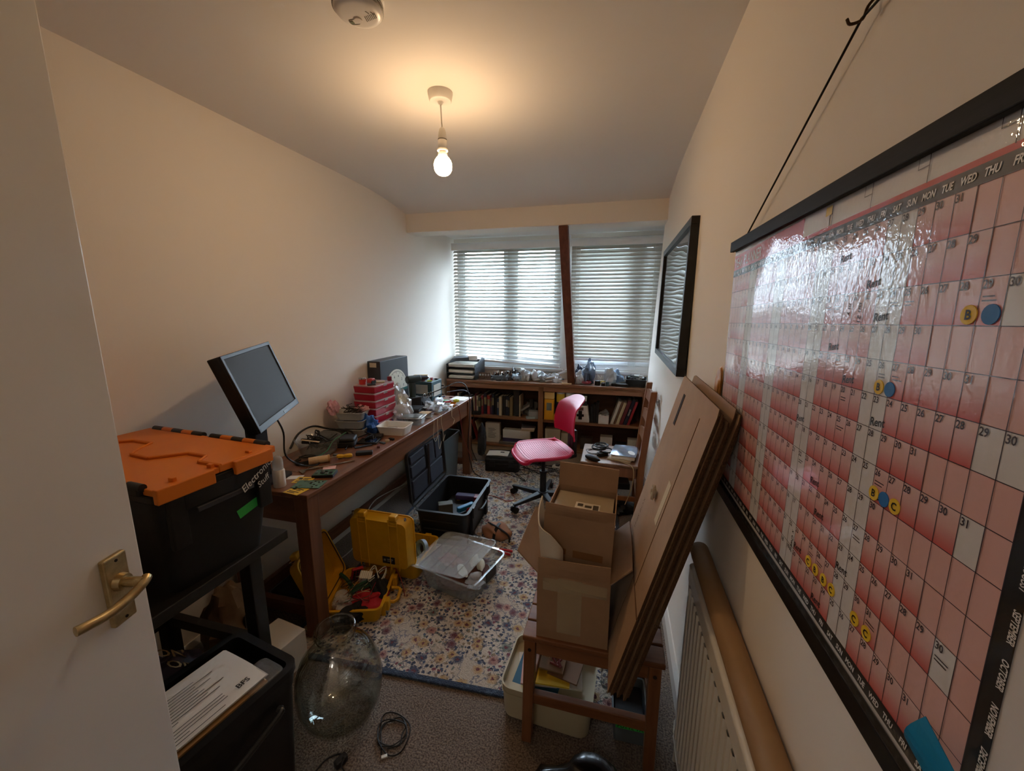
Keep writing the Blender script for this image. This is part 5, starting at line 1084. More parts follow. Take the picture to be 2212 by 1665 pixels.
def add_lid(t, hx, hy_, hb, hl, ang, label_plate=False):
    """ang: 0 closed .. 90 lid upright .. ; lid as open box whose mouth faced down when closed"""
    # closed lid occupies y -hy_..hy_, z hb..hb+hl, mouth down; rotate about hinge (y=-hy_, z=hb)
    M = T(0, -hy_-.006, hb+.006, rx=R(ang)) @ T(0, hy_+.006, 0) @ Matrix.Diagonal((1, 1, -1, 1)) @ T(0, 0, -hl)
    mb = MB(); mb.openbox(hx-.012, hy_-.012, hx, hy_, hl-.004, .006, .03, rim=.007, M=M); mb.f = [list(reversed(f)) for f in mb.f]
    lo = mb.build('lid', M_yc, t, smooth=True)
    mb = MB(); ring = [M @ V((x, y, hl+.001)) for x, y in rrect(hx-.006, hy_-.006, .03, 4)]; mb.tube(ring, .003, 6, close=True); mb.build('seal', M_yd, lo)
    for x in (-hx*.52, hx*.52):
        for o in (-.026, .026): MB().box(x+o-.0025, x+o+.0025, -hy_-.004, hy_+.006, -.005, .003, M).build('rib', M_yc, lo, bevel=.0015)
        for yy in (-hy_+.03, hy_-.03): MB().box(x-.026, x+.026, yy-.0025, yy+.0025, -.004, .003, M).build('rib', M_yc, lo, bevel=.0015)
    for x in (-hx*.52, hx*.52):
        MB().box(x-.022, x+.022, hy_-.002, hy_+.028, -.002, .034, M).build('latch', M_yc, lo, bevel=.006)
    for x in (-hx*.88, hx*.88): MB().cyl(M @ V((x, hy_+.001, .022)), M @ V((x, hy_+.014, .022)), .007, None, 12).build('padlock_eye', M_steel, lo)
    if label_plate:
        pl = MB().box(.02, .095, -hy_+.035, -hy_+.075, -.0035, .001, M).build('name_plate', mat('plate_black', '#131316', rough=.4), lo)
        mk = MB()
        for a0, a1, b0, b1 in ((.050, .086, -hy_+.058, -hy_+.064), (.050, .080, -hy_+.048, -hy_+.052), (.028, .040, -hy_+.050, -hy_+.062)): mk.box(a0, a1, b0, b1, -.0042, -.0034, M)
        mk.build('name_plate_mark', mat('plate_mark', '#8a8a84', rough=.5), lo)
    return lo, M
# far one: lid upright with its outside towards the doorway
YC2 = dict(hx=.19, hy=.165, hb=.10, hl=.06)
t2, bo, _, _, _ = yellow_case('yellow hard case with its lid upright and a black label on the lid', (-1.225, 1.985, ZR), R(0), .185, .15, .10, .06, 90)
add_lid(t2, .185, .15, .10, .065, 92, True)
one(MB().lathe([(.035, 0), (.055, 0), (.055, .024), (.035, .024)], 26, closed=True), 'grey_tape_roll', mat('tape_bluegrey', '#7f93a3', rough=.45), 'blue-grey tape roll standing in the yellow case with upright lid', 'tape roll', loc=(-1.085, 2.01, ZR+.095), rot=(R(75), 0, R(-30)), smooth=True)
one(MB().rbox(.10, .10, 0, .06, .02), 'dark_foam', M_blk2, 'dark foam padding in the yellow case with upright lid', 'padding', loc=(-1.23, 2.01, ZR+.008), bevel=.01)
# near one: open, lid leaning back behind the table leg
cA = V((-1.245, 1.622, ZR)); rzA = R(-72)
t1, bo, _, _, _ = yellow_case('open yellow hard case full of wires and a red glove by the near table leg', cA, rzA, .165, .135, .075, .05, 100)
add_lid(t1, .165, .135, .075, .055, 112, False)
# contents
def rel(x, y, z): return cA+Matrix.Rotation(rzA, 3, 'Z') @ V((x, y, z))
bag('red_glove', 'red and black work glove lying in the open yellow case', 'glove', rel(.05, .03, .03), .10, .06, .035, 61, mat('glove_red', '#b01c2a', rough=.7), R(10), amp=.4)
bag('black_glove', 'black fabric glove draped over the front of the open yellow case', 'glove', rel(-.02, .08, .04), .09, .045, .04, 62, mat('glove_black', '#161618', rough=.85), R(-40), amp=.35)
bag('black_rag', 'black cloth spilling from the open yellow case towards the glass jar', 'cloth', rel(.155, -.01, .01), .05, .09, .045, 63, mat('glove_black'), R(-30), amp=.3)
o = one(MB().box(-.032, .032, -.024, .024, -.02, .02), 'wire_terminal_block', M_cream, 'cream ribbed terminal block among the wires in the yellow case', 'terminal block', loc=rel(-.06, .0, .10), rot=(.3, .2, .4), bevel=.002)
for k in range(6): MB().box(-.028+.010*k, -.026+.010*k, -.0245, .0245, .020, .0208).build('groove', mat('groove_tan', '#a89878', rough=.6), o)
cable('white_cable_bundle', 'bundle of white cable tied in a figure eight in the yellow case', [rel(-.07+.055*math.sin(2*a)*1.0, .06+.03*math.sin(a)*1.4, .095+.0009*i) for i, a in enumerate([x*.4 for x in range(34)])], .0028, mat('white_cable', '#d8d6cc', rough=.5), k=3)
one(MB().lathe([(.004, 0), (.014, 0), (.014, .012), (.004, .012)], 12, closed=True), 'cable_tie', M_blk2, 'black tie around the white cable bundle', 'cable tie', loc=rel(-.06, .062, .11), rot=(1.4, 0, .4))
o = one(MB().box(-.03, .03, -.008, .008, -.045, .045), 'red_calculator', mat('red_handle'), 'red and black keypad standing up in the open yellow case', 'keypad', loc=rel(-.085, -.055, .10), rot=(.25, .1, .9), bevel=.003)
for i in range(3):
    for j in range(4): MB().box(-.022+.016*i, -.012+.016*i, -.011, -.008, -.03+.018*j, -.018+.018*j).build('key', M_blk2, o)
o = one(MB().box(-.05, .05, -.025, .025, 0, .004), 'loose_circuit_board', M_pcb, 'green circuit board half buried in the open yellow case', 'circuit board', loc=rel(.0, -.01, .085), rot=(.15, -.1, .8))
one(MB().tube([(-.06, 0, 0), (.0, .0, .008), (.06, 0, 0)], .010, 8, smooth=4), 'green_marker', mat('dark_green', '#2a4a30', rough=.5), 'dark green pen at the hinge side of the yellow case', 'pen', loc=rel(-.05, -.10, .09), rot=(0, .2, -.4), smooth=True)
one(blob(.05, .04, .03, 64, .5), 'clear_parts_pouch', M_bag, 'small clear pouch of screws by the lid of the yellow case', 'pouch', loc=rel(.10, -.07, .07), smooth=30)
rr = random.Random(13)
for k in range(9):
    pts = [rel(rr.uniform(-.12, .12), rr.uniform(-.10, .10), .065+rr.uniform(0, .05)) for _ in range(6)]
    c = ['#161618', '#8f2430', '#b9ab90', '#2a4a30', '#161618', '#3a3a3c', '#b8925f', '#161618', '#6e3424'][k]
    cable('loose_wire', 'loose %s wire tangled in the open yellow case' % {'#161618': 'black', '#8f2430': 'red', '#b9ab90': 'cream', '#2a4a30': 'green', '#3a3a3c': 'grey', '#b8925f': 'tan', '#6e3424': 'brown'}[c], pts, .0018, mat('wire'+c, c, rough=.5), group='wires in the yellow case')
cable('brown_wire', 'dark red wire hanging over the handle of the open yellow case', [rel(-.11, .08, .11), rel(-.12, .13, .12), rel(-.10, .17, .08), rel(-.06, .20, .03), rel(-.02, .215, .004)], .003, mat('red_wire'))
cable('white_floor_wire', 'white wire running along the wall behind the yellow cases', [V((-1.66, 1.7, .01)), V((-1.60, 2.0, .012)), V((-1.63, 2.2, .10)), V((-1.68, 2.35, .14)), V((-1.66, 2.5, .16)), V((-1.45, 2.75, .22)), V((-1.50, 3.0, .02))], .0035, mat('white_cable'))
M_milky = thinglass('milky_plastic', '#f8fafa', '#c4ccd0', 1.45, .06, milk=.2)
# ---- clear bin with loose lid
t = thing('clear_storage_box', 'clear plastic storage box with its lid lying askew on top', 'storage box', (-.795, 1.93, ZR), R(-14))
MB().openbox(.155, .15, .185, .175, .125, .003, .035, rim=.009).build('box', M_milky, t, smooth=True)
lM = T(-.045, -.015, .148, rx=R(3.5), ry=R(-7)); mb = MB(); mb.openbox(.178, .168, .186, .176, .012, .003, .035, rim=.006, M=lM); lo = mb.build('lid', M_milky, t, smooth=True)
for k in range(4): MB().box(-.14+.085*k, -.135+.085*k, -.15, .15, .0035, .006, lM).build('lid_rib', M_milky, lo)
for s in (-1, 1): MB().box(.192*s-.004, .192*s+.004, -.05, .05, .07, .125).build('clip', M_blk2 if s > 0 else M_clear, t, bevel=.002)
w0 = t.location
bag('brown_cloth', 'brown cloth lining the clear storage box', 'cloth', (w0.x, w0.y, ZR+.004), .145, .14, .04, 71, mat('brown_cloth_m', '#5a3226', rough=.85), amp=.15)
for k, (dx, dy) in enumerate(((.05, .05), (.10, .03), (.02, -.05))):
    mb = blob(.022, .055, .02, 72+k, .2); one(mb, 'white_roll', mat('white_roll_m', '#d6d2be', rough=.6), ['pale roll at the back of the clear storage box', 'pale roll by the clip side of the clear storage box', 'pale roll at the front of the clear storage box'][k], 'roll', 'pale rolls in the clear storage box', loc=(w0.x+dx, w0.y+dy, ZR+.09), rot=(0, 0, .4*k), smooth=40)
bag('clear_pouch', 'shiny clear pouch of black parts in the storage box', 'pouch', (w0.x+.11, w0.y-.09, ZR+.05), .05, .05, .03, 75, M_bag, amp=.5)
bag('red_parts_bag', 'dull red packet showing through the storage box lid', 'packet', (w0.x-.09, w0.y+.04, ZR+.06), .06, .05, .025, 76, mat('dull_red', '#8f3a3c', rough=.6), amp=.3)
# ---- canvas tool roll
p = pz(1046, 1150, ZR+.03); t = thing('canvas_tool_roll', 'tan canvas tool roll with black straps on the rug', 'tool bag', (-.735, 2.42, ZR), R(-25))
mb = blob(.115, .085, .045, 81, .16, zmin=-.032); mb.v = [(x, y, z+.032) for x, y, z in mb.v]; mb.build('roll', mat('tan_canvas', '#93674b', rough=.85, bump=.1, bscale=400), t, smooth=50)
mb = MB(); mb.sheet(lambda u, v: (-.105+.21*u, -.095*math.cos(math.pi*(.0+1*v))*.98, .004+.078*math.sin(math.pi*v)**.6+0*u) if False else (.03-.06*v+.022*u, -.088+.176*v, .006+.078*math.sin(math.pi*v)**.5), 2, 14, .003); mb.build('strap', M_blk2, t, smooth=40)
mb = MB(); mb.tube([(-.11, .03, .04), (-.04, -.02, .080), (.04, -.03, .082), (.12, -.02, .05), (.135, -.03, .01)], .007, 6, smooth=4); mb.build('strap', M_blk2, t, smooth=True)
bag('black_strap_bag', 'black strap and pouch lying beside the canvas tool roll', 'pouch', (-.875, 2.30, ZR), .055, .045, .022, 83, M_blk2, .4)
t = thing('red_pliers', 'red-handled pliers lying behind the clear storage box', 'pliers', (-.66, 2.235, ZR+.012), R(-8))
for s in (-1, 1): MB().tube([(.08, s*.020, 0), (.03, s*.016, 0), (-.01, s*.006, 0)], .008, 8, smooth=4).build('handle', mat('red_handle'), t, smooth=True)
MB().box(-.06, -.005, -.010, .010, -.006, .006).build('jaw', M_steel, t, bevel=.003)
cable('red_floor_cable', 'thin red cable looped on the rug beside the chair base', [pz(1040, 1068, ZR+.003), pz(1070, 1072, ZR+.003), pz(1095, 1082, ZR+.003), pz(1112, 1078, ZR+.003), pz(1105, 1065, ZR+.003), pz(1092, 1062, ZR+.003), pz(1090, 1075, ZR+.003)], .003, mat('red_wire2', '#96463a', rough=.5))
# ---- cables on the floor before the bookcase
rr = random.Random(15)
for k in range(9):
    cx_, cy_ = -.95+.085*k, 3.55+rr.uniform(-.12, .12)
    cable('floor_cable', 'thin black cable tangled on the rug before the bookcase', [V((cx_+rr.uniform(-.14, .14), cy_+rr.uniform(-.13, .13), ZR+.004+rr.uniform(0, .02))) for _ in range(8)], .0026, group='cables before the bookcase')
t = thing('power_strip', 'cream power strip on the floor under the swivel chair', 'power strip', (-.42, 3.68, 0), R(-12)); MB().box(-.13, .13, -.028, .028, 0.012, .045).build('body', M_cream, t, bevel=.005)
for k in range(3): MB().rbox(.018, .018, .045, .062, .006).build('plug', M_blk2, t, loc=(-.08+.07*k, 0, 0), bevel=.003)
bag('black_cable_heap', 'heap of black cable by the bookcase plinth', 'cable heap', (-.70, 3.80, 0.0), .06, .04, .035, 85, M_rub, amp=.5)
# ---- glass carboy
M_jar = thinglass('jar_glass', '#fcfefd', '#b4c4ba', 2.0)
jc = (-.965, 1.085, 0)
prof_o = [(.001, 0), (.095, 0), (.118, .010), (.140, .05), (.153, .10), (.156, .15), (.150, .205), (.132, .255), (.104, .295), (.078, .318), (.067, .328), (.066, .352), (.073, .358), (.076, .368), (.073, .380), (.067, .384)]
prof_i = [(.062, .382), (.060, .35), (.062, .326), (.098, .290), (.127, .250), (.145, .203), (.1515, .15), (.148, .10), (.135, .052), (.112, .016), (.001, .008)]
mb = MB(); mb.lathe(prof_o+prof_i, 48); one(mb, 'glass_jar', M_jar, 'big empty round clear glass jar on the carpet', 'jar', loc=jc, smooth=60)
# ---- carpet cables
cable('usb_cable', 'thin black charging cable coiled on the carpet beside the glass jar', coil((-.735, 1.06, 0), .055, 3, 5, .0025, .006)+[V((-.70, .99, .004)), V((-.665, 1.02, .004)), V((-.68, 1.10, .004)), V((-.76, 1.13, .004)), V((-.80, 1.10, .004)), V((-.73, .985, .004))], .0022)
one(MB().box(-.010, .010, -.005, .005, -.003, .003), 'usb_plug', M_cream, 'white plug end of the charging cable on the carpet', 'plug', loc=(-.716, .982, .005), rot=(0, 0, .6), bevel=.001)
cable('mouse_lead', 'black lead with a plug on the carpet in front of the glass jar', [pz(680, 1668, .004), pz(705, 1640, .004), pz(735, 1628, .006), pz(742, 1640, .03), pz(738, 1655, .02), pz(745, 1668, .004)], .0028)
t = thing('black_plug', 'black moulded plug lying on the carpet in front of the glass jar', 'plug', tuple(pz(737, 1650, 0.0)), R(70)); MB().rbox(.022, .012, .002, .026, .006).build('body', M_blk2, t, bevel=.004)
for s in (-1, 1): MB().box(.022, .036, s*.006-.001, s*.006+.001, .010, .016).build('pin', M_steel, t)
# ================================================================== boxes, boards and bins by the radiator
M_kraft = mat('cardboard', '#9a7c5e', rough=.8, var=.10, vscale=7, bump=.06, bscale=60); M_kraft2 = mat('cardboard_dark', '#7a5a3c', rough=.85, var=.12, vscale=9); M_kraft3 = mat('cardboard_light', '#a98a6c', rough=.8, var=.10, vscale=6)
M_corr = mat('corrugated_edge', '#5a4028', rough=.9, bump=.8, bscale=420, var=.35, vscale=160)
M_tape = mat('clear_tape', '#c9b796', rough=.15, alpha=.45, coat=.5)
def carton(name, label, loc, rz, sx, sy, h, flaps, rot=None, th=.004, m=None, group=None):
    """flaps: dict side -> (length, angle): angle 0 = lying closed, 90 = upright, 180+ = hanging outside"""
    t = thing(name, label, 'cardboard box', loc, rz, group, rot=rot); m = m or M_kraft
    MB().box(-sx, sx, -sy, sy, 0, th).build('bottom', m, t)
    MB().box(-sx, sx, -sy, -sy+th, th, h).build('side', m, t); MB().box(-sx, sx, sy-th, sy, th, h).build('side', m, t)
    MB().box(-sx, -sx+th, -sy+th, sy-th, th, h).build('side', m, t); MB().box(sx-th, sx, -sy+th, sy-th, th, h).build('side', m, t)
    for s, (ln, ang) in flaps.items():
        rz_, half, off = {'front': (0, sx, sy), 'right': (R(90), sy, sx), 'back': (R(180), sx, sy), 'left': (R(270), sy, sx)}[s]
        FM = Matrix.Rotation(rz_, 4, 'Z') @ T(0, -off, h, rx=R(ang))
        mb = MB(); mb.sheet(lambda u, v: FM @ V(((u-.5)*2*(half-.002), ln*v, .006*math.sin(v*2.5)*math.sin(u*3.1))), 6, 4, th); mb.build('flap', M_kraft3 if s == 'back' else m, t)
    return t
a, b = pyy(1158, 1388, 1.172), pyy(1311, 1414, 1.172); zt_ = pyy(1160, 1238, 1.172).z
sx = (b.x-a.x)/2; bx_c = (a.x+b.x)/2
OB = carton('open_carton', 'open cardboard box standing on the stool with its flaps spread', (bx_c, 1.172+.155, SZT), R(0), sx, .155, zt_-SZT, {'front': (.06, 88), 'left': (.10, 135), 'right': (.09, 135), 'back': (.06, 120)})
MB().box(-.05, .03, -.1562, -.1552, .03, zt_-SZT-.005).build('packing_tape', M_tape, OB)
MB().box(-sx+.02, sx-.01, -.1564, -.1556, zt_-SZT-.055, zt_-SZT-.01).build('packing_tape', M_tape, OB)
# inner box sitting in the mouth of the open one
ia, ib = pyy(1174, 1105, 1.235), pyy(1330, 1096, 1.235); zb_ = zt_+.004
isx = (ib.x-ia.x)/2; ih = (ia.z+ib.z)/2-zb_-.045
IB = carton('inner_carton', 'battered cardboard parcel box resting inside the open box', ((ia.x+ib.x)/2, 1.235+.14, zb_), 0, isx, .14, ih, {'back': (.10, 82), 'front': (.04, 92)}, rot=(R(-3), R(2), R(-2)))
MB().box(-isx*.1, isx*.75, -.1416, -.1406, ih*.15, ih*.30).build('packing_tape', mat('brown_tape', '#8a6440', rough=.25, coat=.4), IB)
MB().box(-isx*.95, -isx*.3, -.1416, -.1406, ih*.18, ih*.30).build('packing_tape', mat('brown_tape'), IB)
c_ = IB.location
t = thing('wrapped_parcel', 'clear-wrapped parcel with a printed label inside the battered box', 'parcel', (c_.x, c_.y+.0, c_.z+.012), 0, rot=(R(-3), R(2), R(-2)))
MB().box(-isx+.012, isx-.012, -.125, .125, 0, ih-.035).build('block', M_kraft3, t, bevel=.004); MB().box(-isx+.010, isx-.010, -.127, .127, ih-.035, ih-.033).build('wrap', mat('cling', '#d8c8a8', rough=.12, alpha=.5, coat=.8), t)
lo = MB().box(-.03, .06, -.07, .04, ih-.0328, ih-.032).build('label', mat('label_white', '#cfc6b4', rough=.5), t)
for q in ((-.022, -.002, .005, .03), (.005, .03, .0, .02), (-.02, .055, -.05, -.045), (.035, .055, -.03, .03), (-.02, .02, -.035, -.03)): MB().box(q[0], q[1], q[2], q[3], ih-.032, ih-.0317).build('print_block', mat('print_dark', '#4a4238', rough=.6), lo)
# white foam sheet curling from the box
FC = spline([V(p) for p in ((-.004, .15, 0), (-.008, .09, 0), (-.004, .035, 0), (.004, .004, 0), (.030, -.010, 0), (.058, -.004, 0), (.070, .014, 0), (.060, .026, 0))], 4)
def foam(u, v):
    q = FC[min(int(u*(len(FC)-1)+.5), len(FC)-1)]; top = .27-.09*u if u < .6 else .216-.25*(u-.6)
    return (q.x-.03*v*(1-u), q.y, .0+v*top+.0*u)
mb = MB(); mb.sheet(foam, 28, 6, .004)
one(mb, 'foam_sheet', mat('white_foam', '#d2cabb', rough=.7), 'white foam sheet curling out of the open cardboard box', 'foam sheet', loc=(a.x+.014, 1.193, zt_-.075), smooth=60)
# ---- stack of flattened boxes leaning on the right wall
u_ = (V((.250, 0, 1.318))-V((.030, 0, .455))); Lb = u_.length; u_.normalize(); nrm_ = V((-u_.z, 0, u_.x))     # normal towards the room
names_ = ['front flattened cardboard box of the leaning stack, torn and taped', 'second flattened cardboard box in the leaning stack', 'third flattened cardboard box in the leaning stack', 'fourth flattened cardboard box in the leaning stack', 'fifth flattened cardboard box in the leaning stack', 'sixth flattened cardboard box in the leaning stack', 'flattened cardboard box of the leaning stack nearest the wall']
rr = random.Random(4)
for k in range(7):
    off = -.0092*k; y0_ = 1.012+rr.uniform(-.008, .012)*(k > 0); wd = .535+rr.uniform(-.02, .02)*(k > 0); ln = Lb+(rr.uniform(-.03, .02) if k else 0)
    org_ = V((.030, y0_, .455))+nrm_*off+V((.0, 0, .0))
    t = thing('flattened_box', names_[k], 'cardboard box', tuple(org_), 0, 'flattened boxes leaning by the radiator')
    BM = frame(V((0, 0, 0)), u_, V((0, 1, 0)))      # x up the board, y across; z = u x Y
    sgn = 1 if (BM.to_3x3() @ V((0, 0, 1))).x < 0 else -1
    def shape(l0, l1, w0_, w1_, cut): return [(l0, w0_), (l1-cut, w0_), (l1, w0_+cut*.4), (l1, w1_-cut), (l1-cut*.3, w1_), (l0, w1_)]
    fl = .27+rr.uniform(-.01, .01)
    parts_ = [('panel', 0+fl+.001, ln, 0, wd, 0, .0032), ('flap', .0, fl, 0, wd*.36, 0, .0032), ('flap', 0, fl, wd*.365, wd, .0004, .0036), ('back_panel', .0, ln-.012, .004, wd-.006, -.0048, -.0012)]
    for nme, l0, l1, w0_, w1_, za, zb in parts_:
        mb = MB(); mb.prism(shape(l0, l1, w0_, w1_, .02 if 'panel' in nme else .006), sgn*za if sgn > 0 else -zb, sgn*zb if sgn > 0 else -za, BM)
        o = mb.build(nme, [M_kraft3 if k in (0, 3) else M_kraft, M_corr], t)
        for p in o.data.polygons:
            if abs(p.normal.dot(nrm_)) < .5: p.material_index = 1
    if k == 0:
        zt2 = .0046*sgn
        def decal(name, l0, l1, w0_, w1_, m_): return MB().box(l0, l1, w0_, w1_, min(zt2*.75, zt2), max(zt2*.75, zt2), BM).build(name, m_, t)
        decal('crease', .27, ln-.06, .135, .1375, mat('crease_dark', '#6a4a30', rough=.9))
        decal('hand_hole', ln-.16, ln-.05, .40, .43, mat('hole_dark', '#2a1c10', rough=.9))
        decal('tear_patch', ln-.42, ln-.28, .16, .20, mat('tear_pale', '#c9b796', rough=.9))
        decal('seam', .265, .272, .0, .53, mat('crease_dark'))
        TW = BM @ Matrix(((0, 1, 0, 0), (-1, 0, 0, 0), (0, 0, 1, 0), (0, 0, 0, 1))) if sgn > 0 else BM @ Matrix(((0, 1, 0, 0), (1, 0, 0, 0), (0, 0, -1, 0), (0, 0, 0, 1)))
        for s, l, w_, sz in (('THIS BOX', .30, .42, .03),):
            v_, f_ = text_mesh(s, sz, 'LEFT', .0001); mb = MB(); mb.add(v_, f_, BM @ Matrix.Translation((l, w_, zt2)) @ (Matrix.Identity(4) if sgn > 0 else Matrix.Rotation(math.pi, 4, 'X'))); mb.build('printing', mat('box_print', '#6e5238', rough=.8), t)
one(blob(.008, .014, .022, 91, .4), 'tape_wad', mat('tape_wad_m', '#cfc4ae', rough=.2, alpha=.8), 'crumpled wad of clear tape stuck to the front flattened box', 'tape', loc=V((.030, 1.30, .455))+u_*.52+nrm_*.016, smooth=25)
# ---- cream bin under the stool with papers
M_binc = mat('cream_metal', '#b9ae90', rough=.4)
t = thing('cream_bin', 'cream metal storage bin of papers under the wooden stool', 'storage bin', (-.185, 1.345, ZR), R(-3))
MB().openbox(.165, .125, .172, .132, .135, .003, .04, rim=.003).build('bin', M_binc, t, smooth=True)
MB().openbox(.1735, .1335, .174, .134, .006, .001, .04, z=.105).build('raised_band', M_binc, t, smooth=True)
rr = random.Random(17); b0_ = V((-.185, 1.345, .004+ZR)); zs = .075
docs = [('brown_envelope', '#8a6440', 'brown envelope lowest in the cream bin', .12, .10, .0, -.005), ('manila_folder', '#a5845a', 'tan folder under the cards in the cream bin', .12, .095, .01, .0), ('white_papers', '#cfc9bd', 'sheaf of white papers in the cream bin', .10, .085, -.03, .01), ('blue_card', '#2f5f7a', 'blue card edge showing in the cream bin', .09, .08, -.045, .0), ('pink_papers', '#c9a5a0', 'pink paper sheaf at the end of the cream bin', .07, .085, -.05, .02), ('white_booklet', '#d2cdc2', 'white booklet leaning in the cream bin', .09, .08, .03, .02), ('yellow_card', '#d6b02a', 'yellow printed card in the cream bin', .085, .06, -.01, -.01), ('brown_sleeve', '#7d5c40', 'brown card sleeve beside the flowery notebook', .06, .07, .06, .03)]
for k, (n_, c, lb, a_, b_, dx, dy) in enumerate(docs):
    one(MB().box(-a_, a_, -b_, b_, 0, .007), n_, mat('doc'+c, c, rough=.75), lb, 'document', 'papers in the cream bin', loc=(b0_.x+dx, b0_.y+dy, b0_.z+zs+.0085*k), rot=(R(4), 0, rr.uniform(-.25, .25)))
o = one(MB().box(-.07, .07, -.052, .052, 0, .010), 'flowery_notebook', mat('doc_note', '#8a7056', rough=.7), 'brown notebook with printed flowers on top in the cream bin', 'notebook', loc=(b0_.x-.015, b0_.y+.03, b0_.z+zs+.073), rot=(R(12), 0, -.08), bevel=.002)
mb = MB()
for s, y in (('PERFECT', .012), ('MOMENTS', -.006)): v_, f_ = text_mesh(s, .016, 'CENTER', .0002); mb.add(v_, f_, T(-.015, y, .0104))
mb.build('cover_lettering', mat('cover_cream', '#c9b493', rough=.7), o)
for k in range(7): MB().cyl((.03+rr.uniform(-.02, .03), -.02+rr.uniform(-.02, .025), .010), (.03+rr.uniform(-.02, .03), -.02+rr.uniform(-.02, .025), .0106), .005, None, 8).build('printed_flower', mat('flower_red', '#7d3a34', rough=.7), o)
one(MB().lathe([(.001, 0), (.026, 0), (.026, .07), (.018, .085), (.018, .10), (.001, .10)], 18), 'clear_bottle', M_clear, 'small clear bottle standing beyond the cream bin', 'bottle', loc=(.035, 1.46, ZR), smooth=True)
# ---- grey labelled box
t = thing('grey_parts_box', 'grey plastic box with a green handwritten label under the stool', 'box', (.115, 1.33, ZR), R(2))
MB().openbox(.055, .085, .060, .090, .10, .003, .008, rim=.004).build('box', mat('box_grey', '#5d666c', rough=.45), t, smooth=True)
MB().rbox(.050, .08, .004, .07, .006).build('filling', M_blk2, t)
l = MB().box(-.05, .052, -.0905, -.0890, .062, .085, T(0, 0, 0, rx=0)).build('green_label', mat('green_tape'), t, loc=(0, .0005, 0))
v_, f_ = text_mesh('PUTYL TA', .020, 'CENTER', .0004); mb = MB(); mb.add(v_, f_, Matrix(((1, 0, 0, 0), (0, 0, -1, -.0915), (0, 1, 0, .066), (0, 0, 0, 1)))); mb.build('lettering', M_blk2, l)
# ---- black sack at the bottom of the picture
bag('black_sack', 'crumpled shiny black plastic sack on the carpet before the stool', 'sack', (.0, .985, 0), .15, .11, .085, 95, mat('black_film', '#0f0f11', rough=.25, coat=.3), amp=.3, smooth=30)
# ================================================================== things on the ladder-back chair
zc_ = .45
t = thing('silver_tray', 'shiny silver plastic-wrapped book on the ladder-back chair', 'book', (.105, 3.03, zc_+.012), R(-8))
MB().box(-.085, .085, -.115, .115, 0, .03).build('pages', M_paper, t, bevel=.003); mb = MB(); mb.sheet(lambda u, v: (-.092+.184*u, -.122+.244*v, .033+.004*math.sin(5*u+2*v)*math.sin(4*v)), 12, 12, .002); mb.build('silver_cover', mat('silver_film', '#b9c2d2', rough=.16, metal=.85), t, smooth=True)
one(MB().box(-.09, .08, -.10, .10, 0, .010), 'paper_pad', mat('pad_cream', '#c9bfa8', rough=.8), 'cream paper pad under the silver wrapped book', 'paper pad', loc=(.09, 3.0, zc_), rot=(0, 0, -.25))
for k in range(4): cable('coiled_cable', ['black cable coil uppermost on the ladder-back chair', 'black cable coil under the topmost coil on the chair', 'dark cable coil nearest the chair edge', 'grey cable coil spread on the chair seat'][k], coil((-.07+.02*k*(-1)**k, 3.06-.02*k, zc_+.05-.012*k), .055, 3, k+2, .0035, .012), .0035 if k < 3 else .0022, M_rub if k < 3 else mat('grey_cable', '#6a6c70', rough=.5), group='cable coils on the chair')
t = thing('laptop_charger', 'black laptop charger block among the cables on the chair', 'charger', (-.06, 2.99, zc_), R(40)); MB().rbox(.04, .022, 0, .03, .006).build('body', M_blk2, t, bevel=.004); MB().box(-.02, .02, -.012, .012, .03, .0305).build('label', mat('chip_grey'), t)
one(blob(.065, .026, .022, 97, .08, zmin=-.018), 'sunglasses_case', mat('dark_navy', '#14151c', rough=.6), 'rounded black pouch at the front corner of the chair seat', 'pouch', loc=(-.13, 2.88, zc_+.018), rot=(0, 0, R(-35)), smooth=60)
cable('beige_cable', 'beige cable hanging off the ladder-back chair seat', [V((.0, 2.93, zc_+.006)), V((.10, 2.87, zc_+.006)), V((.16, 2.825, zc_-.01)), V((.165, 2.815, .33)), V((.14, 2.81, .22)), V((.12, 2.81, .16))], .003, mat('beige_wire', '#b39a6a', rough=.6))
bag('black_parts_bag', 'black netted bag of parts lying under the ladder-back chair', 'bag', (.03, 3.02, ZR), .13, .11, .06, 98, mat('black_net', '#1c1c20', rough=.5, var=.5, vscale=60), amp=.35)
one(MB().box(-.10, .10, -.07, .07, 0, .05), 'black_device', mat('black_dev', '#17171a', rough=.4, var=.3, vscale=50), 'black boxed device wedged on the stretchers of the ladder-back chair', 'device', loc=(.05, 3.02, .207), rot=(0, 0, .1), bevel=.006)
# ---- tan paper bag behind the boards, hanging by the planner
mb = blob(.008, .03, .045, 99, .3); p_ = pxx(1545, 832, XR-.02); one(mb, 'plaster_hook_bag', mat('orange_tag', '#b5803c', rough=.5), 'small orange plastic tag hanging on the wall behind the leaning boxes', 'tag', loc=(XR-.012, p_.y, p_.z), smooth=40)
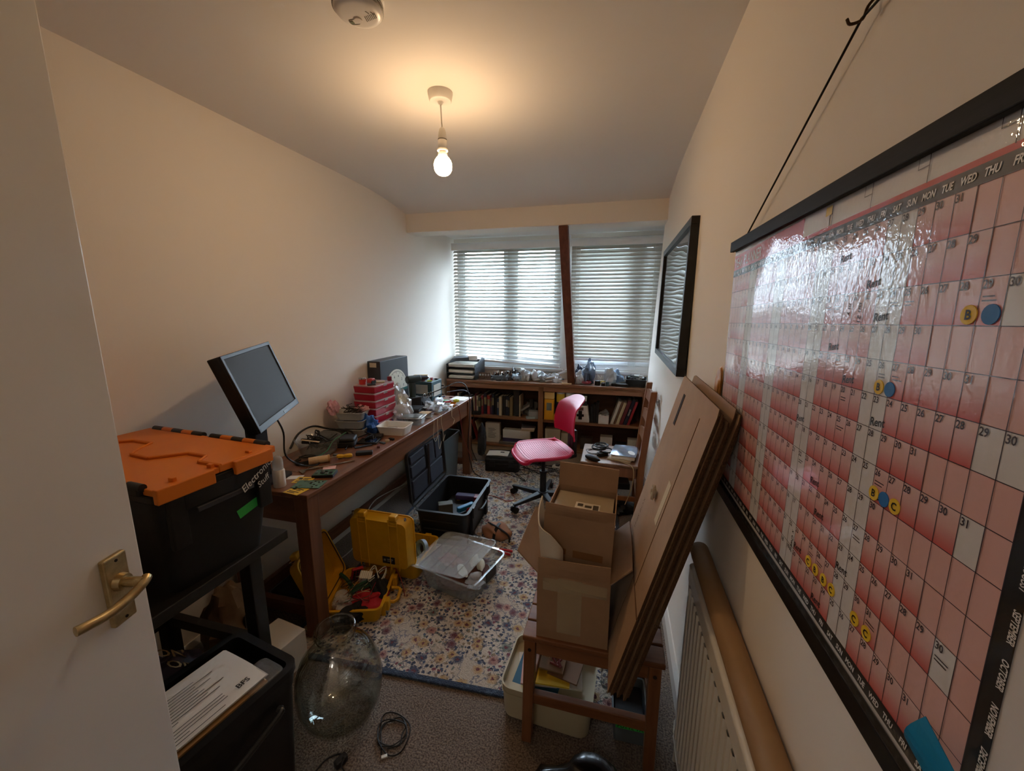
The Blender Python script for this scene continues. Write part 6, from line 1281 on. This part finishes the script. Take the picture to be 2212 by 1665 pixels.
# ================================================================== foreground by the door
M_crate = mat('crate_black', '#121214', rough=.4, bump=.05, bscale=200)
v_ax = V((.17, .985, 0)); cr = V((-.912, .862, 0)); aR = math.atan2(v_ax.y, v_ax.x)-math.pi/2
FH = .45; fx_, fy_ = .15, .22
cc_ = cr+Matrix.Rotation(aR, 3, 'Z') @ V((-fx_, -fy_, 0))
t = thing('black_storage_box', 'black latching storage box with papers on top beside the door', 'storage box', (cc_.x, cc_.y, 0), aR)
MB().openbox(fx_-.025, fy_-.025, fx_-.008, fy_-.008, FH-.05, .006, .035).build('body', M_crate, t, smooth=True)
MB().openbox(fx_-.004, fy_-.004, fx_, fy_, .045, .02, .04, z=FH-.05, rim=.004).build('lid', M_crate, t, smooth=True)
for y in (.04,):
    mb = MB(); mb.tube([(fx_-.006, y-.10, FH-.16), (fx_+.010, y-.09, FH-.145), (fx_+.012, y+.09, FH-.09), (fx_-.004, y+.10, FH-.08)], .009, 8, smooth=4); mb.build('latch', mat('latch_grey', '#26282a', rough=.3), t, smooth=True)
    mb = MB(); mb.tube([(fx_-.012, y-.13, FH-.27), (fx_+.006, y-.11, FH-.25), (fx_+.008, y-.03, FH-.20), (fx_-.008, y-.02, FH-.18)], .008, 8, smooth=4); mb.build('handle', mat('latch_grey'), t, smooth=True)
Wm = Matrix.Translation((cc_.x, cc_.y, 0)) @ Matrix.Rotation(aR, 4, 'Z')
def fw(x, y, z): return Wm @ V((x, y, z))
one(MB().box(-.10, .10, -.155, .155, 0, .006), 'brown_folder', mat('folder_tan', '#a57c4a', rough=.7), 'tan folder under the printed letter on the black storage box', 'folder', loc=fw(.015, -.015, FH+.000), rot=(0, 0, aR))
t = thing('printed_letter', 'stack of white printed pages curling on the black storage box', 'document', tuple(fw(.0, -.0, FH+.007)), aR)
def curl(u, v): return (-.105+.21*u, -.15+.30*v, .006+.055*max(0, .30-v)**1.6*2.2*0+.004*math.sin(u*3)+.03*max(0, (.12-v))*2)
for k in range(3):
    mb = MB(); mb.sheet(lambda u, v: V(curl(u, v))+V((.002*k, -.004*k, .004*k)), 8, 14, .0012); pg = mb.build('page', M_paper, t, smooth=True)
mb = MB(); v_, f_ = text_mesh('BFS', .024, 'LEFT', .0006); zt3 = .0205
PR = T(0, 0, zt3, rz=R(90)); mb.add(v_, f_, PR @ T(.075, -.085))
rr = random.Random(8)
for k in range(15):
    y = -.055+.0105*k+(.01 if k > 9 else 0); w_ = rr.uniform(.13, .19) if k not in (9, 13) else .06
    mb.add([(-.11, -y, 0), (-.11+w_, -y, 0), (-.11+w_, -y+.0022, 0), (-.11, -y+.0022, 0)], [(0, 1, 2, 3)], PR @ T(0, 0, 0))
mb.build('letter_print', mat('ink_dark', '#2c2a2c', rough=.6), t, kind='stuff')
one(MB().rbox(.05, .05, 0, .02, .02), 'clear_pouch', M_clear, 'clear plastic sleeve under the top corner of the printed pages', 'sleeve', loc=fw(.085, .135, FH), rot=(0, 0, aR), bevel=.006)
# dark bag with printed lettering left of the box
t = thing('printed_bag', 'dark shopping bag with orange lettering between the door and the storage box', 'bag', (-1.43, .79, 0), R(5))
mb = blob(.10, .15, .22, 101, .18, zmin=-.2); mb.v = [(x, y, z+.2) for x, y, z in mb.v]; mb.build('bag', mat('dark_print', '#17161a', rough=.6, col2='#3a1f2a', vscale=14, var=.3), t, smooth=50)
for k, (s, y, z) in enumerate((('KNOW', .06, .335), ('LOVE', .02, .385))):
    v_, f_ = text_mesh('ION' if k else 'ON', .06, 'CENTER', .001); mb = MB(); mb.add(v_, f_, T(.085-.05*k, .02+.0*k, .37+.035*k, rz=R(60), ry=R(38))); mb.build('lettering', mat('gold_print', '#8a6a3c', rough=.6), t)
one(blob(.07, .11, .05, 102, .4), 'dark_cloth', mat('maroon_cloth', '#4a1c2a', rough=.8, col2='#1f2230', vscale=20, var=.3), 'maroon and navy printed cloth bundled beside the printed bag', 'cloth', loc=(-1.36, .60, .42), smooth=40)
o = one(MB().rbox(.018, .05, 0, .010, .008), 'keyring_tag', mat('tag_green', '#4a4c3a', rough=.4), 'olive luggage tag lying on the printed cloth', 'tag', loc=(-1.34, .62, .475), rot=(.2, .2, .3), bevel=.003)
# things under the black stand and the near table end
t = thing('paper_bag', 'brown crumpled paper bag under the black stand', 'paper bag', (-1.58, 1.16, 0), R(15))
mb = blob(.10, .11, .20, 103, .22, zmin=-.17); mb.v = [(x, y, z+.17) for x, y, z in mb.v]; mb.build('bag', mat('paper_brown', '#6b563e', rough=.85, col2='#59402f', vscale=9, var=.3), t, smooth=30)
MB().box(.085, .09, -.03, .03, .17, .25).build('print_patch', mat('ink_dark'), t)
t = thing('white_carton', 'white card box on the floor between the black stand and the table leg', 'box', (-1.36, 1.20, 0), R(-8))
MB().box(-.085, .085, -.06, .06, 0, .16).build('body', mat('carton_white', '#c9c2b4', rough=.7), t, bevel=.002); MB().box(-.086, .086, -.0615, -.06, 0, .085).build('fold_shading', mat('fold_shade_grey', '#8b8781', rough=.7), t)  # grey panel paints the shading below the fold on the white front
one(MB().box(-.10, .10, -.07, .07, 0, .09), 'dark_box', mat('dark_card', '#221c18', rough=.8), 'dark flat box pushed under the near end of the table', 'box', loc=(-1.60, 1.55, 0), rot=(0, 0, .05), bevel=.003)
# ================================================================== things in and on the bookcase
def book(label, x, y, z, w_, d_, h_, col, tilt=0, group=None, cat='book', band=None, name='book'):
    t = thing(name, label, cat, (x, y, z), 0, group, rot=(0, tilt, 0))
    c = mat('cover'+col, col, rough=.5); th = min(.0025, w_*.15)
    mb = MB(); mb.box(0, th, 0, d_, 0, h_); mb.box(w_-th, w_, 0, d_, 0, h_); mb.box(0, w_, 0, th, 0, h_); mb.build('cover', c, t)
    MB().box(th, w_-th, th, d_-.004, .003, h_-.003).build('pages', M_paper, t)
    if band: MB().box(.12*w_, .88*w_, -.0006, .0002, h_*.45, h_*.8).build('spine_print', mat('spine'+band, band, rough=.6), t)
    return t
rr = random.Random(31)
cols = {'#22283c': 'navy', '#1b1b1f': 'black', '#37473f': 'dark green', '#6a2730': 'maroon', '#b8a888': 'cream', '#8f3040': 'crimson', '#4a4a50': 'grey', '#7d6a44': 'olive', '#c9c2b2': 'off-white', '#5a3a52': 'plum', '#283a55': 'blue', '#a53a34': 'red'}
def row(x0, x1, z, seq, hmin, hmax, grp, shelf_name, y=3.955):
    x = x0; k = 0
    ords = ['first', 'second', 'third', 'fourth', 'fifth', 'sixth', 'seventh', 'eighth', 'ninth', 'tenth', 'eleventh', 'twelfth', 'thirteenth', 'fourteenth', 'fifteenth', 'sixteenth', 'seventeenth', 'eighteenth', 'nineteenth', 'twentieth', 'twenty-first', 'twenty-second', 'twenty-third', 'twenty-fourth', 'twenty-fifth', 'twenty-sixth']
    while x < x1 and k < len(ords):
        c = seq[k % len(seq)]; w_ = rr.uniform(.018, .036); h_ = rr.uniform(hmin, hmax)
        book('%s upright book, %s from the left wall on %s' % (cols[c], ords[k], shelf_name), x, y+rr.uniform(0, .03), z, w_, .16, h_, c, 0, grp, band=rr.choice([None, None, '#8a7c5a', '#9a958a', '#6a5636']))
        x += w_+.0015; k += 1
    return x
s1 = ['#22283c', '#7d6a44', '#c9c2b2', '#37473f', '#7d6a44', '#22283c', '#1b1b1f', '#283a55', '#b8a888', '#6a2730', '#b8a888', '#37473f', '#8f3040', '#22283c', '#a53a34', '#5a3a52', '#22283c', '#1b1b1f', '#283a55', '#b8a888', '#1b1b1f', '#22283c']
xe = row(BX0+.05, -1.03, .44, s1, .17, .235, 'books on the upper shelf', 'the upper shelf')
one(MB().box(-.03, .03, -.05, .05, 0, .28), 'black_box_file', M_blk2, 'tall black box file at the end of the upper shelf books', 'box file', loc=(xe+.033, 4.03, .44), bevel=.002)
book('thin cream book beside the tall black box file', xe+.07, 3.96, .44, .014, .16, .23, '#b8a888', 0, 'books on the upper shelf')
t = thing('black_router', 'small black router lying in front of the upper shelf books', 'router', (-1.43, 3.915, .44), .1); MB().box(-.05, .05, 0, .045, 0, .035).build('body', M_blk2, t, bevel=.003); 
for k in range(2): MB().cyl((-.03+.06*k, .04, .03), (-.035+.07*k, .045, .085), .004, None, 8).build('antenna', M_blk2, t)
# loose things in the right half of the left upper bay
t = thing('grey_printer_part', 'grey jointed arm leaning in the upper left bay', 'arm', (-.90, 4.0, .44)); MB().box(-.10, .10, -.012, .012, -.01, .01, T(0, 0, .09, ry=R(-35))).build('arm', mat('arm_grey', '#8f8c84', rough=.5), t, bevel=.003); MB().box(.05, .09, -.02, .02, .10, .19).build('head', M_blk2, t, bevel=.004); MB().box(-.10, -.04, -.03, .03, 0, .025).build('foot', M_blk2, t, bevel=.004)
one(MB().box(-.05, .05, -.035, .035, 0, .075), 'grey_carton', mat('carton_grey', '#8c8a84', rough=.6), 'grey carton at the divider end of the upper left bay', 'carton', loc=(-.80, 3.965, .44), rot=(0, 0, .15), bevel=.002)
one(MB().box(-.045, .045, -.03, .03, 0, .02), 'pale_case', mat('pale_teal', '#9db0b2', rough=.4), 'pale teal flat case in front of the grey carton', 'case', loc=(-.83, 3.94, .44), rot=(0, 0, .35), bevel=.003)
bag('white_cable_wad', 'wad of grey cable behind the jointed arm in the bookcase', 'cable wad', (-.86, 4.08, .44), .07, .05, .08, 111, mat('grey_cable'), amp=.5)
# lower left bay
for k in range(6):
    book('%s magazine leaning at the left end of the lower shelf, %s in the row' % (['grey', 'maroon', 'off-white', 'black', 'red', 'cream'][k], ['first', 'second', 'third', 'fourth', 'fifth', 'sixth'][k]), -1.62+.045*k, 3.97, .139, .012, .18, .255-.006*k, ['#4a4a50', '#6a2730', '#c9c2b2', '#1b1b1f', '#a53a34', '#b8a888'][k], R(-16), 'magazines on the lower shelf', 'magazine', name='magazine')
o = one(MB().box(-.08, .08, -.03, .03, 0, .215), 'label_box', mat('box_cream', '#bdb5a4', rough=.7), 'cream box with printed text on the lower left shelf', 'box', loc=(-1.25, 3.985, .137), bevel=.002)
mb = MB()
for k in range(9): mb.box(-.05, -.05+rr.uniform(.05, .10), -.031, -.030, .05+.013*k, .054+.013*k)
mb.build('printed_lines', mat('print_dark'), o)
o = one(MB().box(-.15, .15, -.04, .04, 0, .13), 'white_appliance_box', mat('box_white', '#c6c0b3', rough=.6), 'long white carton with a purple base strip on the lower left shelf', 'carton', loc=(-.98, 3.98, .165), bevel=.002)
MB().box(-.151, .151, -.041, -.039, 0, .04).build('purple_strip', mat('purple_strip', '#3d3452', rough=.5), o)
one(MB().box(-.17, .17, -.045, .045, 0, .028), 'keyboard_tray', mat('kb_grey', '#6e6a62', rough=.5), 'grey keyboard under the long white carton', 'keyboard', loc=(-1.0, 3.965, .137), bevel=.003)
for k, (c, n_) in enumerate((('#b8a888', 'cream'), ('#c9c2b2', 'off-white'), ('#4a4a50', 'grey'))):
    one(MB().box(-.07, .07, -.05, .05, 0, .018), 'flat_book', mat('cover'+c, c, rough=.5), '%s book lying on the long white carton' % n_, 'book', 'flat books on the white carton', loc=(-.86, 3.99, .295+.0185*k), rot=(0, 0, .1*k))
# right upper bay
t = thing('yellow_multimeter_box', 'yellow instrument with a grey display in the right bay of the bookcase', 'instrument', (-.635, 3.95, .44)); MB().box(-.05, .05, -.02, .05, 0, .215).build('body', mat('instr_yellow', '#d69a1c', rough=.45), t, bevel=.006); MB().box(-.025, .028, -.0215, -.019, .10, .18).build('display', mat('lcd_grey', '#6f7468', rough=.3), t); MB().box(-.05, .05, -.02, .05, .22, .29).build('top_cover', mat('instr_pale', '#d9b870', rough=.5), t, bevel=.003)
o = one(MB().box(-.09, .09, -.05, .05, 0, .19), 'dark_tool_case', mat('navy_case', '#1c2430', rough=.5), 'dark blue case behind the pink chair in the bookcase', 'case', loc=(-.475, 3.99, .44), bevel=.005)
for k, (x, c, n_) in enumerate(((-.525, '#d8b83c', 'white tub of yellow wire'), (-.43, '#dcd6c8', 'white tub'))):
    t = thing('filament_tub', n_+' on top of the dark blue case', 'tub', (x, 3.985, .63), 0, 'tubs on the dark case'); MB().lathe([(.001, 0), (.042, 0), (.042, .085), (.001, .085)], 20).build('tub', mat('tubcol'+c, c, rough=.45), t, smooth=True); MB().lathe([(.001, .085), (.044, .085), (.044, .10), (.001, .10)], 20).build('lid', M_cream, t, smooth=True)
one(MB().box(-.05, .05, -.02, .02, 0, .07), 'yellow_carton', mat('instr_yellow'), 'small yellow carton in front of the dark blue case', 'carton', loc=(-.53, 3.925, .44), bevel=.002)
t = thing('white_bench_magnifier', 'white tapered appliance with black buttons in the right bay', 'appliance', (-.315, 3.975, .44)); mb = MB(); mb.taper(.095, .05, 0, .072, .045, .17); mb.build('body', mat('appl_white', '#d0ccc4', rough=.35), t, bevel=.012, seg=3)
MB().box(-.018, .018, -.056, -.044, .03, .12).build('panel', M_blk2, t, bevel=.002); MB().box(-.036, .036, -.055, -.044, .06, .085).build('panel', M_blk2, t, bevel=.002); MB().box(-.03, .03, -.055, -.043, .125, .155).build('display', mat('brown_disp', '#5a4038', rough=.4), t, bevel=.002); mb = MB(); mb.taper(.065, .04, .17, .055, .035, .21); mb.build('top', M_blk2, t, bevel=.006)
one(MB().box(-.03, .03, -.001, .001, 0, .05), 'paper_tag', M_paper, 'white note stuck above the white appliance', 'note', loc=(-.29, 3.97, .655), rot=(R(-10), R(5), .1))
for k in range(3): one(MB().box(-.012, .012, -.05, .05, 0, .17+.02*k), 'black_disc_case', M_blk2, ['black slim case next to the white appliance', 'black slim case, middle of three by the white appliance', 'black slim case nearest the white carton'][k], 'case', 'slim black cases', loc=(-.205+.028*k, 3.99, .44), bevel=.001)
o = one(MB().box(-.05, .05, -.08, .05, 0, .085), 'white_carton', mat('box_white2', '#d2cec6', rough=.6), 'open white carton of oddments in the right bay', 'carton', loc=(-.085, 4.0, .44), bevel=.002)
bag('oddments', 'grey oddments heaped in the open white carton', 'oddments', (-.085, 3.99, .52), .04, .05, .025, 113, mat('oddgrey', '#77756e', rough=.6), amp=.5)
one(MB().box(-.09, .09, -.012, .012, 0, .24), 'grey_folder_board', mat('folder_g2', '#6b6860', rough=.7), 'grey board standing behind the leaning books', 'board', loc=(.12, 4.15, .44), rot=(0, 0, 0))
bl = [('off-white', '#c9c2b2', .030, .245), ('brown', '#7d5a40', .018, .24), ('cream', '#c2b48e', .032, .235), ('maroon', '#6a2730', .034, .26), ('dark blue lettered', '#22283c', .034, .27), ('red', '#a52a34', .026, .25)]
x = -.02
for k, (n_, c, w_, h_) in enumerate(bl):
    cols.setdefault(c, n_); t = book('%s thick book leaning towards the right end of the bookcase' % n_, x, 3.95, .442, w_, .17, h_, c, R(17), 'leaning books', band=None)
    s_ = [None, None, None, None, 'GRAND', None][k]
    if s_: v_, f_ = text_mesh(s_, .020, 'CENTER', .0003); mb = MB(); mb.add(v_, f_, Matrix.Translation((w_/2+.006, -.0012, h_*.5)) @ Matrix(((0, -1, 0, 0), (0, 0, -1, 0), (1, 0, 0, 0), (0, 0, 0, 1))) if True else None); mb.build('spine_lettering', mat('spine_l', '#d8cfc0' if k > 2 else '#6a5a4a', rough=.6) if k > 2 else mat('spine_d', '#6a5444', rough=.6), t)
    x += w_/math.cos(R(17))+.001
# right lower bay
for k, (x, w_, h_, d_, c, n_) in enumerate(((-.60, .08, .19, .10, '#b5ab95', 'cream'), (-.44, .07, .16, .10, '#a89c84', 'tan'), (-.05, .06, .15, .09, '#c4beb2', 'white'), (.22, .06, .14, .09, '#c0b8a8', 'off-white'), (.10, .05, .09, .09, '#2a2a2c', 'black'), (-.25, .06, .12, .09, '#3a302a', 'dark brown'))):
    one(MB().box(-w_, w_, -d_/2, d_/2, 0, h_), 'storage_carton', mat('cart'+c, c, rough=.7), '%s carton on the lower right shelf of the bookcase' % n_, 'carton', 'cartons on the lower right shelf', loc=(x, 4.03, .137), bevel=.002)
# ---- on the worktop
ZT = BZ
t = thing('document_tray', 'dark grey three-tier document tray full of papers beside the left blind', 'document tray', (-1.575, 4.03, ZT), R(-4))
Mt = mat('tray_grey', '#3f454c', rough=.45)
for s in (-1, 1): mb = MB(); mb.prism([(-.13, 0), (.13, 0), (.13, .20), (.06, .22), (-.06, .17), (-.13, .16)], -.003, .003, Matrix(((0, 0, 1, s*.165), (1, 0, 0, 0), (0, 1, 0, 0), (0, 0, 0, 1)))); mb.build('side', Mt, t)
MB().box(-.165, .165, .125, .13, 0, .19).build('back', Mt, t)
for k in range(3): MB().box(-.163, .163, -.13, .125, .005+.06*k, .009+.06*k).build('shelf', Mt, t)
for k in range(9):
    z_ = [.010, .018, .028, .070, .080, .092, .130, .142, .155][k]; c = ['#cfcabd', '#b9b2a2', '#d6d2c8', '#c4bcab', '#dedad0', '#a8a294', '#d2ccbe', '#c9c3b4', '#e0dcd2'][k]
    one(MB().box(-.14+rr.uniform(-.01, .01), .14+rr.uniform(-.01, .01), -.12-rr.uniform(0, .012), .10, 0, rr.uniform(.007, .011)), 'paper_stack', mat('ps'+c, c, rough=.8), 'stack of papers in the %s tier of the document tray' % ('bottom', 'middle', 'top')[k//3], 'papers', 'papers in the document tray', loc=(-1.575, 4.03, ZT+z_), rot=(0, 0, R(-4)+rr.uniform(-.03, .03)))
one(MB().box(-.09, .09, -.07, .07, 0, .035), 'dark_folder', mat('fold_d', '#30343a', rough=.6), 'dark folder on top of the document tray', 'folder', loc=(-1.62, 4.03, ZT+.19), rot=(R(3), R(-4), .2), bevel=.003)
one(MB().box(-.05, .05, -.05, .05, 0, .045), 'white_small_box', mat('box_white2'), 'small white box on top of the document tray', 'box', loc=(-1.50, 4.05, ZT+.195), rot=(0, 0, .3), bevel=.002)
o = one(MB().box(-.065, .065, -.006, .006, 0, .075), 'board_stack', mat('pcb_tan', '#7d6a58', rough=.5, col2='#4f4236', vscale=60, var=.3), 'tan circuit assembly standing beside the document tray', 'circuit board', loc=(-1.335, 3.955, ZT), rot=(R(-8), 0, .05))
for k in range(4): MB().cyl((-.045+.03*k, -.006, .05), (-.045+.03*k, -.02, .05), .011, None, 12).build('component', M_steel, o)
t = thing('circuit_chassis', 'grey circuit chassis bristling with parts next to the tan assembly', 'circuit', (-1.155, 4.0, ZT), .05); MB().box(-.10, .10, -.04, .04, 0, .045).build('chassis', mat('chassis_grey', '#6d7a84', rough=.4, metal=.5), t, bevel=.002)
for k in range(16): MB().cyl((-.09+.012*k, rr.uniform(-.03, .03), .045), (-.09+.012*k, rr.uniform(-.03, .03), .045+rr.uniform(.015, .05)), rr.uniform(.004, .010), None, 8).build('component', rr.choice([M_steel, M_blk2, mat('comp_brown', '#5a4434', rough=.5)]), t)
clut = [('#2b2c30', 'black', -1.03, 4.05, .05, .03, .05), ('#8fa3b5', 'pale blue', -.985, 3.98, .05, .04, .035), ('#b9c4cc', 'silver', -.90, 4.02, .06, .05, .05), ('#c9ccd0', 'white', -.80, 4.06, .05, .05, .05), ('#5d6a74', 'slate', -1.09, 3.95, .035, .02, .03), ('#9aa7b0', 'grey', -.72, 4.0, .05, .04, .04), ('#5b6f8c', 'blue', -.255, 4.08, .08, .05, .085), ('#2c3a5a', 'navy', -.355, 4.12, .04, .03, .06), ('#b9c0c6', 'translucent grey', -.345, 3.98, .035, .04, .05), ('#7d98b8', 'sky blue', .03, 4.06, .05, .04, .06)]
for k, (c, n_, x, y, rx_, ry_, rz_) in enumerate(clut): bag('wrapped_bundle', n_+' plastic-wrapped bundle of parts on the bookcase top', 'bundle', (x, y, ZT), rx_*1.12, ry_*1.1, rz_*1.3, 120+k, mat('wrap'+c, c, rough=.3, coat=.3), rr.uniform(0, 3), amp=.5, group='bundles on the bookcase top')
for k, (x0, y0_, x1, y1_, z_, r_) in enumerate(((-.80, 4.0, -.58, 3.95, .05, .011), (-.74, 4.06, -.50, 4.10, .085, .012), (-.68, 3.95, -.52, 4.02, .02, .009))):
    MBx = MB().cyl((x0, y0_, ZT+.012), (x1, y1_, ZT+.012+z_), r_, None, 14); one(MBx, 'white_tube', mat('white_tube_m', '#d2d6da', rough=.4), ['white plastic tube lying left of the timber post', 'white tube slanting up to the timber post', 'thin white tube nearest the bookcase edge'][k], 'tube', 'white tubes by the post', smooth=True)
bag('clear_wrap', 'clear plastic wrap heaped beside the timber post', 'plastic wrap', (-.62, 4.02, ZT), .09, .06, .045, 140, M_bag, amp=.5)
bag('white_bag_knot', 'knotted clear white bag right of the timber post', 'plastic bag', (-.04, 4.0, ZT), .055, .05, .085, 141, mat('white_bag', '#cdd3d8', rough=.3, trans=.3, alpha=.85), amp=.4)
cable('red_wire_coil', 'coil of red wire on the bookcase top', coil((-.27, 3.95, ZT+.01), .045, 4, 9, .003, .02), .003, mat('red_wire3', '#8f3038', rough=.5))
one(MB().lathe([(.001, 0), (.055, 0), (.058, .012), (.05, .012), (.048, .004), (.001, .004)], 22), 'clear_dish', M_clear, 'clear dish holding the coil of red wire', 'dish', loc=(-.27, 3.95, ZT), smooth=True)
cable('black_wire_coil', 'coil of black wire among the bundles on the bookcase', coil((-1.0, 4.08, ZT+.05), .05, 3, 4, .003, .02), .004)
cable('yellow_wire', 'yellow wire behind the black lens caps on the bookcase', coil((-.10, 4.05, ZT), .05, 2, 2, .004, .03), .006, mat('yellow_wire_m', '#b8a02a', rough=.5))
for k, (x, y, r_, h_, c, n_) in enumerate(((-.16, 3.95, .028, .045, '#1b1b1d', 'black lens-shaped barrel on the bookcase edge'), (-.105, 3.93, .020, .03, '#222226', 'small black knob next to the lens barrel'), (-.065, 3.93, .017, .04, '#33525c', 'teal bottle cap on the bookcase edge'), (.0, 3.96, .03, .025, '#1d1d20', 'flat black cap near the knotted bag'))): one(MB().lathe([(.001, 0), (r_, 0), (r_, h_*.8), (r_*.85, h_), (.001, h_)], 16), 'round_cap', mat('capc'+c, c, rough=.4), n_, 'cap', loc=(x, y, ZT), smooth=True)
o = one(MB().box(-.06, .06, -.03, .03, 0, .028), 'black_wallet', M_blk2, 'flat black case at the bookcase edge by the tray of parts', 'case', loc=(.07, 3.945, ZT), rot=(0, 0, -.05), bevel=.005)
one(MB().box(-.05, .05, -.035, .035, 0, .03), 'silver_phone_box', mat('silverbox', '#9fb0c2', rough=.3, metal=.3), 'silver box behind the flat black case', 'box', loc=(.06, 4.03, ZT), rot=(0, R(-15), .2), bevel=.003)
one(MB().box(-.09, .01, -.008, .008, 0, .012), 'wooden_stick', M_palewood, 'pale wooden stick on the bookcase edge beside the post', 'stick', loc=(-.42, 3.915, ZT), rot=(0, 0, .08))
t = thing('black_parts_tray', 'black tray heaped with remotes and adapters at the right end of the bookcase', 'tray', (.205, 4.03, ZT), R(-3)); MB().openbox(.085, .09, .095, .105, .07, .004, .012, rim=.006).build('tray', M_blk2, t, smooth=True)
for k in range(22):
    c = rr.choice(['#1b1b1d', '#2c2c30', '#6d6a64', '#9aa0a2', '#3f4a44', '#b3aca0']); one(MB().box(-.012, .012, -.04, .04, -.006, .006), 'adapter', mat('adp'+c, c, rough=.5), '%s adapter or remote piled in the black tray' % {'#1b1b1d': 'black', '#2c2c30': 'charcoal', '#6d6a64': 'grey', '#9aa0a2': 'silver', '#3f4a44': 'dark green', '#b3aca0': 'beige'}[c], 'adapter', 'adapters in the black tray', loc=(.205+(-.066+.0265*(k % 6) if (k//6) % 2 == 0 else rr.uniform(-.03, .03)), 4.03+(rr.uniform(-.03, .03) if (k//6) % 2 == 0 else -.066+.0265*(k % 6)), ZT+.03+.024*(k//6)), rot=(rr.uniform(-.12, .12), rr.uniform(-.12, .12), (0 if (k//6) % 2 == 0 else 1.57)+rr.uniform(-.04, .04)), bevel=.002)
one(MB().box(-.05, .05, -.04, .04, 0, .05), 'white_window_box', mat('box_white2'), 'white box behind the heaped black tray at the window', 'box', loc=(.24, 4.17, ZT+.0), bevel=.002)

rr = random.Random(55)
for k in range(30):
    x = rr.choice([rr.uniform(-1.28, -.50), rr.uniform(-.35, .10)]); c, n_ = rr.choice([('#1b1b1d', 'black'), ('#8fa0ae', 'pale blue'), ('#c4c8cc', 'white'), ('#5d666c', 'grey'), ('#6b5a48', 'brown'), ('#3a4a66', 'blue')])
    one(MB().box(-rr.uniform(.012, .03), rr.uniform(.012, .03), -.012, .012, 0, rr.uniform(.012, .045)), 'small_component', mat('scc'+c, c, rough=.4), 'small %s component scattered along the bookcase top' % n_, 'component', 'components on the bookcase top', loc=(x, rr.uniform(3.93, 4.15), ZT), rot=(0, 0, rr.uniform(0, 3)), bevel=.002)
for k in range(7):
    x = -1.2+.105*k if k < 5 else -.30+.16*(k-5); cable('top_wire', 'thin %s wire curling over the clutter on the bookcase top' % ('black' if k % 2 else 'white'), [V((x+rr.uniform(-.06, .06), 4.03+rr.uniform(-.06, .06), ZT+.03+rr.uniform(0, .07))) for _ in range(7)], .002, mat('wire#161618', '#161618', rough=.5) if k % 2 else mat('white_cable'), group='wires on the bookcase top')

# ---- settle the scattered loose parts into free spots
bpy.context.view_layer.update()
def tree(o):
    out = [o]
    for c in o.children: out += tree(c)
    return out
def aabb(o):
    ps = [q.matrix_world @ V(c) for q in tree(o) if q.type == 'MESH' for c in q.bound_box]
    return None if not ps else (min(p.x for p in ps), max(p.x for p in ps), min(p.y for p in ps), max(p.y for p in ps), min(p.z for p in ps), max(p.z for p in ps))
tops = [o for o in SC.objects if o.parent is None and o.get('category')]
loose = [o for o in tops if o.name.split('.')[0] in ('loose_part', 'small_component')]
boxes = [aabb(o) for o in tops if o not in loose and o.name not in ('wooden_table', 'bookcase')]
boxes = [b for b in boxes if b and b[1]-b[0] < .6]
hit = lambda a, b: a[0] < b[1] and b[0] < a[1] and a[2] < b[3] and b[2] < a[3] and a[4] < b[5]-.0005 and b[4] < a[5]-.0005
rr = random.Random(91)
for o in loose:
    tb_ = o.name.startswith('loose'); b0 = aabb(o); l0 = o.location.copy()
    for _ in range(150):
        if not any(hit(b0, b) for b in boxes): break
        nx, ny = (rr.uniform(-1.72, -1.31), rr.uniform(1.95, 3.36)) if tb_ else (rr.choice([rr.uniform(-1.30, -.50), rr.uniform(-.36, .12)]), rr.uniform(3.92, 4.18))
        dx, dy = nx-o.location.x, ny-o.location.y; o.location.x = nx; o.location.y = ny
        b0 = (b0[0]+dx, b0[1]+dx, b0[2]+dy, b0[3]+dy, b0[4], b0[5])
    else:
        bpy.data.objects.remove(o); continue
    boxes.append(b0)
